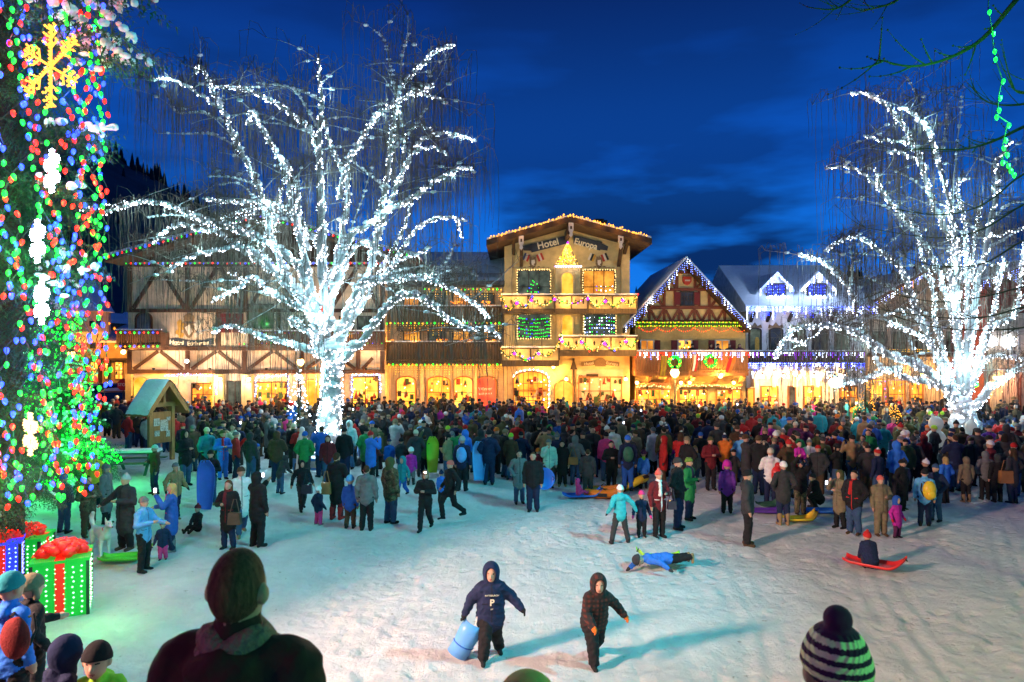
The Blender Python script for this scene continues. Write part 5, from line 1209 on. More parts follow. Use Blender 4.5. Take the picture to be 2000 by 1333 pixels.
def conifer(name, label, loc, boughs, seed, mt, trunk_h, trunk_r, n_arch=3, length=1.0, needle=.055, n_tw=16, snow_p=.8, group=None):
    rr = random.Random(seed); root = thing(name, label, 'tree', loc, 0, group); arch_ = [spray_mesh(n_tw, length, needle, rr, rr.uniform(.15, .5)) for _ in range(n_arch)]
    VV = []; FF = []; off = 0; snow = MB()
    for (z, ang, sc, tilt, r0) in boughs:
        v, f_, sp = rr.choice(arch_); Mx = Matrix.Rotation(ang, 4, 'Z') @ Matrix.Translation((r0, 0, z)) @ Matrix.Rotation(tilt, 4, 'Y') @ Matrix.Rotation(rr.uniform(-.4, .4), 4, 'X') @ Matrix.Scale(sc, 4)
        m3 = np.array(Mx.to_3x3()); tv = np.array(Mx.translation); VV.append(v @ m3.T+tv); FF.append(f_+off); off += len(v)
        if rr.random() < (.9 if sc > 1.3 and z > 6.4 and name == 'fir_tree' else .25 if sc > 1.15 and name == 'fir_tree' else snow_p):
            for q in range(rr.randint(9, 15) if sc > 1.3 else rr.randint(5, 9)):
                p, vv = sp[rr.randint(3, 8)]; w = Mx @ (p+Vector((0, rr.uniform(-.18, .18)*length, .02)))
                snow.blob(tuple(w), (.046*min(sc, 1.25)*rr.uniform(.5, 1.6), .04*min(sc, 1.25)*rr.uniform(.5, 1.6), .036*min(sc, 1.25)*rr.uniform(.6, 1.5)), .4, 0, rr.randrange(1, 10**6), 8, 6)
    ob('crown', npmesh('crown', np.concatenate(VV), np.concatenate(FF), [M[mt]], smooth=False), root)['kind'] = 'stuff'
    if snow.v: snow.build('snow_on_boughs', M['snow'], root, smooth=True, kind='stuff')
    MB().lathe([(trunk_r, -.4), (trunk_r*.85, trunk_h*.3), (trunk_r*.5, trunk_h*.75), (.03, trunk_h)], (0, 0, 0), 9).build('trunk', M['dark_bark'], root, smooth=True)
    return root
rr = random.Random(11)
FX, FY = PX(14, 12.6), 12.6; FS = 1.3; FZ = gh1(FX, FY); FD = FY
boughs = []
for k in range(620):
    z = rr.uniform(1.5, 10.5); rad = 1.0-.02*z+.22*math.sin(z*1.7)-max(0, 3.2-z)*.25; boughs.append((z, rr.uniform(0, 6.28), rr.uniform(.6, .98)*(1 if z > 3.2 else .8), rr.uniform(.15, .7), max(0, rad-.95)+rr.uniform(0, .2)))
# the long snowy boughs reaching over the square at the top and the lower skirts
for z, a, sc, ti in ((9.9, -.25, 2.15, .1), (9.2, -.1, 2.1, .15), (8.9, .25, 1.5, .2), (8.2, -.2, 2.1, .1), (8.0, .2, 1.4, .15), (6.6, -.1, 1.45, .0), (6.9, .3, 1.2, .1), (5.9, -.25, 1.35, .1), (5.0, 0, 1.3, .1), (4.7, -.4, 1.2, .2), (9.5, -.9, 1.5, .2), (8.5, -1.0, 1.4, .2)):
    for q in range(4): boughs.append((z+rr.uniform(-.12, .12), a+rr.uniform(-.2, .2), sc*rr.uniform(.85, 1.05), ti+rr.uniform(-.1, .15), .1))
for k in range(50): boughs.append((rr.uniform(1.35, 2.2), rr.uniform(-2.6, -.9), rr.uniform(.8, 1.0), rr.uniform(.3, .6), rr.uniform(.0, .3)))
conifer('fir_tree', 'tall dark fir hung with large red, green and blue bulbs', (FX, FY, FZ), boughs, 21, 'needles', 11.5, .22, snow_p=.03).scale = (FS, FS, FS)
# large bulbs hung down the camera side of the fir, string by string
bm = {}
for c in ('bulb_red', 'bulb_green', 'bulb_blue'):
    b = MB(); b.lathe([(.008, -.058), (.020, -.042), (.029, -.014), (.026, .010), (.015, .024)], (0, 0, 0), 7); bm[c] = b.mesh('bulb', M[c], True)
sk = MB(); sk.lathe([(.02, .031), (.02, .06)], (0, 0, 0), 6); skm = sk.mesh('socket', M['wire'])
cyc = ['bulb_red', 'bulb_green', 'bulb_blue']; glow = []
GC = {'bulb_red': (1, .04, .02), 'bulb_green': (.04, 1, .15), 'bulb_blue': (.06, .12, 1)}
for s in range(18):
    az0 = -1.35+s*.112; st = thing('bulb_string', 'string of large red, green and blue bulbs draped down the fir', 'string lights', (FX, FY, FZ), 0, 'bulb strings on the fir'); st.scale = (FS, FS, FS); line = []
    z = 10.4; k = s
    while z > 1.5:
        a = az0+.22*math.sin(z*2.1+s*1.3)+rr.uniform(-.06, .06); rad = 1.06+.12*math.sin(z*1.7+s)+rr.uniform(-.05, .1)+(-.1 if z < 2.6 else 0); p = (rad*math.cos(a), rad*math.sin(a), z); line.append(p); c = cyc[(k+rr.choice([0, 0, 1])) % 3]
        o = ob('bulb', bm[c], st, (p[0], p[1], p[2]-.05)); o.rotation_euler = (rr.uniform(-.3, .3), rr.uniform(-.3, .3), 0)
        if rr.random() < .14: glow.append((p, c))
        k += 1; z -= rr.uniform(.12, .22)
    MB().tube(line, .006, 3, cap=False).build('wire', M['wire'], st)
for p, c in glow: lamp('bulb_glow', (FX+p[0]*1.13*FS, FY+p[1]*1.13*FS, FZ+p[2]*FS), 14.0, GC[c], .03)
SG = 'lit snowflakes on the fir'
d = FY-1.65
snowflake('amber lit snowflake high on the fir', W3(100, 130, d), .66, 'bulb_warm', .022, (40, (1, .5, .1)), None, R(-20), .026)
for lab, px, py, c, p in (('white lit snowflake seen edge on near the middle of the fir', 104, 335, 'bulb_white', 14), ('white lit snowflake seen edge on below the middle of the fir', 76, 472, 'bulb_white', 18), ('blue white lit snowflake edge on beside the green lit tree', 84, 592, 'bulb_white', 12), ('yellow white lit snowflake at the foot of the fir', 62, 848, 'bulb_warmwhite', 30)):
    snowflake(lab, W3(px, py, d+.15), .34, c, .016, (p, (1, .75, .4) if 'warm' in c else (.75, .85, 1)), None, R(-40), .022)
# green lit young conifer behind the fir
boughs = []
for k in range(260):
    u = rr.random(); z = .3+u*4.6; boughs.append((z, rr.uniform(0, 6.28), rr.uniform(.75, 1.1)*(1.35-.8*u), rr.uniform(.0, .4), rr.uniform(0, .15)))
sx, sy = PX(118, 22.0), 22.0; sz = gh1(sx, sy); SS = 1.18
conifer('lit_young_fir', 'young conifer glowing green from its bulbs, with snowy boughs', (sx, sy, sz), boughs, 31, 'shrub_needles', 4.6, .1, 3, 1.05, .06, 14, .25).scale = (SS, SS, SS)
st = thing('string_lights', 'dense green bulbs over the young conifer', 'string lights', (sx, sy, sz)); st.scale = (SS, SS, SS); mb = MB()
for k in range(760):
    u = rr.random()**1.1; a = rr.uniform(-math.pi, .15); rad = (1.42-.95*u)*rr.uniform(.72, 1.0); mb.octa((rad*math.cos(a), rad*math.sin(a), .35+u*4.6), .030)
mb.build('bulbs', M['bulb_green'], st, kind='stuff')
for k in range(16):
    u = (k+.5)/16; a = -math.pi/2+rr.uniform(-1.2, 1.3); rad = 1.55-.95*u; lamp('green_glow', (sx+rad*SS*math.cos(a), sy+rad*SS*math.sin(a), sz+(.4+u*4.4)*SS), 30, (.03, 1, .12), .04)
# low green-lit shrub by the path
boughs = []
for k in range(150): boughs.append((rr.uniform(.2, 1.1), rr.uniform(0, 6.28), rr.uniform(.7, 1.0), rr.uniform(-.5, .2), rr.uniform(0, .2)))
sx, sy = PX(165, 23.0), 23.0; sz = gh1(sx, sy)
conifer('lit_shrub', 'low spreading shrub covered in green bulbs', (sx, sy, sz), boughs, 33, 'shrub_needles', 1.2, .06, 2, 1.0, .06, 12, .1)
st = thing('string_lights', 'green net lights over the low spreading shrub', 'string lights', (sx, sy, sz)); mb = MB()
for k in range(230): a = rr.uniform(0, 6.28); q = rr.random()**.5; mb.octa((1.15*q*math.cos(a), 1.15*q*math.sin(a), .2+1.25*math.sqrt(1-.8*q*q)*rr.uniform(.8, 1)), .028)
mb.build('bulbs', M['bulb_green'], st, kind='stuff'); lamp('green_glow', (sx+.5, sy-1.3, sz+1.5), 70, (.03, 1, .12), .05); lamp('green_glow', (sx+1.3, sy-.3, sz+1.0), 40, (.03, 1, .12), .05)
# small lit Christmas trees standing in the crowd
for lab, px, pt, pb, dd, mt, mt2 in (('slim snowy christmas tree with white bulbs beside the left lit trunk', 583, 722, 850, 31, 'bulb_white', 'snow'), ('christmas tree with gold bulbs in the crowd below the white house', 1690, 742, 850, 34, 'bulb_warm', None), ('small christmas tree with gold bulbs in the crowd by the forked birch', 1745, 790, 850, 33, 'bulb_warm', None)):
    x, y, z = W3(px, pb, dd); h = (pb-pt)/F*dd; boughs = []; g0 = gh1(x, y); h = PZ(pt, dd)-g0
    for k in range(110): u = rr.random(); boughs.append((.3+u*(h-.4), rr.uniform(0, 6.28), (.85-.7*u)*rr.uniform(.8, 1.1), rr.uniform(.0, .5), 0))
    conifer('christmas_tree', lab, (x, y, g0), boughs, hash(px), 'needles', h, .07, 2, .85, .07, 8, .35 if mt2 else .05)
    st = thing('string_lights', lab.replace('christmas tree with', 'string of').replace('slim snowy string of', 'string of'), 'string lights', (x, y, g0)); mb = MB()
    for k in range(150): u = rr.random(); a = rr.uniform(0, 6.28); rad = (.75-.65*u); mb.octa((rad*math.cos(a), rad*math.sin(a), .4+u*(h-.4)), .028)
    mb.build('bulbs', M[mt], st, kind='stuff')
# ---------------------------------------------------------------- bare branches reaching in at upper right, with a hanging green string
def bare(label, pts, d, r0):
    P = [Vector(W3(a, b, d+o)) for a, b, o in pts]; o = P[0]; t = thing('bare_branch', label, 'branch', tuple(o), 0, 'bare branches over the hill'); S = [p-o for p in smooth_path(P, 5)]; n = len(S)
    mb = MB(); mb.tube(S, [r0*(1-.8*i/(n-1)) for i in range(n)], 6)
    mb.build('limb', M['bare_branch'], t, smooth=True); tw = MB()
    for k in range(max(5, n//2)):
        i = rr.randrange(n//4, n); v = (S[min(i+1, n-1)]-S[max(i-1, 0)]).normalized(); u = (v*.8+Vector((rr.uniform(-.6, .6), rr.uniform(-.5, .5), rr.uniform(-.6, .7)))).normalized(); l = rr.uniform(.12, .5)*(d/6); Q = [S[i]]
        for j in range(4): u = (u+Vector((0, 0, .14))).normalized(); Q.append(Q[-1]+u*l/4)
        tw.tube(Q, [r0*.35*(1-.2*j) for j in range(5)], 4)
        for j in (2, 3, 4): tw.blob(tuple(Q[j]), r0*.4, .2, nu=5, nv=3)
    tw.build('side_twigs', M['bare_branch'], t, kind='stuff')
bare('bare branch sweeping in below the green string', [(2040,-60,.2),(1985,0,0),(1920,75,0),(1850,115,-.1),(1780,130,-.2),(1717,117,-.3)], 6.0, .026)
bare('short bare branch tip at the top edge of the sky', [(1720,-60,0),(1670,-8,0),(1630,18,0),(1575,14,0)], 6.0, .016)
bare('second short bare branch tip beside the first at the sky edge', [(1800,-40,0),(1750,2,0),(1710,16,0),(1680,22,0)], 6.2, .016)
bare('long bare branch crossing the forked birch high up', [(2080,215,.3),(2000,248,.1),(1940,276,0),(1880,292,0),(1800,290,0)], 6.5, .022)
bare('bare branch with upright twigs right of the green string', [(2060,160,0),(2000,182,0),(1975,170,0)], 6.0, .02)
bare('thin bare branch crossing behind the green glow', [(2050,190,0),(1990,205,0),(1930,200,0),(1890,162,0)], 6.4, .014)
for k, (y0, y1, xe, dy) in enumerate(((340, 420, 1700, 0), (400, 455, 1690, 10), (470, 520, 1760, 0), (560, 560, 1720, 30), (600, 600, 1690, 20), (640, 610, 1750, 30))):
    bare('dark branch drooping across the forked birch, %s of six' % ['topmost', 'second', 'third', 'fourth', 'fifth', 'lowest'][k], [(2080, y0-20, .3), (2000, y0, .1), (1920, (y0+y1)/2+20, 0), (1830, y1+dy, 0), (xe, y1+dy-20, 0)], 6.6+.2*k, .013)
P = [(1931,-30),(1930,18),(1938,60),(1940,95),(1942,110),(1957,153),(1951,186),(1949,210),(1944,223),(1968,239),(1962,268),(1958,283),(1965,297),(1956,312),(1967,318),(1972,328),(1978,336)]
o = Vector(W3(*P[0], 5.2)); st = thing('bulb_string', 'hanging string of green bulbs glowing below the bare branches', 'string lights', tuple(o)); line = []
for a, b in P:
    q = Vector(W3(a, b, 5.2))-o; line.append(q)
    ob('bulb', bm['bulb_green'], st, (q.x+.01, q.y, q.z-.02)).scale = (.42, .46, .46)
MB().tube(line, .004, 4).build('wire', M['wire'], st)
for k in (2, 6, 10, 14): lamp('green_glow', (line[k].x+.06, line[k].y-.06, line[k].z), 34, (.04, 1, .16), .02, st)
# ================================================================ people: one continuous surface each, grown from a distance field
def sd_cone(P, a, b, ra, rb, fl=1.0):
    a = np.array(a, np.float32); b = np.array(b, np.float32); Q = P
    if fl != 1.0:
        s = np.array([1, 1/fl, 1], np.float32); Q = P*s; a = a*s; b = b*s
    pa = Q-a; ba = b-a; h = np.clip(pa @ ba/max(1e-9, float(ba @ ba)), 0, 1)
    return np.sqrt(((pa-h[:, None]*ba)**2).sum(1))-(ra+(rb-ra)*h)
def sd_ell(P, c, r):
    c = np.array(c, np.float32); r = np.array(r, np.float32); q = (P-c)/r; k0 = np.sqrt((q*q).sum(1)); k1 = np.sqrt(((q/r)**2).sum(1))+1e-9
    return k0*(k0-1)/k1
def smin(a, b, k):
    if k <= 0: return np.minimum(a, b)
    h = np.clip(.5+.5*(b-a)/k, 0, 1); return b*(1-h)+a*h-k*h*(1-h)
def surfnet(fn, lo, hi, h):
    lo = np.array(lo, np.float32); n = np.ceil((np.array(hi)-lo)/h).astype(int)+1
    ax = [lo[i]+h*np.arange(n[i], dtype=np.float32) for i in range(3)]; G = np.stack(np.meshgrid(*ax, indexing='ij'), -1).reshape(-1, 3)
    V = np.concatenate([fn(G[i:i+200000]) for i in range(0, len(G), 200000)]).reshape(n).astype(np.float32); S = V < 0
    c = [(i, j, k) for i in (0, 1) for j in (0, 1) for k in (0, 1)]; sl = lambda A, q: A[q[0]:n[0]-1+q[0], q[1]:n[1]-1+q[1], q[2]:n[2]-1+q[2]]
    cnt = sum(sl(S, q).astype(np.int8) for q in c); act = (cnt > 0) & (cnt < 8); ids = np.full(act.shape, -1, np.int64); ijk = np.argwhere(act); ids[act] = np.arange(len(ijk))
    pos = np.zeros((len(ijk), 3), np.float32); num = np.zeros(len(ijk), np.float32)
    val = {q: sl(V, q)[act] for q in c}
    for a in c:
        for d_ in range(3):
            if a[d_] == 0:
                b = tuple(a[i]+(1 if i == d_ else 0) for i in range(3)); va, vb = val[a], val[b]; x = (va < 0) != (vb < 0); t = np.where(x, va/(va-vb+1e-12), 0)
                pa = np.array(a, np.float32)[None].repeat(len(ijk), 0); pa[:, d_] += t; pos += pa*x[:, None]; num += x
    verts = lo+(ijk+pos/num[:, None])*h; quads = []
    for d_ in range(3):
        u, v = (d_+1) % 3, (d_+2) % 3; A = np.take(S, range(n[d_]-1), d_); B = np.take(S, range(1, n[d_]), d_); E = np.argwhere(A != B)
        E = E[(E[:, u] > 0) & (E[:, v] > 0) & (E[:, u] < n[u]-1) & (E[:, v] < n[v]-1)]
        if not len(E): continue
        def cell(du, dv): q = E.copy(); q[:, u] += du; q[:, v] += dv; return ids[q[:, 0], q[:, 1], q[:, 2]]
        Q = np.stack([cell(-1, -1), cell(0, -1), cell(0, 0), cell(-1, 0)], 1); ins = A[E[:, 0], E[:, 1], E[:, 2]]; Q[~ins] = Q[~ins][:, ::-1]; quads.append(Q)
    return verts, np.concatenate(quads)
ARMS = {'down': ((.245, .03, 1.14), (.25, -.04, .88)), 'pockets': ((.30, .07, 1.15), (.20, -.11, .95)), 'phone': ((.25, -.17, 1.20), (.09, -.33, 1.45)), 'chest': ((.28, -.03, 1.14), (.07, -.24, 1.18)),
        'out': ((.40, .02, 1.22), (.58, -.10, 1.06)), 'swing': ((.29, .10, 1.17), (.36, -.04, .95)), 'fwd': ((.25, -.12, 1.16), (.22, -.38, 1.12)), 'up': ((.26, -.1, 1.62), (.16, -.22, 1.84)), 'knees': ((.25, -.12, 1.14), (.15, -.33, .98)), 'side': ((.38, .02, 1.20), (.50, -.02, .98))}
SHIN = {'stand': ((.095, -.02, .49), (.105, 0, .08), (.095, -.02, .49), (.115, .03, .08)), 'wide': ((.17, -.03, .50), (.25, 0, .08), (.17, -.03, .50), (.26, .02, .08)),
        'walk': ((.09, -.17, .50), (.09, -.24, .08), (.09, .03, .47), (.10, .27, .13)), 'trudge': ((.11, -.15, .50), (.14, -.16, .08), (.10, .06, .48), (.17, .20, .10)), 'stride': ((.10, -.24, .54), (.09, -.20, .10), (.11, .08, .48), (.16, .38, .2))}
def body_prims(arms=('down', 'down'), legs='stand', hem=.86, bulk=1.0, child=False, fingers=False, hood=False, boots=False, lean=0.0, scarf=False, face=True, headturn=0.0):
    hs = 1.27 if child else 1.0; lg = .86 if child else 1.0; sw = .86 if child else 1.0; dz = (lg-1)*.9
    pr = []
    def rot(p):
        x, y, z = p; z += dz
        if lean:
            c, s = math.cos(lean), math.sin(lean); yy = y*c-(z-.9*lg)*s; zz = y*s+(z-.9*lg)*c+.9*lg; return (x*sw, yy, zz)
        return (x*sw, y, z)
    C = lambda a, b, ra, rb, m, k=.02, fl=1.0: pr.append(('c', a, b, ra, rb, fl, m, k)); E = lambda c, r, m, k=.015: pr.append(('e', c, r, m, k))
    # legs
    if legs in SHIN:
        kL, fL, kR, fR = SHIN[legs]
        for s, kn, ft in ((-1, kL, fL), (1, kR, fR)):
            hip = (s*.088, 0, .9*lg); kn = (s*kn[0], kn[1], kn[2]*lg); an = (s*ft[0], ft[1], ft[2]*1.0)
            C(hip, kn, .108*bulk, .084*bulk, 1, .03); C(kn, (an[0], an[1], an[2]+.05), .082*bulk, .072*bulk, 1, .02)
            top = .26 if boots else .12
            C((an[0], an[1]+.02, an[2]+top-.05), (an[0], an[1]+.02, an[2]-.02), .066 if boots else .055, .05, 3, .01); C((an[0], an[1]+.05, an[2]-.035), (an[0]+s*.015, an[1]-.14, an[2]-.04), .047, .042, 3, .02)
    elif legs == 'sit':
        for s in (-1, 1):
            C((s*.09, 0, .9*lg), (s*.14, -.40, .97*lg), .10, .075, 1, .03); C((s*.14, -.40, .97*lg), (s*.12, -.66, .80*lg), .07, .055, 1, .02); C((s*.12, -.66, .80*lg+.02), (s*.13, -.72, .80*lg+.13), .05, .042, 3, .02)
    elif legs == 'crouch':
        for s in (-1, 1):
            C((s*.09, .05, .9*lg), (s*.16, -.36, .98*lg), .10, .075, 1, .03); C((s*.16, -.36, .98*lg), (s*.15, -.14, .62*lg), .07, .055, 1, .02); C((s*.15, -.10, .60*lg), (s*.16, -.30, .59*lg), .05, .042, 3, .02)
    E((0, 0, .92*lg), (.152*bulk, .12, .12), 1, .03)
    # jacket
    hz = hem*lg if hem >= .8 else hem*lg; fl = .74
    if hem < .8: C((0, .0, hz), (0, 0, .95*lg), .20*bulk, .185*bulk, 0, .03, .72)
    C(rot((0, 0, max(hem, .86))), rot((0, -.005, 1.10)), .185*bulk, .172*bulk, 0, .04, fl); C(rot((0, -.005, 1.10)), rot((0, 0, 1.32)), .172*bulk, .172*bulk*(.95 if child else 1), 0, .04, .72); C(rot((-.13, .01, 1.385)), rot((.13, .01, 1.385)), .082*bulk, .082*bulk, 0, .05)
    C(rot((0, .012, 1.41)), rot((0, .008, 1.485)), .095, .078, 6 if scarf else 0, .02)
    if not scarf and hem >= .8: E(rot((0, .115, 1.40)), (.105, .055, .075), 0, .03)
    if scarf: C(rot((-.03, -.11, 1.44)), rot((-.05, -.155, 1.15)), .035, .04, 6, .01)
    # arms and hands
    for s, an in ((-1, arms[0]), (1, arms[1])):
        el, wr = ARMS[an]; sh = rot((s*.185, .01, 1.385)); el = rot((s*el[0], el[1], el[2])); wr = rot((s*wr[0], wr[1], wr[2]))
        C(sh, el, .080*bulk, .068*bulk, 0, .04); C(el, wr, .068*bulk, .054*bulk, 0, .025)
        if an == 'pockets': continue
        d = np.array(wr)-np.array(el); d = d/np.linalg.norm(d); w = np.array(wr); pe = w+d*.075; side = np.cross(d, (s*1.0, 0, 0)); 
        nn_ = np.linalg.norm(side); side = side/nn_ if nn_ > .05 else np.array((0, -1., 0)); inn = np.cross(d, side)
        gk = 1.3 if child else 1.0; C(w+d*.02, pe, .032*gk, .038*gk, 4, .012, 1.0)
        if fingers:
            for q, (o, ln) in enumerate(((-.030, .070), (-.010, .082), (.010, .078), (.030, .062))):
                b0 = pe+side*o*gk+d*.01; b1 = b0+d*ln*.55+inn*.008; b2 = b1+d*ln*.38+inn*.028*s; C(b0, b1, .0125*gk, .0115*gk, 4, .004); C(b1, b2, .0115*gk, .010*gk, 4, .004)
            C(w+d*.03-side*.03, w+d*.075-side*.062+inn*.01, .0135, .011, 4, .006)
        else: C(pe, pe+d*.065, .034*gk, .024*gk, 4, .01)
    # neck and head
    hc = np.array(rot((0, 0, 1.49)))+np.array((0, 0, .135*hs)); up = np.array((0, 0, 1.0))
    if lean: hc = hc+np.array((0, -.02, -.01))
    c, s_ = math.cos(headturn), math.sin(headturn); T = lambda x, y, z: (hc[0]+(x*c-y*s_)*hs, hc[1]+(x*s_+y*c)*hs, hc[2]+z*hs)
    C(rot((0, .012, 1.42)), T(0, .01, -.06), .056, .055, 2, .02); E(T(0, 0, 0), (.078*hs, .098*hs, .113*hs), 2, .02); E(T(0, -.032, -.055), (.056*hs, .06*hs, .06*hs), 2, .02)
    if face:
        C(T(0, -.092, .0), T(0, -.113, -.026), .010*hs, .017*hs, 2, .012)
        for s in (-1, 1): E(T(s*.084, .012, -.012), (.016*hs, .026*hs, .034*hs), 2, .006)
    return pr, hc, hs, T
def grow(pr, h, T=None, face=False, cloth=False):
    pts = []
    for p in pr:
        if p[0] == 'c': r = max(p[3], p[4])*1.1; pts += [np.array(p[1])-r, np.array(p[1])+r, np.array(p[2])-r, np.array(p[2])+r]
        else: pts += [np.array(p[1])-np.array(p[2])*1.1, np.array(p[1])+np.array(p[2])*1.1]
    lo = np.min(pts, 0)-2*h; hi = np.max(pts, 0)+2*h; P_ = []
    def raw(G, p): return sd_cone(G, p[1], p[2], p[3], p[4], p[5])*(min(1, p[5]) if p[5] != 1 else 1) if p[0] == 'c' else sd_ell(G, p[1], p[2])
    def fn(G):
        D = None
        for p in pr:
            d = raw(G, p)
            if cloth and p[-2] in (0, 1): d = d-.0085*np.sin(G[:, 0]*23+G[:, 2]*17+1.3*np.sin(G[:, 2]*31))*np.sin(G[:, 2]*37+G[:, 1]*29+2*np.sin(G[:, 0]*19))
            D = d if D is None else smin(D, d, p[-1])
        return D
    v, q = surfnet(fn, lo, hi, h); c = v[q].mean(1); best = np.full(len(c), 9.0); mi = np.zeros(len(c), int)
    for p in pr:
        d = raw(c, p)-(.004 if p[-2] in (0, 6) else 0); w = d < best; best[w] = d[w]; mi[w] = p[-2]
    if cloth:
        J = mi == 0; mi[J & (np.abs(c[:, 0]) < max(.012, h*.6)) & (c[:, 1] < -.06) & (c[:, 2] > .7)] = 6
        mi[J & (np.abs(c[:, 2]-1.02) < .012) & (np.abs(np.abs(c[:, 0])-.11) < .05) & (c[:, 1] < -.05)] = 6
    if face and T is not None:
        hd = mi == 2
        for s in (-1, 1): mi[hd & (((c-np.array(T(s*.034, -.088, .012)))**2/np.array((.017, .03, .011))**2).sum(1) < 1)] = 5
        mi[hd & (((c-np.array(T(0, -.09, -.066)))**2/np.array((.026, .04, .010))**2).sum(1) < 1)] = 7
    return v, q, mi
BM = [M['cloth_jacket'], M['cloth_trousers'], M['skin'], M['cloth_shoes'], M['cloth_gloves'], M['eye'], M['cloth_trim'], M['mouth']]
_bodies = {}
def body(h=.021, **k):
    key = (h,)+tuple(sorted(k.items()))
    if key not in _bodies:
        pr, hc, hs, T = body_prims(**k); v, q, mi = grow(pr, h, T, h < .016, True); z0 = v[:, 2].min(); v = v.copy(); v[:, 2] -= z0
        _bodies[key] = (npmesh('person', v, q, BM, mi), (hc[0], hc[1], hc[2]-z0), hs, float(v[:, 2].max()))
    return _bodies[key]
# headwear and hair, origin at the middle of the head
_hats = {}
def hatmesh(kind, h=.014):
    if (kind, h) in _hats: return _hats[(kind, h)]
    e = sd_ell; mats = [M['cloth_hat'], M['cloth_trim']]; mi = None
    if kind in ('beanie', 'pom', 'bigpom'):
        def fn(G):
            d = np.maximum(e(G, (0, .008, .035), (.096, .114, .112)), -(G[:, 2]-.012+G[:, 1]*.22)); cuff = np.maximum(e(G, (0, .008, .02), (.103, .121, .10)), np.abs(G[:, 2]-.035+G[:, 1]*.22)-.024); d = smin(d, cuff, .008)
            if kind != 'beanie': r = .036 if kind == 'pom' else .042; d = np.minimum(d, e(G, (0, .02, .155+(r-.036)), (r, r, r)))
            return d
        lo, hi = (-.14, -.16, -.06), (.14, .17, .25)
    elif kind == 'hood':
        def fn(G):
            d = smin(e(G, (0, .02, .01), (.118, .135, .142)), sd_cone(G, (0, .05, -.06), (0, .04, -.15), .10, .115, .85), .04); return np.maximum(d, -e(G, (0, -.13, -.012), (.074, .125, .105)))
        lo, hi = (-.16, -.16, -.28), (.16, .2, .18)
    elif kind == 'short':
        def fn(G): return np.maximum(e(G, (0, .012, .014), (.086, .106, .112)), -(G[:, 1]*.75+G[:, 2]*.75-.012+np.clip(-G[:, 1], 0, 1)*.1))
        lo, hi = (-.12, -.14, -.13), (.12, .15, .15)
    elif kind == 'crop':
        def fn(G): return np.maximum(e(G, (0, .010, .010), (.0815, .1035, .1165)), -(G[:, 1]*.95+G[:, 2]*.42+.012))
        lo, hi = (-.12, -.14, -.15), (.12, .15, .15)
    elif kind in ('long', 'longhat'):
        def fn(G):
            d = np.maximum(e(G, (0, .014, .012), (.094, .112, .118)), -(G[:, 1]*.75+G[:, 2]*.75-.005)); d = smin(d, sd_cone(G, (0, .06, -.02), (0, .085, -.22), .088, .085, .62), .03)
            for s in (-1, 1): d = smin(d, sd_cone(G, (s*.075, .02, -.01), (s*.085, -.01, -.2), .028, .034), .02)
            return d
        lo, hi = (-.16, -.15, -.34), (.16, .2, .16)
    elif kind == 'cap':
        def fn(G):
            d = np.maximum(e(G, (0, .008, .035), (.092, .11, .098)), -(G[:, 2]-.03)); b = np.maximum(np.maximum(e(G, (0, -.10, .036), (.078, .10, .05)), np.abs(G[:, 2]-.036)-.012), G[:, 1]+.05); return np.minimum(d, b)
        lo, hi = (-.14, -.24, -.02), (.14, .16, .17)
    else:                                                             # ear-flap hat
        def fn(G):
            d = np.maximum(e(G, (0, .008, .035), (.104, .122, .115)), -(G[:, 2]-.0+G[:, 1]*.2))
            for s in (-1, 1): d = smin(d, sd_cone(G, (s*.088, .01, .0), (s*.088, -.005, -.09), .03, .032), .01)
            return d
        lo, hi = (-.16, -.18, -.16), (.16, .18, .2)
    v, q = surfnet(fn, lo, hi, h); c = v[q].mean(1); mi = np.zeros(len(c), int)
    if kind in ('pom', 'bigpom'): mi[c[:, 2] > (.128 if kind == 'pom' else .13)] = 1
    _hats[(kind, h)] = npmesh('hat', v, q, mats, mi); return _hats[(kind, h)]
COLS = dict(black=(.012, .012, .014), charcoal=(.035, .036, .04), grey=(.14, .145, .15), pale_grey=(.34, .35, .36), navy=(.012, .02, .06), blue=(.02, .09, .38), bright_blue=(.03, .16, .62), sky_blue=(.10, .32, .60), teal=(.02, .22, .26), turquoise=(.04, .42, .48), green=(.02, .20, .06), lime=(.30, .58, .04), olive=(.07, .075, .03), brown=(.07, .04, .022), tan=(.28, .18, .09), cream=(.52, .46, .34), white=(.70, .70, .68), red=(.42, .02, .02), maroon=(.13, .012, .018), pink=(.70, .05, .22), magenta=(.42, .02, .28), purple=(.13, .03, .28), orange=(.60, .14, .02), yellow=(.62, .50, .04), mint=(.35, .58, .48), plum=(.08, .015, .06), denim=(.035, .075, .16), blond=(.42, .28, .10), auburn=(.12, .04, .018), brown_hair=(.05, .028, .015), dark_hair=(.018, .013, .01), coral=(.62, .12, .10), khaki=(.18, .15, .09))
HATN = dict(beanie='knit hat', pom='pompom hat', bigpom='large pompom hat', hood='hood up', short='short hair', long='long hair', cap='cap', flaps='ear flap hat')
def col(c): return COLS[c] if isinstance(c, str) else c
def nm(c): return c.replace('_', ' ').replace(' hair', '')
_labels = set()
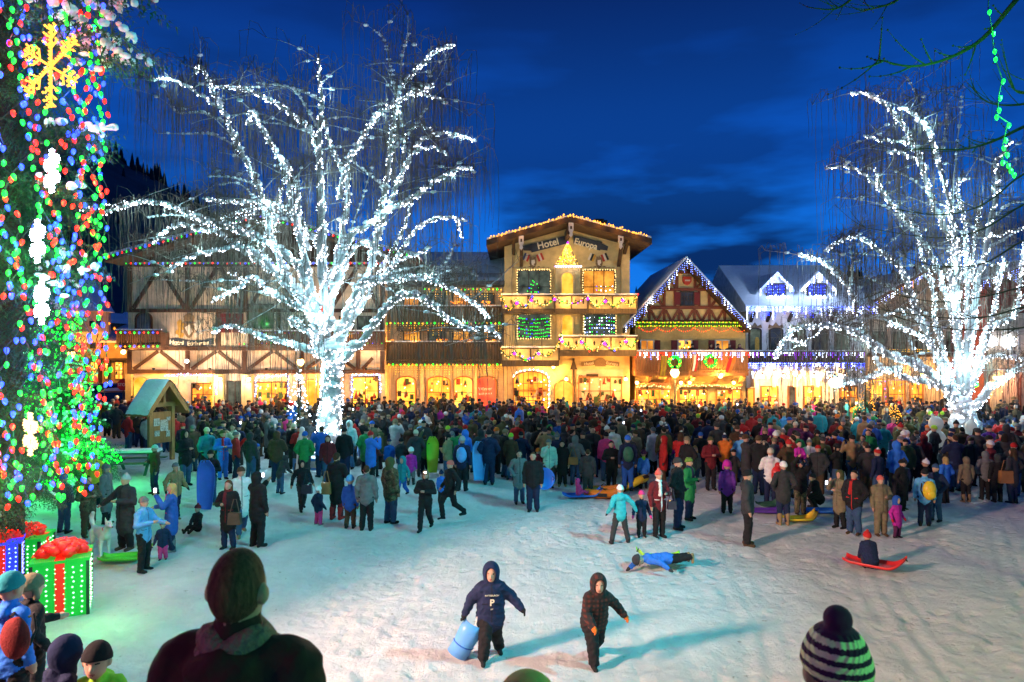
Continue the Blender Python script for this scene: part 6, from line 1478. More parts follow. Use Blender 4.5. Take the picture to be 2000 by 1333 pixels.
def place_person(label, x, y, face, H=1.7, jacket='black', trousers='denim', hat=('beanie', 'grey'), shoes='black', gloves=None, trim=None, h=.021, z=None, group=None, hat_trim=None, tilt=None, extra=None, hh=.014, **k):
    me, hc, hs, top = body(h, **k); o = ob('person', me); sc = H/(top if k.get('legs') in ('sit', 'crouch') else 1.76); zz = gh1(x, y)-.015 if z is None else z
    o.location = (x, y, zz); o.rotation_euler = tilt if tilt else (0, 0, R(face)); o.scale = (sc, sc, sc)
    tag(o, label, 'person', group)
    o['jacket'] = list(col(jacket)); o['trousers'] = list(col(trousers)); o['shoes'] = list(col(shoes)); o['gloves'] = list(col(gloves)) if gloves else list((.48, .27, .19)); o['trim'] = list(col(trim)) if trim else [q*.45+.004 for q in col(jacket)]
    if hat:
        hb = ob('hair' if hat[0] in ('short', 'long', 'crop') else ('hood' if hat[0] == 'hood' else 'hat'), hatmesh(hat[0], hh), o, hc, R(math.degrees(k.get('headturn', 0)))); hb.scale = (hs, hs, hs); hb['hat'] = list(col(hat[1])); hb['trim'] = list(col(hat_trim or hat[1]))
    return o
def swap(o, slot, mt):
    s = o.material_slots[slot]; s.link = 'OBJECT'; s.material = M[mt]
# patterned cloth
def plaid(name, c0, c1, c2, s=9.0):
    m, n, l, p = base_mat(name); t = n.new('ShaderNodeTexCoord'); w = []
    for ax in ('X', 'Z'):
        a = n.new('ShaderNodeTexWave'); a.wave_type = 'BANDS'; a.bands_direction = ax; a.inputs['Scale'].default_value = s; l.new(t.outputs['Object'], a.inputs['Vector'])
        g_ = n.new('ShaderNodeMath'); g_.operation = 'GREATER_THAN'; g_.inputs[1].default_value = .55; l.new(a.outputs['Fac'], g_.inputs[0]); w.append(g_)
    ad = n.new('ShaderNodeMath'); ad.operation = 'ADD'; l.new(w[0].outputs[0], ad.inputs[0]); l.new(w[1].outputs[0], ad.inputs[1]); dv = n.new('ShaderNodeMath'); dv.operation = 'MULTIPLY'; dv.inputs[1].default_value = .5; l.new(ad.outputs[0], dv.inputs[0])
    r = n.new('ShaderNodeValToRGB'); r.color_ramp.interpolation = 'CONSTANT'; l.new(dv.outputs[0], r.inputs[0]); r.color_ramp.elements[0].color = c0+(1,); r.color_ramp.elements[1].position = .75; r.color_ramp.elements[1].color = c2+(1,); e = r.color_ramp.elements.new(.25); e.color = c1+(1,)
    l.new(r.outputs[0], p.inputs['Base Color']); p.inputs['Roughness'].default_value = .9; M[name] = m
plaid('plaid_green', (.02, .05, .06), (.06, .10, .11), (.30, .32, .32)); plaid('plaid_red', (.25, .02, .02), (.08, .01, .01), (.01, .01, .01)); plaid('plaid_dark', (.008, .008, .010), (.018, .008, .008), (.07, .014, .010), 4)
def camo(name, cs, sc):
    m, n, l, p = base_mat(name); t = n.new('ShaderNodeTexCoord'); a = n.new('ShaderNodeTexNoise'); a.inputs['Scale'].default_value = sc; a.inputs['Detail'].default_value = 3; l.new(t.outputs['Object'], a.inputs['Vector'])
    r = n.new('ShaderNodeValToRGB'); r.color_ramp.interpolation = 'CONSTANT'; l.new(a.outputs[0], r.inputs[0]); r.color_ramp.elements[0].color = cs[0]+(1,); r.color_ramp.elements[1].position = .58; r.color_ramp.elements[1].color = cs[-1]+(1,)
    for i, c in enumerate(cs[1:-1]): e = r.color_ramp.elements.new(.44+.07*i); e.color = c+(1,)
    l.new(r.outputs[0], p.inputs['Base Color']); p.inputs['Roughness'].default_value = .9; M[name] = m
camo('camo', [(.03, .025, .012), (.09, .07, .035), (.05, .06, .025), (.15, .12, .07)], 9)
def stripes(name, c0, c1, s, axis='Z'):
    m, n, l, p = base_mat(name); t = n.new('ShaderNodeTexCoord'); a = n.new('ShaderNodeTexWave'); a.wave_type = 'BANDS'; a.bands_direction = axis; a.inputs['Scale'].default_value = s; a.inputs['Distortion'].default_value = 1.2; a.inputs['Detail Scale'].default_value = 12; l.new(t.outputs['Object'], a.inputs['Vector'])
    r = n.new('ShaderNodeValToRGB'); l.new(a.outputs['Fac'], r.inputs[0]); r.color_ramp.elements[0].position = .42; r.color_ramp.elements[0].color = c0+(1,); r.color_ramp.elements[1].position = .55; r.color_ramp.elements[1].color = c1+(1,); l.new(r.outputs[0], p.inputs['Base Color']); p.inputs['Roughness'].default_value = .95
    b = n.new('ShaderNodeTexWave'); b.bands_direction = 'DIAGONAL'; b.inputs['Scale'].default_value = 28; l.new(t.outputs['Object'], b.inputs['Vector']); bb = n.new('ShaderNodeBump'); bb.inputs['Strength'].default_value = .5; bb.inputs['Distance'].default_value = .01; l.new(b.outputs['Fac'], bb.inputs['Height']); l.new(bb.outputs[0], p.inputs['Normal']); M[name] = m
stripes('striped_knit', (.05, .008, .045), (.85, .76, .42), 10); stripes('striped_green', (.012, .012, .014), (.25, .45, .06), 9)
mat('fur', (.16, .12, .07), 1.0, .5, 40, .9, 60)
# ---------------------------------------------------------------- people one can tell apart (foot and head points read from the photograph's ground plane)
def P(label, px, fy, ty, face, jacket, trousers, hat, **k):
    d = DG(fy); H_ = (fy-ty)*d/F; k.setdefault('h', .019); _labels.add(label)
    return place_person(label, PX(px, d), d, face, max(.45 if k.get('legs') in ('sit', 'crouch') else .75, min(1.92, H_)), jacket, trousers, hat, **k)
D = ('down', 'down'); K_ = ('pockets', 'pockets'); PH = ('phone', 'phone'); CH = ('chest', 'chest')
o = P('person in green and white plaid shirt and blue jeans beside the fir', 125, 1038, 922, 170, 'green', 'denim', ('beanie', 'blue'), arms=K_); swap(o, 0, 'plaid_green')
o = P('person in camouflage jacket and brown trousers facing the white dog', 172, 1046, 925, 60, 'olive', 'brown', ('short', 'dark_hair'), arms=CH, bulk=1.15, shoes='brown'); swap(o, 0, 'camo')
P('person in long grey coat and grey cap behind the camouflage jacket', 208, 1022, 903, 95, 'grey', 'black', ('flaps', 'grey'), arms=D, hem=.5)
P('blond person in black coat with pale pompom hat reaching one arm out', 245, 1073, 925, -20, 'charcoal', 'black', ('pom', 'pale_grey'), arms=('out', 'chest'), hem=.55, boots=True, bulk=1.12, shoes='brown')
P('person in bright yellow safety jacket by the green lit tree', 186, 985, 880, 175, 'yellow', 'black', ('beanie', 'olive'), arms=('side', 'down'), bulk=1.1)
P('person in sky blue jacket and black track trousers tending a toddler', 281, 1115, 968, 80, 'sky_blue', 'black', ('beanie', 'grey'), arms=('chest', 'fwd'))
P('toddler in bright pink snow trousers and navy jacket', 318, 1093, 1014, 20, 'navy', 'pink', ('pom', 'plum'), child=True, arms=('swing', 'swing'), gloves='navy', shoes='black', bulk=1.15)
P('blond person in royal blue coat with pink scarf holding a phone out', 335, 1075, 940, -70, 'blue', 'navy', ('long', 'blond'), arms=('fwd', 'phone'), hem=.6, scarf=True, trim='pink', boots=True, shoes='grey', bulk=1.08)
P('person in tan coat and grey knit hat striding behind the blue coat', 343, 1010, 902, 60, 'tan', 'navy', ('beanie', 'grey'), legs='walk', arms=('swing', 'swing'), boots=True, shoes='tan', gloves='black')
P('person in dark brown jacket and mint striped knit hat near the bench', 302, 965, 868, -40, 'brown', 'navy', ('beanie', 'mint'), arms=('chest', 'down'))
P('child in dark clothes and pompom hat sitting on the snow', 386, 1038, 985, -15, 'black', 'black', ('pom', 'maroon'), child=True, legs='sit', arms=('knees', 'knees'), gloves='black')
P('person in black jacket holding a tall blue sled upright', 411, 985, 878, 10, 'black', 'denim', ('beanie', 'black'), arms=CH, shoes='tan')
P('auburn haired person in black coat with shoulder bag', 446, 1068, 932, -5, 'black', 'navy', ('long', 'auburn'), arms=('chest', 'down'), hem=.62, scarf=True, trim='maroon')
P('person in white coat, tan boots and brown knit hat', 471, 1042, 908, 30, 'white', 'denim', ('beanie', 'brown'), arms=D, hem=.66, legs='walk', boots=True, shoes='tan')
P('tall person all in black holding up a phone by the white coat', 503, 1062, 915, 150, 'black', 'black', ('hood', 'black'), arms=('down', 'phone'), bulk=1.12, hem=.76)
P('person in black hooded coat and blue jeans by the kiosk', 362, 948, 838, 60, 'black', 'denim', ('hood', 'black'), arms=('chest', 'down'), hem=.78)
P('person in royal blue and white ski jacket with red scarf', 435, 935, 838, 40, 'bright_blue', 'bright_blue', ('beanie', 'olive'), arms=CH, scarf=True, trim='red')
P('person in pale yellow coat taking a picture near the kiosk', 455, 925, 826, -10, 'cream', 'navy', ('long', 'brown_hair'), arms=PH)
P('person in dark puffer jacket bent forward in blue jeans', 547, 962, 884, 150, 'charcoal', 'denim', ('hood', 'charcoal'), arms=('fwd', 'fwd'), lean=.5)
P('person in black jacket walking with a dark handbag near the trunk', 590, 996, 898, 30, 'black', 'charcoal', ('hood', 'black'), legs='walk', arms=('swing', 'swing'))
P('toddler in navy coat, pink trousers and white bear hat', 622, 1023, 943, 150, 'navy', 'pink', ('flaps', 'white'), child=True, arms=('swing', 'swing'), gloves='navy', shoes='grey', bulk=1.1)
P('person in long black coat with red boots and a paper bag', 658, 1014, 882, 165, 'black', 'maroon', ('short', 'brown_hair'), arms=('chest', 'down'), hem=.58, boots=True, shoes='red')
P('child in royal blue jacket and brown trousers with blue white hat', 684, 1030, 922, 175, 'blue', 'brown', ('beanie', 'sky_blue'), child=True, arms=D)
P('child in grey and black hooded jacket seen from behind', 716, 1034, 905, 180, 'grey', 'black', ('short', 'brown_hair'), arms=D, bulk=1.05)
o = P('person in hooded camouflage jacket and blue jeans', 763, 1022, 892, 140, 'olive', 'denim', ('hood', 'olive'), arms=D, bulk=1.12, hem=.78); swap(o, 0, 'camo')
P('person in black jacket wearing a head lamp', 831, 1032, 915, -10, 'black', 'black', ('flaps', 'khaki'), arms=('chest', 'chest'), legs='walk', bulk=1.05)
P('person running in black with coral red hat', 879, 1013, 896, -50, 'black', 'black', ('beanie', 'coral'), arms=('swing', 'swing'), legs='stride')
P('child in bright blue jacket beside the runner in black', 862, 980, 915, 170, 'bright_blue', 'black', ('pom', 'navy'), child=True, arms=D)
P('person with a patterned backpack facing the crowd', 903, 958, 850, 165, 'navy', 'black', ('beanie', 'pale_grey'), arms=D)
P('person in navy jacket with hands in pockets on the snow edge', 955, 946, 838, 180, 'navy', 'navy', ('beanie', 'black'), arms=K_, bulk=1.08)
P('person in grey coat and tall black boots next to the blue disc holder', 1014, 984, 878, 10, 'grey', 'denim', ('long', 'dark_hair'), arms=K_, hem=.66, boots=True)
P('short haired person in black jacket holding a blue disc sled behind', 1041, 998, 880, -5, 'black', 'navy', ('short', 'brown_hair'), arms=('down', 'down'), bulk=1.12)
P('person in mint jacket and brown trousers with hand at face', 1072, 951, 855, 5, 'mint', 'brown', ('beanie', 'grey'), arms=('phone', 'down'), bulk=1.05)
P('person in long black coat with tan boots facing the hill', 1098, 948, 858, -5, 'black', 'black', ('long', 'dark_hair'), arms=D, hem=.6, boots=True, shoes='tan')
P('person in grey hooded sweater with tan satchel', 1124, 946, 848, 160, 'grey', 'denim', ('hood', 'grey'), arms=('chest', 'down'))
P('person in dark jacket with blue panel standing by the pink child', 1148, 968, 873, 170, 'charcoal', 'charcoal', ('short', 'brown_hair'), arms=D, bulk=1.05)
P('child in bright pink snowsuit sitting on a blue sled', 1129, 974, 940, 120, 'pink', 'pink', ('hood', 'pink'), child=True, legs='sit', arms=('knees', 'knees'), gloves='pink', z=gh1(PX(1129, DG(974)), DG(974))+.10, shoes='pink')
P('dark haired person in black fleece facing the hill with drink', 1194, 955, 858, 0, 'black', 'black', ('short', 'dark_hair'), arms=CH)
P('person with bright blue hat and teal backpack', 1226, 958, 848, 178, 'navy', 'blue', ('beanie', 'bright_blue'), arms=D)
P('child in royal blue jacket with lime collar and plum hat', 1257, 952, 873, 180, 'bright_blue', 'navy', ('beanie', 'plum'), child=True, arms=D, trim='lime', scarf=True)
o = P('child in turquoise jacket standing with legs apart', 1211, 1056, 940, -170, 'turquoise', 'charcoal', ('beanie', 'white'), arms=('side', 'swing'), legs='wide', gloves='black')
P('child in navy jacket with bright pink hat and gloves', 1253, 1047, 953, 0, 'navy', 'black', ('beanie', 'pink'), child=True, arms=('swing', 'swing'), gloves='pink')
P('person in maroon parka with pale pink hat', 1287, 1046, 913, 20, 'maroon', 'black', ('pom', 'coral'), arms=('down', 'chest'), scarf=True, trim='white', hem=.8)
P('person in black jacket and dark jeans with charcoal hat', 1324, 1030, 890, 60, 'black', 'navy', ('beanie', 'charcoal'), arms=K_, bulk=1.1)
o = P('person in bright green jacket with striped knit hat', 1346, 1012, 890, 50, 'green', 'navy', ('beanie', 'lime'), arms=('chest', 'down'), hem=.66, scarf=True, trim='navy'); swap(o.children[0], 0, 'striped_green')
P('person in charcoal jacket and black trousers alone on the snow', 1460, 1063, 915, 70, 'charcoal', 'black', ('beanie', 'black'), arms=D, bulk=1.1, shoes='brown')
P('person in grey parka and cream knit hat seen from behind', 1530, 1023, 898, 178, 'charcoal', 'navy', ('beanie', 'white'), arms=K_, boots=True, shoes='tan', hem=.78)
o = P('person in camouflage trousers carrying a child on the shoulders', 1563, 1004, 895, 0, 'black', 'olive', ('beanie', 'navy'), arms=('up', 'up'), bulk=1.12); swap(o, 1, 'camo')
d_ = DG(1004); place_person('child in lilac jacket riding on the shoulders', PX(1563, d_), d_+.06, 0, .66, 'magenta', 'navy', ('short', 'dark_hair'), child=True, legs='sit', arms=('knees', 'knees'), z=PZ(898, d_)-.16)
P('person in white sweater holding a baby wrapped in red', 1505, 985, 872, 160, 'white', 'navy', ('beanie', 'cream'), arms=CH)
P('person in maroon jacket looking down at a phone', 1388, 957, 853, 5, 'maroon', 'black', ('beanie', 'olive'), arms=CH)
P('child in purple coat with lilac patterned hat', 1420, 1000, 893, 170, 'purple', 'black', ('flaps', 'magenta'), arms=D, child=True)
P('person in olive coat and tall black boots lighting a phone', 1640, 1028, 914, -60, 'khaki', 'black', ('hood', 'olive'), arms=('phone', 'chest'), hem=.62, boots=True)
P('person in black jacket with red collar and blue jeans', 1668, 1040, 914, -50, 'black', 'denim', ('short', 'dark_hair'), arms=K_, bulk=1.15, scarf=True, trim='red', shoes='brown')
P('person in taupe coat with coral pink hat and camera', 1720, 1043, 925, 0, 'khaki', 'khaki', ('beanie', 'coral'), arms=('down', 'chest'), bulk=1.12, hem=.8, shoes='brown')
P('child in magenta coat with blue hood and red mittens', 1752, 1048, 963, 20, 'magenta', 'plum', ('hood', 'blue'), child=True, arms=('swing', 'swing'), gloves='red', hem=.72)
P('person in long black coat and black knit hat by the magenta child', 1762, 993, 893, 30, 'black', 'black', ('beanie', 'black'), arms=K_, hem=.6, bulk=1.1)
P('child in bright blue and yellow jacket with backpack', 1806, 1025, 912, 150, 'sky_blue', 'navy', ('beanie', 'black'), arms=D)
P('person in blue denim beside the blue and yellow jacket', 1827, 1017, 905, -60, 'navy', 'denim', ('beanie', 'denim'), arms=K_)
P('long blond haired person in blue ski jacket', 1846, 980, 888, -160, 'bright_blue', 'black', ('long', 'blond'), arms=K_)
P('person in cream coat with shoulder strap and tan boots', 1887, 978, 888, 178, 'khaki', 'black', ('hood', 'khaki'), arms=D, boots=True, shoes='tan')
P('person in grey and navy hooded jacket near the forked birch', 1924, 975, 880, 170, 'grey', 'black', ('hood', 'grey'), arms=K_)
P('person in black jacket with large brown shoulder bag and boots', 1948, 980, 885, 175, 'black', 'black', ('hood', 'charcoal'), arms=D, boots=True, shoes='brown')
P('long haired person in black coat and blue jeans near the forked birch', 1978, 982, 872, -160, 'charcoal', 'navy', ('long', 'brown_hair'), arms=K_, hem=.72)
P('crouching person in black adjusting a stroller', 1600, 992, 925, -90, 'black', 'black', ('beanie', 'charcoal'), legs='crouch', arms=('fwd', 'fwd'), lean=.35)
P('child in bright magenta jacket, grey trousers and white hat', 803, 945, 868, 175, 'magenta', 'grey', ('beanie', 'white'), child=True, arms=D, boots=True)
P('child in teal hooded jacket walking by the camouflage hood', 786, 968, 888, -20, 'teal', 'blue', ('hood', 'teal'), child=True, legs='walk', arms=('swing', 'swing'))
o = P('person in red and black plaid jacket reaching forward', 733, 930, 866, 160, 'red', 'charcoal', ('short', 'brown_hair'), arms=('fwd', 'fwd')); swap(o, 0, 'plaid_red')
P('person in bright red jacket photographing the crowd', 1330, 948, 842, 150, 'red', 'black', ('long', 'brown_hair'), arms=PH, boots=True)
P('person in white hooded jacket standing by the lit trunk', 682, 915, 820, -10, 'white', 'sky_blue', ('hood', 'white'), arms=('chest', 'down'))
P('person in long dark coat left of the lime sled', 830, 925, 848, 178, 'olive', 'black', ('short', 'brown_hair'), arms=('chest', 'up'))
P('person in sky blue jacket and white hat looking left', 822, 905, 818, -50, 'sky_blue', 'black', ('beanie', 'white'), arms=CH)
# on the snow in front: two sledgers coming up the hill
o = P('child in navy hooded sweatshirt dragging a blue roll up sled', 958, 1283, 1084, 8, 'navy', 'black', ('hood', 'navy'), arms=('side', 'out'), h=.0135, hh=.011, fingers=True, gloves='black', child=True, bulk=1.34, legs='trudge', lean=.12, headturn=-.15, shoes='black')
sc = o.scale[0]
for s_, sz, z_, dx in (('P', .155, 1.10, 0), ('PITTSBURGH', .042, 1.225, 0), ('EST', .03, .985, 0)):
    t = ob('chest_print', textmesh(s_, sz, 'sign_letter', .002, .004 if len(s_) == 1 else 0), o); t.location = (dx, (-.196 if z_ > 1.2 else -.205)-(z_-.8)*.12, z_-.04); t.rotation_euler = (R(90+4), 0, 0)
o = P('child in dark plaid hooded jacket with orange gloves trudging uphill', 1160, 1289, 1097, 14, 'black', 'black', ('hood', 'plum'), arms=('fwd', 'out'), h=.0135, hh=.011, fingers=True, gloves='orange', child=True, bulk=1.34, legs='walk', lean=.36, headturn=-.2, shoes='black'); swap(o, 0, 'plaid_dark'); swap(o.children[0], 0, 'plaid_dark')
# child lying prone on a lime sled, and one on a red sled
d_ = DG(1108); o = place_person('child in blue jacket lying face down on a lime sled', PX(1352, d_), d_+.02, 0, 1.35, 'bright_blue', 'black', ('beanie', 'charcoal'), gloves='charcoal', arms=('up', 'out'), child=True, h=.016, z=gh1(PX(1300, d_), d_)+.24, tilt=(R(90), 0, R(-78)), bulk=1.1, shoes='tan')
d_ = DG(1110); o = place_person('child with red hat hunched on a red sled sliding away', PX(1706, d_), d_+.1, 172, .72, 'navy', 'charcoal', ('pom', 'red'), gloves='black', arms=('fwd', 'fwd'), legs='crouch', lean=.55, child=True, h=.016, z=gh1(PX(1705, d_), d_)+.03, bulk=1.3)
# close to the camera, standing on the hill
def near(label, px, ty, d, face, H_, *a, **k):
    x = PX(px, d); z = PZ(ty, d)-H_; return place_person(label, x, d, face, H_, *a, z=z, **k)
mat('fur_scarf', (.30, .20, .16), 1.0, .35, 30, .8, 60)
o = near('person in dark maroon coat with cropped hair watching from the hill', 466, 1066, 2.12, 176, 1.75, (.055, .024, .020), 'navy', ('crop', (.24, .13, .08)), h=.0105, hh=.008, arms=D, bulk=1.06); swap(o.children[0], 0, 'hair_brown')
MB().tube([(.078*math.cos(a), .07*math.sin(a)+.012, .012*math.sin(a*3)) for a in np.linspace(0, 2*math.pi, 25)], [.042+.002*math.sin(i*1.9) for i in range(25)], 9, cap=False).build('scarf', M['fur_scarf'], o, smooth=True).location = (0, 0, 1.478)
MB().tube([(.085*math.cos(a), .078*math.sin(a)+.012, .010*math.sin(a*2+1)) for a in np.linspace(0, 2*math.pi, 25)], [.044+.002*math.sin(i*2.3) for i in range(25)], 9, cap=False).build('scarf', M['fur_scarf'], o, smooth=True).location = (0, 0, 1.435)
o = near('person in striped knit pompom hat and fur collar on the hill', 1632, 1196, 2.3, 172, 1.52, 'olive', 'black', ('bigpom', 'plum'), h=.0125, hh=.007, arms=D, hat_trim='plum', child=True, scarf=True, trim=(.16, .12, .07)); swap(o.children[0], 0, 'striped_knit'); swap(o, 6, 'fur')
o = near('person in fuzzy tan hat just below the hill crest', 1030, 1296, 2.3, 180, 1.45, 'brown', 'black', ('flaps', (.60, .46, .16)), h=.016, hh=.008, arms=D, child=True)
near('child in blue coat and teal hat with red backpack by the presents', 22, 1108, 6.0, 165, 1.42, 'bright_blue', 'black', ('beanie', 'teal'), h=.016, arms=D, child=True)
near('child in black jacket with fur hood beside the red backpack', 62, 1114, 6.6, 150, 1.32, 'black', 'black', ('flaps', 'khaki'), h=.016, arms=('swing', 'fwd'), child=True)
near('child in lime safety jacket and black hat crouching on the hill', 204, 1245, 5.6, 12, 1.0, 'lime', 'navy', ('beanie', 'black'), h=.014, arms=('knees', 'knees'), legs='crouch', lean=.3, child=True)
near('child in dark blue coat bending down by the lime jacket', 72, 1268, 5.3, 150, .85, 'navy', 'black', ('hood', 'navy'), h=.016, arms=('fwd', 'fwd'), legs='crouch', lean=.5, child=True)
# people on the wooden balcony
for k, (px, j, ht) in enumerate(((1352, 'black', ('beanie', 'black')), (1388, 'maroon', ('long', 'brown_hair')), (1402, 'navy', ('beanie', 'navy')), (1424, 'charcoal', ('short', 'dark_hair')), (1444, 'plum', ('long', 'dark_hair')))):
    place_person('person in %s leaning on the wooden balcony rail of the timbered house' % ['a black hat', 'maroon', 'navy', 'charcoal', 'plum with long hair'][k], PX(px, 41), 40.95, rng.uniform(-40, 40), 1.7, j, 'black', ht, z=PZ(727, 40.2)-.02, arms=CH, h=.03)
# ---------------------------------------------------------------- the crowd: individuals in front, one mass behind
JK = ['black', 'black', 'charcoal', 'charcoal', 'navy', 'brown', 'olive', 'maroon', 'grey', 'blue', 'teal', 'green', 'plum', 'red', 'tan', 'bright_blue', 'purple', 'khaki', 'magenta', 'pale_grey', 'white', 'orange', 'pink', 'sky_blue', 'denim']
JW = [10, 10, 8, 8, 6, 8, 6, 4, 4, 1.8, 1.2, 1.2, 1.0, 3, 2.4, 1.3, .6, 3, .7, 1.8, 1.4, 1.0, .8, .8, 1.2]
HT = [('beanie', c) for c in ('black', 'black', 'grey', 'charcoal', 'charcoal', 'navy', 'white', 'red', 'cream', 'brown', 'brown', 'khaki', 'black', 'navy', 'lime', 'orange', 'blue')]+[('pom', c) for c in ('white', 'grey', 'red', 'navy', 'charcoal', 'black')]+[('hood', None)]*4+[('short', 'dark_hair'), ('short', 'brown_hair')]*2+[('long', 'brown_hair'), ('long', 'dark_hair'), ('long', 'blond')]+[('cap', 'black'), ('cap', 'navy'), ('flaps', 'khaki'), ('flaps', 'black'), ('flaps', 'grey')]
TR = ['black', 'navy', 'denim', 'charcoal', 'brown', 'denim']
def where(px, d):
    return 'before the ' + ('kiosk' if px < 420 else 'timbered hotel' if px < 600 else 'snow laden birch' if px < 760 else 'balcony wing' if px < 985 else 'gold lit hotel' if px < 1235 else 'timbered gable house' if px < 1460 else 'white dormer house' if px < 1690 else 'forked birch')
taken = [(o.location.x, o.location.y) for o in COL.objects if o.name.startswith('person') and not o.parent]
block = [(PX(645, 27), 27, .95), (PX(1890, 28.5), 28.5, .95), (PX(315, 27.5), 27.5, 1.4), (PX(583, 31), 31, .7), (PX(262, 25), 25, 1.3), (PX(587, 37), 37, .3), (PX(1318, 38), 38, .3), (PX(1630, 36), 36, .3), (PX(1690, 34), 34, .8), (PX(1745, 33), 33, .8)]
def free(x, y, r):
    for a, b in taken:
        if (a-x)**2+(b-y)**2 < r*r: return False
    for a, b, q in block:
        if (a-x)**2+(b-y)**2 < (q+.2)**2: return False
    return True
def front_row(px): return float(np.interp(px, [0, 330, 420, 560, 700, 830, 950, 1080, 1250, 1400, 1550, 1700, 1850, 2000], [29, 26, 23.6, 22.8, 23.4, 23.6, 23.0, 22.6, 22.2, 21.6, 20.6, 20.0, 20.8, 21.0]))
cand = []
ROWS = np.arange(20.2, 40.0, .80)
for yy in ROWS:
    hw = yy*.77; n = int(2*hw/.80)
    for i in range(n): cand.append((-hw+2*hw*(i+.5)/n+rng.uniform(-.24, .24), yy+rng.uniform(-.26, .26)))
cand.sort(key=lambda p: p[1])
budget = 300-sum(1 for o in COL.objects if o.name.startswith('person') and not o.parent); rest = []
for x, y in cand:
    px = 1000+x/y*F
    if px < -20 or px > 2020 or y < front_row(px) or not free(x, y, .52) or (px < 250 and y < 34): continue
    taken.append((x, y))
    if budget <= 0 or y > 39.7: rest.append((x, y)); continue
    for tr in range(60):
        j = random.choices(JK, JW)[0]; ht = random.choice(HT); t_ = random.choice(TR); kid = random.random() < .13; long_ = random.random() < .25; fc = random.gauss(180, 35) if random.random() < .84 else random.uniform(-70, 70); hc_ = ht[1] or j
        hn = {'hood': 'hood up', 'short': '%s short hair' % nm(hc_), 'long': 'long %s hair' % nm(hc_).replace('dark', 'dark')}.get(ht[0], '%s %s' % (nm(hc_), HATN[ht[0]]))
        lab = '%s in %s %s with %s %s' % ('child' if kid else 'person', nm(j), 'long coat' if long_ and not kid else 'jacket', hn, where(px, y))
        if tr > 25: lab = lab.replace(' with ', ' and %s trousers with ' % nm(t_), 1)
        if lab not in _labels: break
    _labels.add(lab); budget -= 1
    arms = random.choice([D, K_, K_, CH, PH, ('down', 'phone'), ('chest', 'down')]) if not kid else random.choice([D, ('swing', 'swing')])
    place_person(lab, x, y, fc, random.uniform(1.05, 1.4) if kid else random.uniform(1.58, 1.86), j, t_, (ht[0], hc_), h=.03, arms=arms, hem=.66 if long_ and not kid else .86, child=kid, bulk=random.choice([1.0, 1.12]), hat_trim=random.choice(['white', hc_]), gloves=random.choice([None, 'black', 'charcoal']), group='people watching from the crowd', hh=.02)
# the far crowd as one mass of low figures with their own coat, hat and trouser colours
lows = []
for kw in (dict(arms=D), dict(arms=K_), dict(arms=PH), dict(arms=CH, hem=.66), dict(arms=D, bulk=1.15), dict(arms=D, child=True)):
    pr, hc, hs, T = body_prims(face=False, **kw); pr.append(('e', T(0, .01, .045), (.1*hs, .118*hs, .105*hs), 8, .01)); v, q, mi = grow(pr, .062); v[:, 2] -= v[:, 2].min(); lows.append((v, q, mi))
VV = []; FF = []; CC = []; off = 0
for x, y in rest:
    k = random.choices(range(6), [3, 3, 2, 2, 3, 1])[0]; v, q, mi = lows[k]; a = R(random.gauss(180, 35) if random.random() < .86 else random.uniform(-80, 80)); s = (random.uniform(1.55, 1.88) if k < 5 else random.uniform(1.1, 1.4))/1.76; c, sn_ = math.cos(a), math.sin(a)
    if random.random() < .03: s *= 1.18
    VV.append(np.stack([(v[:, 0]*c-v[:, 1]*sn_)*s+x, (v[:, 0]*sn_+v[:, 1]*c)*s+y, v[:, 2]*s-.02], 1)); FF.append(q+off); off += len(v)
    j = col(random.choices(JK, JW)[0]); ht = random.choice(HT); hcol = col(ht[1]) if ht[1] else j; tcol = col(random.choice(TR)); pal = np.array([j, tcol, (.48, .27, .19), (.015, .015, .015), (.03, .03, .03), (0, 0, 0), j, (0, 0, 0), hcol]); CC.append(pal[mi])
me = npmesh('crowd', np.concatenate(VV), np.concatenate(FF), [M['crowd_cloth']]); at = me.attributes.new('tint', 'FLOAT_COLOR', 'FACE'); cc = np.concatenate(CC)
if len(at.data) == len(cc): at.data.foreach_set('color', np.concatenate([cc, np.ones((len(cc), 1))], 1).astype(np.float32).ravel())
o = ob('crowd', me); o['kind'] = 'stuff'; tag(o, 'dense crowd of people in dark winter coats filling the street', 'crowd')
print('individuals', len(taken)-len(rest), 'mass', len(rest))
# ================================================================ sleds, presents, dog, snow figures and small things
def sled_mesh(L_, w, curl=.22, rim=.07, n=18):
    """boat-shaped sled shell: floor, flared rims and an upturned nose; length along x"""
    mb = MB(); prof = [(-1, 1.0), (-.92, .25), (-.8, 0), (0, -.02), (.8, 0), (.92, .25), (1, 1.0), (.97, 1.0), (.86, .35), (.74, .10), (0, .08), (-.74, .10), (-.86, .35), (-.97, 1.0)]; k = len(prof)
    for i in range(n+1):
        u = i/n; ww = w/2*(.72+.28*math.sin(min(1, u*1.35)*math.pi/2+.0)) if u < .75 else w/2*(1-.55*((u-.75)/.25)**2); z0 = curl*max(0, (u-.72)/.28)**2+.05*max(0, (.12-u)/.12)
        for a, b in prof: mb.v.append((L_*(u-.5), a*ww, z0+b*rim))
    for i in range(n):
        for j in range(k): mb.f.append((i*k+j, i*k+(j+1) % k, (i+1)*k+(j+1) % k, (i+1)*k+j)); mb.m.append(0)
    mb.f.append(tuple(range(k-1, -1, -1))); mb.f.append(tuple(n*k+j for j in range(k))); mb.m += [0, 0]
    return mb
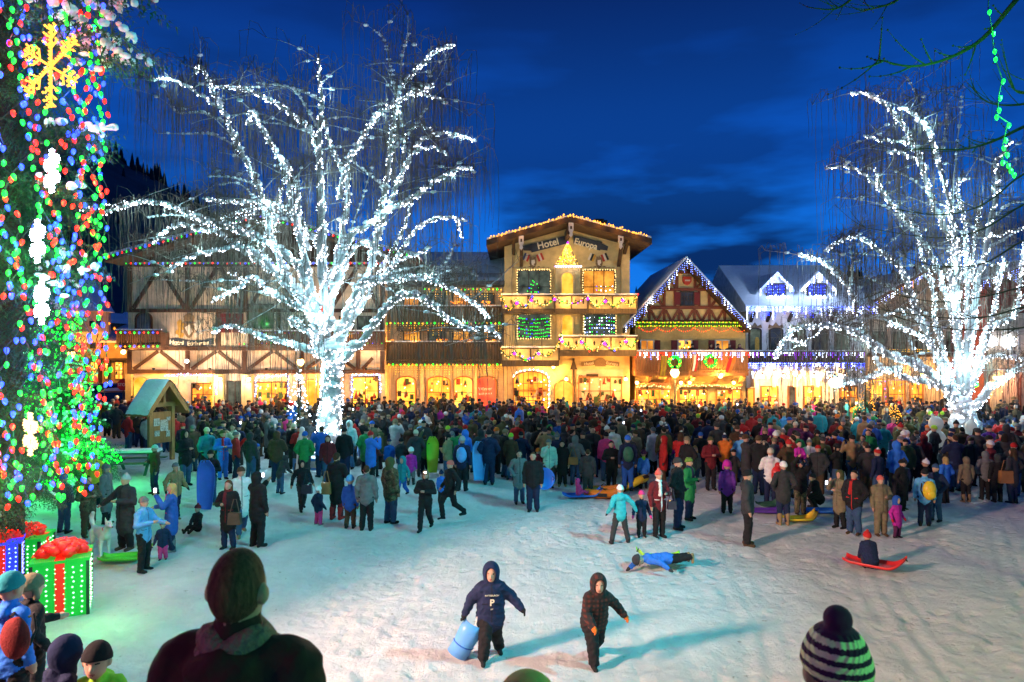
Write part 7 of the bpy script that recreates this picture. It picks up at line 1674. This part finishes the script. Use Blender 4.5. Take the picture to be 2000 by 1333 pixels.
def sled(label, loc, rot, mt, L_=1.15, w=.46, group='sleds on the snow', **k):
    t = thing('sled', label, 'sled', loc, 0, group); t.rotation_euler = rot; sled_mesh(L_, w, **k).build('shell', M[mt], t, smooth=True)
    MB().tube([(L_*.46, -.06, .24), (L_*.52, 0, .20), (L_*.46, .06, .24)], .012, 5).build('tow_rope', M['wire'], t); return t
def onsnow(px, py, dz=0): d = DG(py); x = PX(px, d); return (x, d, gh1(x, d)+dz)
sled('bright green sled lying flat beside the toddler', onsnow(246, 1097  , .06), (0, 0, R(12)), 'plastic_green', 1.0, .5)
sled('blue sled under the pink child', onsnow(1138, 972  , .06), (0, 0, R(8)), 'plastic_blue', 1.2, .5)
sled('blue sled lying empty at the feet of the olive coat', onsnow(1612, 1003  , .06), (0, 0, R(-8)), 'plastic_blue', 1.2, .5)
sled('purple sled by the grey parka', onsnow(1497, 1003  , .06), (0, 0, R(-5)), 'plastic_purple', 1.0, .46)
sled('teal sled beside the purple sled', onsnow(1505, 992  , .06), (0, 0, R(15)), 'bench_green', .8, .42)
sled('yellow sled edge under the black snowsuit', onsnow(1563, 1018  , .06), (0, 0, R(4)), 'plastic_yellow', .9, .45)
sled('red sled carrying the child with the red hat', onsnow(1708, 1108, .12), (0, 0, R(-38)), 'plastic_red', 1.15, .55)
sled('lime sled under the child lying face down', onsnow(1290, 1103, .13), (0, 0, R(190)), 'plastic_lime', 1.0, .5)
d_ = DG(990); sled('tall blue sled held upright by the person in black', (PX(412, d_), d_-.28, gh1(PX(412, d_), d_)+.66), (0, R(-84), R(90)), 'plastic_blue', 1.45, .52, None, curl=.12)
d_ = DG(925); sled('lime sled held upright in the crowd edge', (PX(846, d_), d_-.1, gh1(0, d_)+.7), (0, R(-84), R(90)), 'plastic_lime', 1.3, .45, None, curl=.12)
d_ = DG(945); sled('sky blue sled held upright beside the navy jacket', (PX(936, d_), d_-.1, gh1(0, d_)+.8), (0, R(-84), R(90)), 'plastic_sky', 1.3, .45, None, curl=.12)
t = thing('disc_sled', 'round royal blue disc sled held behind the black jacket', 'sled', (0, 0, 0)); d_ = DG(998)-.05; t.location = (PX(1062, d_), d_+.2, PZ(938, d_)); t.rotation_euler = (R(80), 0, R(14)); MB().lathe([(.02, .0), (.2, .02), (.29, .07), (.31, .10), (.30, .11), (.27, .08), (.2, .045), (.02, .03)], (0, 0, 0), 24).build('dish', M['plastic_blue'], t, smooth=True); MB().tube([(.24, -.05, .1), (.28, 0, .16), (.24, .05, .1)], .012, 5).build('handle', M['wire'], t)
# inflatable toboggans
def raft(label, px, py, rz, mt, L_=1.05, tilt=0):
    x, y, z = onsnow(px, py, .16); t = thing('inflatable_sled', label, 'sled', (x, y, z)); t.rotation_euler = (tilt, 0, rz); pts = []
    for i in range(25): a = 2*math.pi*i/24; pts.append((L_/2*math.cos(a), .34*math.sin(a), .12*max(0, math.cos(a))**2))
    MB().tube(pts, .13, 9, cap=False).build('tube', M[mt], t, smooth=True); MB().box(-L_*.4, L_*.4, -.28, .28, -.08, -.02).build('floor', M['iron'], t)
    for s in (-1, 1): MB().box(-.15, .15, s*.46-.02, s*.46+.015, -.06, .05).build('panel', M['iron'], t); MB().tube([(-.1, s*.34, .12), (0, s*.34, .19), (.1, s*.34, .12)], .014, 5).build('handle', M['wire'], t)
raft('orange inflatable toboggan on the snow behind the turquoise jacket', 1178, 968, R(-12), 'plastic_orange'); raft('yellow inflatable toboggan propped behind the orange one', 1242, 952, R(50), 'plastic_yellow', .95, R(-38))
# roll-up blue sled dragged by the boy
d_ = DG(1278); x = PX(912, d_); t = thing('roll_sled', 'blue roll up plastic sled hanging from the sweatshirt child', 'sled', (x, d_-.12, PZ(1240, d_))); t.rotation_euler = (R(8), R(28), R(10)); mb = MB(); n = 16
for i in range(n+1):
    a = R(200)*i/n-R(100)
    for z_ in (-.27, -.1, .1, .27):
        q = .15+.012*math.sin(z_*22); mb.v.append((q*math.sin(a), -q*math.cos(a)*.8, z_))
for i in range(n):
    for j in range(3): mb.f.append((i*4+j, i*4+j+1, (i+1)*4+j+1, (i+1)*4+j)); mb.m.append(0)
s_ = mb.build('sheet', M['plastic_sky'], t, smooth=True); so_ = s_.modifiers.new('solid', 'SOLIDIFY'); so_.thickness = .012
for z_ in (-.09, .1): MB().tube([(.158*math.sin(R(200)*i/12-R(100)), -.158*math.cos(R(200)*i/12-R(100))*.8, z_) for i in range(13)], .010, 5).build('rib', M['plastic_blue'], t, smooth=True)
MB().tube([(.0, -.1, .27), (-.02, -.02, .36), (.03, .04, .27)], .012, 5).build('handle', M['white_paint'], t)
# wrapped light-up presents
emit('bow_red', (1.0, .018, .008), .32, 'AUTO')
def present(label, px, py, d, w, h, rz, mt, rib):
    x = PX(px, d); z = PZ(py, d); t = thing('lit_present', label, 'present', (x, d, z), rz, 'light up presents beside the fir'); a = w/2
    t.location.z = min(z, gh1(x, d)+.02) if z > gh1(x, d)+.6 else z
    for k, (c, s) in enumerate(((1, 0), (0, 1), (-1, 0), (0, -1))):
        mb = MB(); f_ = MB(); q = lambda u, v, o: ((a+o)*c-u*s, (a+o)*s+u*c, v)
        f_.add([q(-a, 0, 0), q(a, 0, 0), q(a, h, 0), q(-a, h, 0)], [(0, 1, 2, 3)]); pn = f_.build('panel', M[mt], t)
        for j in range(10):
            for i in range(6):
                p_ = q((i-2.5)*w/6.4+random.uniform(-.01, .01), .06+j*(h-.1)/9.5+random.uniform(-.01, .01), .012); mb.octa(p_, .019)
        mb.build('bulbs', M['bulb_led' if 'green' in mt else 'bulb_coolblue'], pn, kind='stuff')
        for u in (-a, a): f2 = MB(); f2.bar(q(u, 0, .005), q(u, h, .005), .045, .045); f2.build('frame', M['metal_pole'], t)
        rbm = MB(); rbm.add([q(-.07, 0, .02), q(.07, 0, .02), q(.07, h+.01, .02), q(-.07, h+.01, .02)], [(0, 1, 2, 3)]); rbm.build('ribbon', M[rib], t)
    MB().box(-a-.03, a+.03, -a-.03, a+.03, h, h+.05).build('lid', M[mt], t)
    MB().box(-.075, .075, -a-.035, a+.035, h+.051, h+.06).build('ribbon', M[rib], t); MB().box(-a-.035, a+.035, -.075, .075, h+.061, h+.07).build('ribbon', M[rib], t)
    bw_ = MB()
    for k in range(15):
        an = k*2.4; q = .12*w+.28*w*(k/15)**.6; bw_.blob((q*math.cos(an), q*math.sin(an), h+.10+.16*w*(1-k/15)), (.15*w, .15*w, .11*w), .5, 0, k+3, 8, 6)
    bw_.build('bow', M['bow_red'], t, smooth=True); lb = MB()
    for k in range(46): an = random.uniform(0, 6.28); q = .46*w*random.random()**.5; lb.octa((q*math.cos(an), q*math.sin(an), h+.12+.22*w*(1-q/(.5*w))+.06), .012)
    lb.build('bow_bulbs', M['bulb_red'], t, kind='stuff')
    return t
present('green lit present with red bow at the foot of the slope', 122, 1192, 11.8, .80, .92, R(28), 'present_green', 'present_red')
present('green lit present with red bow behind the first by the fir', 50, 1130, 13.4, .72, .80, R(15), 'present_green', 'present_red')
present('blue lit present at the edge of the fir', 6, 1150, 12.4, .55, .85, R(30), 'present_blue', 'present_red')
lamp('present_glow', W3(190, 1150, 11.0), 25, (.05, 1, .2), .06); lamp('present_glow', W3(110, 1050, 11.2), 14, (1, .06, .03), .06)
mat('maroon_cloth', (.16, .012, .012), .85, .3, 12, .3)
# white dog
pr = []; C = lambda a, b, ra, rb, k=.04, fl=1.0: pr.append(('c', a, b, ra, rb, fl, 0, k)); E = lambda c, r, k=.03: pr.append(('e', c, r, 0, k))
C((.28, 0, .56), (.02, 0, .55), .15, .135, .06, .8); C((.02, 0, .55), (-.30, 0, .57), .13, .115, .06, .8); C((.30, 0, .60), (.46, 0, .80), .10, .075); E((.50, 0, .84), (.10, .075, .08)); C((.54, 0, .82), (.66, 0, .79), .052, .032)
for s in (-1, 1):
    C((.27, s*.085, .5), (.25, s*.09, .27), .06, .036); C((.25, s*.09, .27), (.27, s*.09, .03), .034, .028); C((.27, s*.09, .03), (.32, s*.09, .025), .03, .026)
    C((-.27, s*.08, .54), (-.20, s*.095, .34), .085, .05); C((-.20, s*.095, .34), (-.33, s*.095, .20), .045, .03); C((-.33, s*.095, .20), (-.29, s*.095, .03), .028, .026); C((-.29, s*.095, .03), (-.24, s*.095, .025), .03, .026)
    C((.46, s*.05, .90), (.45, s*.065, 1.0), .03, .010, .015)
tl = [(-.38, 0, .62), (-.50, 0, .74), (-.52, 0, .88), (-.44, 0, .97)]
for a, b in zip(tl, tl[1:]): C(a, b, .05, .045)
v, q, mi = grow(pr, .018); x, y, z = onsnow(196, 1083); dog = ob('dog', npmesh('dog', v, q, [M['dog_fur']])); dog.location = (x, y, z); dog.rotation_euler = (0, 0, R(-38)); dog.scale = (.9, .9, .9); tag(dog, 'white dog with curled tail and collar standing beside the presents', 'dog')
MB().tube([(.36+.0+.085*math.cos(a)*.6, .085*math.sin(a), .70-.085*math.cos(a)*.6) for a in np.linspace(0, 6.28, 15)], .016, 5, cap=False).build('collar', M['plastic_red'], dog)
for s in (-1, 1): MB().blob((.575, s*.045, .865), .012, 0, nu=6, nv=4).build('eye', M['eye'], dog)
MB().blob((.69, 0, .80), .018, 0, nu=6, nv=4).build('nose', M['eye'], dog)
# carved snow figures at the lit trees
def snow_figure(label, px, py, d, parts):
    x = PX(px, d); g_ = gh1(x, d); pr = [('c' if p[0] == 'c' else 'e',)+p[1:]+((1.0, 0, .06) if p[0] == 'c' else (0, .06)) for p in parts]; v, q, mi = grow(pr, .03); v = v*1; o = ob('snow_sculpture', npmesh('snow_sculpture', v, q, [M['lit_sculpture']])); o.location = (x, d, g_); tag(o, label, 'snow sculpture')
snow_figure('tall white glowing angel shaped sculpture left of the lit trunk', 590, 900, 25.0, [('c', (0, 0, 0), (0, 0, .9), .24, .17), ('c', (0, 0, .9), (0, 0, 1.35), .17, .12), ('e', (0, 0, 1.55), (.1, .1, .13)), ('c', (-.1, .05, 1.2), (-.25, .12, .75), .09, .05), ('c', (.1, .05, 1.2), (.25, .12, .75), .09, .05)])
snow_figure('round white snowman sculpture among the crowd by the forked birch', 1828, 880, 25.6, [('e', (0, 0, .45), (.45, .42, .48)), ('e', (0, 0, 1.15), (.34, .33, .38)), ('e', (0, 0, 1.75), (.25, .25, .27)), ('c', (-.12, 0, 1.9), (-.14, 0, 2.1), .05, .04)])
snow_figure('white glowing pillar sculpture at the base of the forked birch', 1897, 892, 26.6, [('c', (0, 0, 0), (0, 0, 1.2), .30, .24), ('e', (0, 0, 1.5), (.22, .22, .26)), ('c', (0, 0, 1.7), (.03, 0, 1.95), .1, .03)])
for lab, px, d in (('snowy stone ring around the lit trunk', 640, 26.9), ('snowy stone ring around the forked birch', 1895, 28.4)):
    x = PX(px, d); t = thing('tree_planter', lab, 'planter', (x, d, 0)); g0 = gh1(x, d); n = 22
    for k in range(n):
        a = k*2*math.pi/n; MB().blob((1.25*math.cos(a), 1.25*math.sin(a), g0+.12), (.2, .2, .17), .3, 0, k+1, 7, 5).build('stone', M['slate'], t)
    MB().lathe([(1.2, .0), (1.1, .22), (.6, .30), (.05, .34)], (0, 0, g0), 22).build('snow_fill', M['snow'], t, smooth=True)
t = thing('sponsor_board', 'low pale blue banner board by the lit trunk', 'banner', onsnow(612, 922)); MB().box(-.75, .75, -.03, .03, .08, .5).build('board', M['plastic_sky'], t); MB().box(-.6, .6, -.04, -.031, .16, .4).build('panel', M['white_paint'], t)
for s in (-.7, .7): MB().box(s-.03, s+.03, -.02, .25, 0, .5).build('leg', M['metal_pole'], t)
# bags and phones
def bag(label, px, fy, dz, mt, w=.3, h=.26, dx=.0, dy=-.22):
    d = DG(fy); x = PX(px, d)+dx; t = thing('shoulder_bag', label, 'bag', (x, d+dy, gh1(x, d)+dz)); MB().prism([(-w/2, 0), (w/2, 0), (w/2*.85, h), (-w/2*.85, h)], -.06, .06).build('pouch', M[mt], t); MB().tube([(-w*.35, 0, h), (-w*.1, .02, h+.3), (w*.1, .02, h+.3), (w*.35, 0, h)], .012, 4).build('strap', M[mt], t); MB().box(-w*.42, w*.42, -.075, -.06, h*.45, h*.95).build('flap', M[mt], t)
bag('grey handbag of the auburn haired person', 466, 1068, .62, 'leather'); bag('dark handbag swinging from the black jacket by the trunk', 604, 996, .5, 'car_paint'); bag('paper shopping bag held by the person with red boots', 641, 1014, .72, 'kiosk_wood', .26, .3); bag('large brown shoulder bag by the forked birch', 1954, 980, .6, 'kiosk_wood', .4, .36); bag('black camera bag of the maroon parka', 1308, 1046, .75, 'car_paint', .22, .2); bag('tan satchel on the grey hooded sweater', 1118, 946, .72, 'kiosk_wood', .34, .24)
def backpack(label, px, fy, top, mt, dy=-.2):
    d = DG(fy); x = PX(px, d); z = PZ(top, d); t = thing('backpack', label, 'backpack', (x, d+dy, z-.45)); MB().blob((0, 0, .22), (.17, .12, .25), .08, nu=12, nv=7).build('pack', M[mt], t, smooth=True); MB().blob((0, -.09, .14), (.12, .06, .12), .08, nu=10).build('pocket', M[mt], t, smooth=True)
    for s in (-1, 1): MB().tube([(s*.09, .04, .4), (s*.1, .14, .44), (s*.12, .16, .2), (s*.1, .06, .05)], .018, 5).build('strap', M['iron'], t)
backpack('patterned blue backpack on the person facing the crowd', 902, 958, 873, 'plastic_sky'); backpack('dark teal backpack under the bright blue hat', 1225, 958, 872, 'bench_green'); backpack('red backpack on the child in the blue coat', 1806, 1025, 938, 'plastic_yellow')
for o in COL.objects:
    if o.get('label') == 'red backpack on the child in the blue coat': o['label'] = 'yellow and blue backpack on the child near the forked birch'
t = thing('backpack', 'red backpack with white edge on the child by the presents', 'backpack', (PX(30, 5.8), 5.80, PZ(1240, 5.8)-.15)); MB().blob((0, 0, .12), (.12, .075, .18), .06, nu=14, nv=9).build('pack', M['maroon_cloth'], t, smooth=True)
for s in (-1, 1): MB().tube([(s*.08, .05, .28), (s*.085, .10, .30), (s*.09, .12, .15), (s*.08, .06, .03)], .012, 5).build('strap', M['iron'], t)
GPH = 'glowing phones held up'
for lab, px, py, d in (('phone glowing in the hand of the royal blue coat', 303, 958, 15.0), ('phone raised by the tall person in black', 514, 928, 15.6), ('phone glowing in the hand of the olive coat', 1614, 943, 17.2), ('phone glowing in the crowd before the kiosk', 470, 826, 24.5), ('phone lit under the blue lit crowd before the gold hotel', 1062, 781, 32), ('phone screen in the crowd before the timbered house', 1252, 802, 30), ('phone screen near the white dormer house crowd', 1365, 793, 31), ('phone screen shining below the balcony wing', 1218, 826, 28), ('phone screen near the forked birch crowd', 1795, 856, 25), ('phone screen in the crowd beside the snow laden birch', 690, 800, 33), ('phone screen before the timbered gable house', 1440, 790, 33)):
    t = thing('phone', lab, 'phone', W3(px, py, d), R(random.uniform(-25, 25))); MB().box(-.036, .036, -.006, .006, -.065, .065).build('case', M['iron'], t); MB().box(-.028, .028, -.011, -.0065, -.045, .045).build('screen', M['phone_screen'], t)
    if d < 20: lamp('screen_glow', (0, -.1, 0), .8, (.8, .85, 1), .02, t)
t = thing('head_lamp', 'pink white head lamp on the khaki ear flap hat', 'head lamp', (PX(832, DG(1032)), DG(1032)-.16, PZ(921, DG(1032)))); MB().lathe([(.02, -.02), (.035, 0), (.02, .02)], (0, 0, 0), 8).build('lens', M['lamp_white'], t); MB().box(-.03, .03, 0, .04, -.03, .03).build('housing', M['plastic_red'], t)
d_ = DG(985); t = thing('baby', 'baby wrapped in a red blanket in the arms of the white sweater', 'baby', (PX(1512, d_), d_-.22, PZ(925, d_))); MB().blob((0, 0, 0), (.17, .13, .26), .1, nu=12, nv=8).build('blanket', M['plastic_red'], t, smooth=True); MB().blob((.02, -.03, .27), .095, .05, nu=12, nv=8).build('head', M['plastic_red'], t, smooth=True)
# flood lamps added on unseen poles at the hill to light the snow
def flood(label, loc, target, power, colr, size, blend, rad):
    g_ = gh1(loc[0], loc[1]); t = thing('added_flood_lamp', label, 'flood lamp', (loc[0], loc[1], g_)); h = loc[2]-g_; MB().lathe([(.09, 0), (.06, h-.2)], (0, 0, 0), 8).build('pole', M['metal_pole'], t); v = Vector(target)-Vector(loc); v.normalize()
    MB().box(-.2, .2, -.12, .12, h-.2, h+.12).build('housing', M['iron'], t); l = lamp('added_flood_light', tuple(Vector((0, 0, h))+v*.35), power, colr, rad, t, 'SPOT'); l.data.spot_size = size; l.data.spot_blend = blend; l.rotation_euler = v.to_track_quat('-Z', 'Y').to_euler()
flood('assumed warm flood lamp on an unseen pole left of the hill', (-10.5, 3.6, 6.6), (6.5, 13.0, 0), 15500, (1.0, .58, .45), R(52), .45, .8)  # unseen lamp, assumed from warm light on the snow and shadows falling right
flood('added cool flood lamp on a tall pole right of the hill', (13.0, 8.0, 13.5), (-8.5, 16.5, 0), 13000, (.02, .62, .74), R(60), .6, .4)  # unseen lamp added to bring more cyan onto the snow
flood('assumed green flood lamp on an unseen pole right of the hill', (15, 4.0, 6.5), (5, 15, 0), 1500, (.5, 1.0, .40), R(70), .6, .25)  # unseen lamp, assumed from greenish light and the shadows falling left

o = Vector((-3.4, 1.2, 5.6)); st = thing('bulb_string', 'added unseen string of red bulbs on the hill left of the watcher in maroon', 'string lights', tuple(o)); line = [Vector((.02*math.sin(k), 0, -.16*k)) for k in range(12)]  # unseen string added to rim the near figures with red
rbm = bm['bulb_red']
for q in line: ob('bulb', rbm, st, (q.x, q.y, q.z-.02)).scale = (.5, .5, .5)
MB().tube(line, .004, 4).build('wire', M['wire'], st)
for k in (3, 8): lamp('red_glow', (line[k].x+.07, line[k].y, line[k].z), 24, (1, .16, .10), .02, st)

o = Vector((3.3, .9, 5.4)); st = thing('bulb_string', 'added unseen string of green bulbs on the hill right of the striped hat', 'string lights', tuple(o)); line = [Vector((.02*math.sin(k), 0, -.16*k)) for k in range(12)]  # unseen string added to throw green on the near heads
for q in line: ob('bulb', bm['bulb_green'], st, (q.x, q.y, q.z-.02)).scale = (.5, .5, .5)
MB().tube(line, .004, 4).build('wire', M['wire'], st)
for k in (3, 8): lamp('green_glow', (line[k].x-.07, line[k].y, line[k].z), 60, (.16, 1, .22), .02, st)
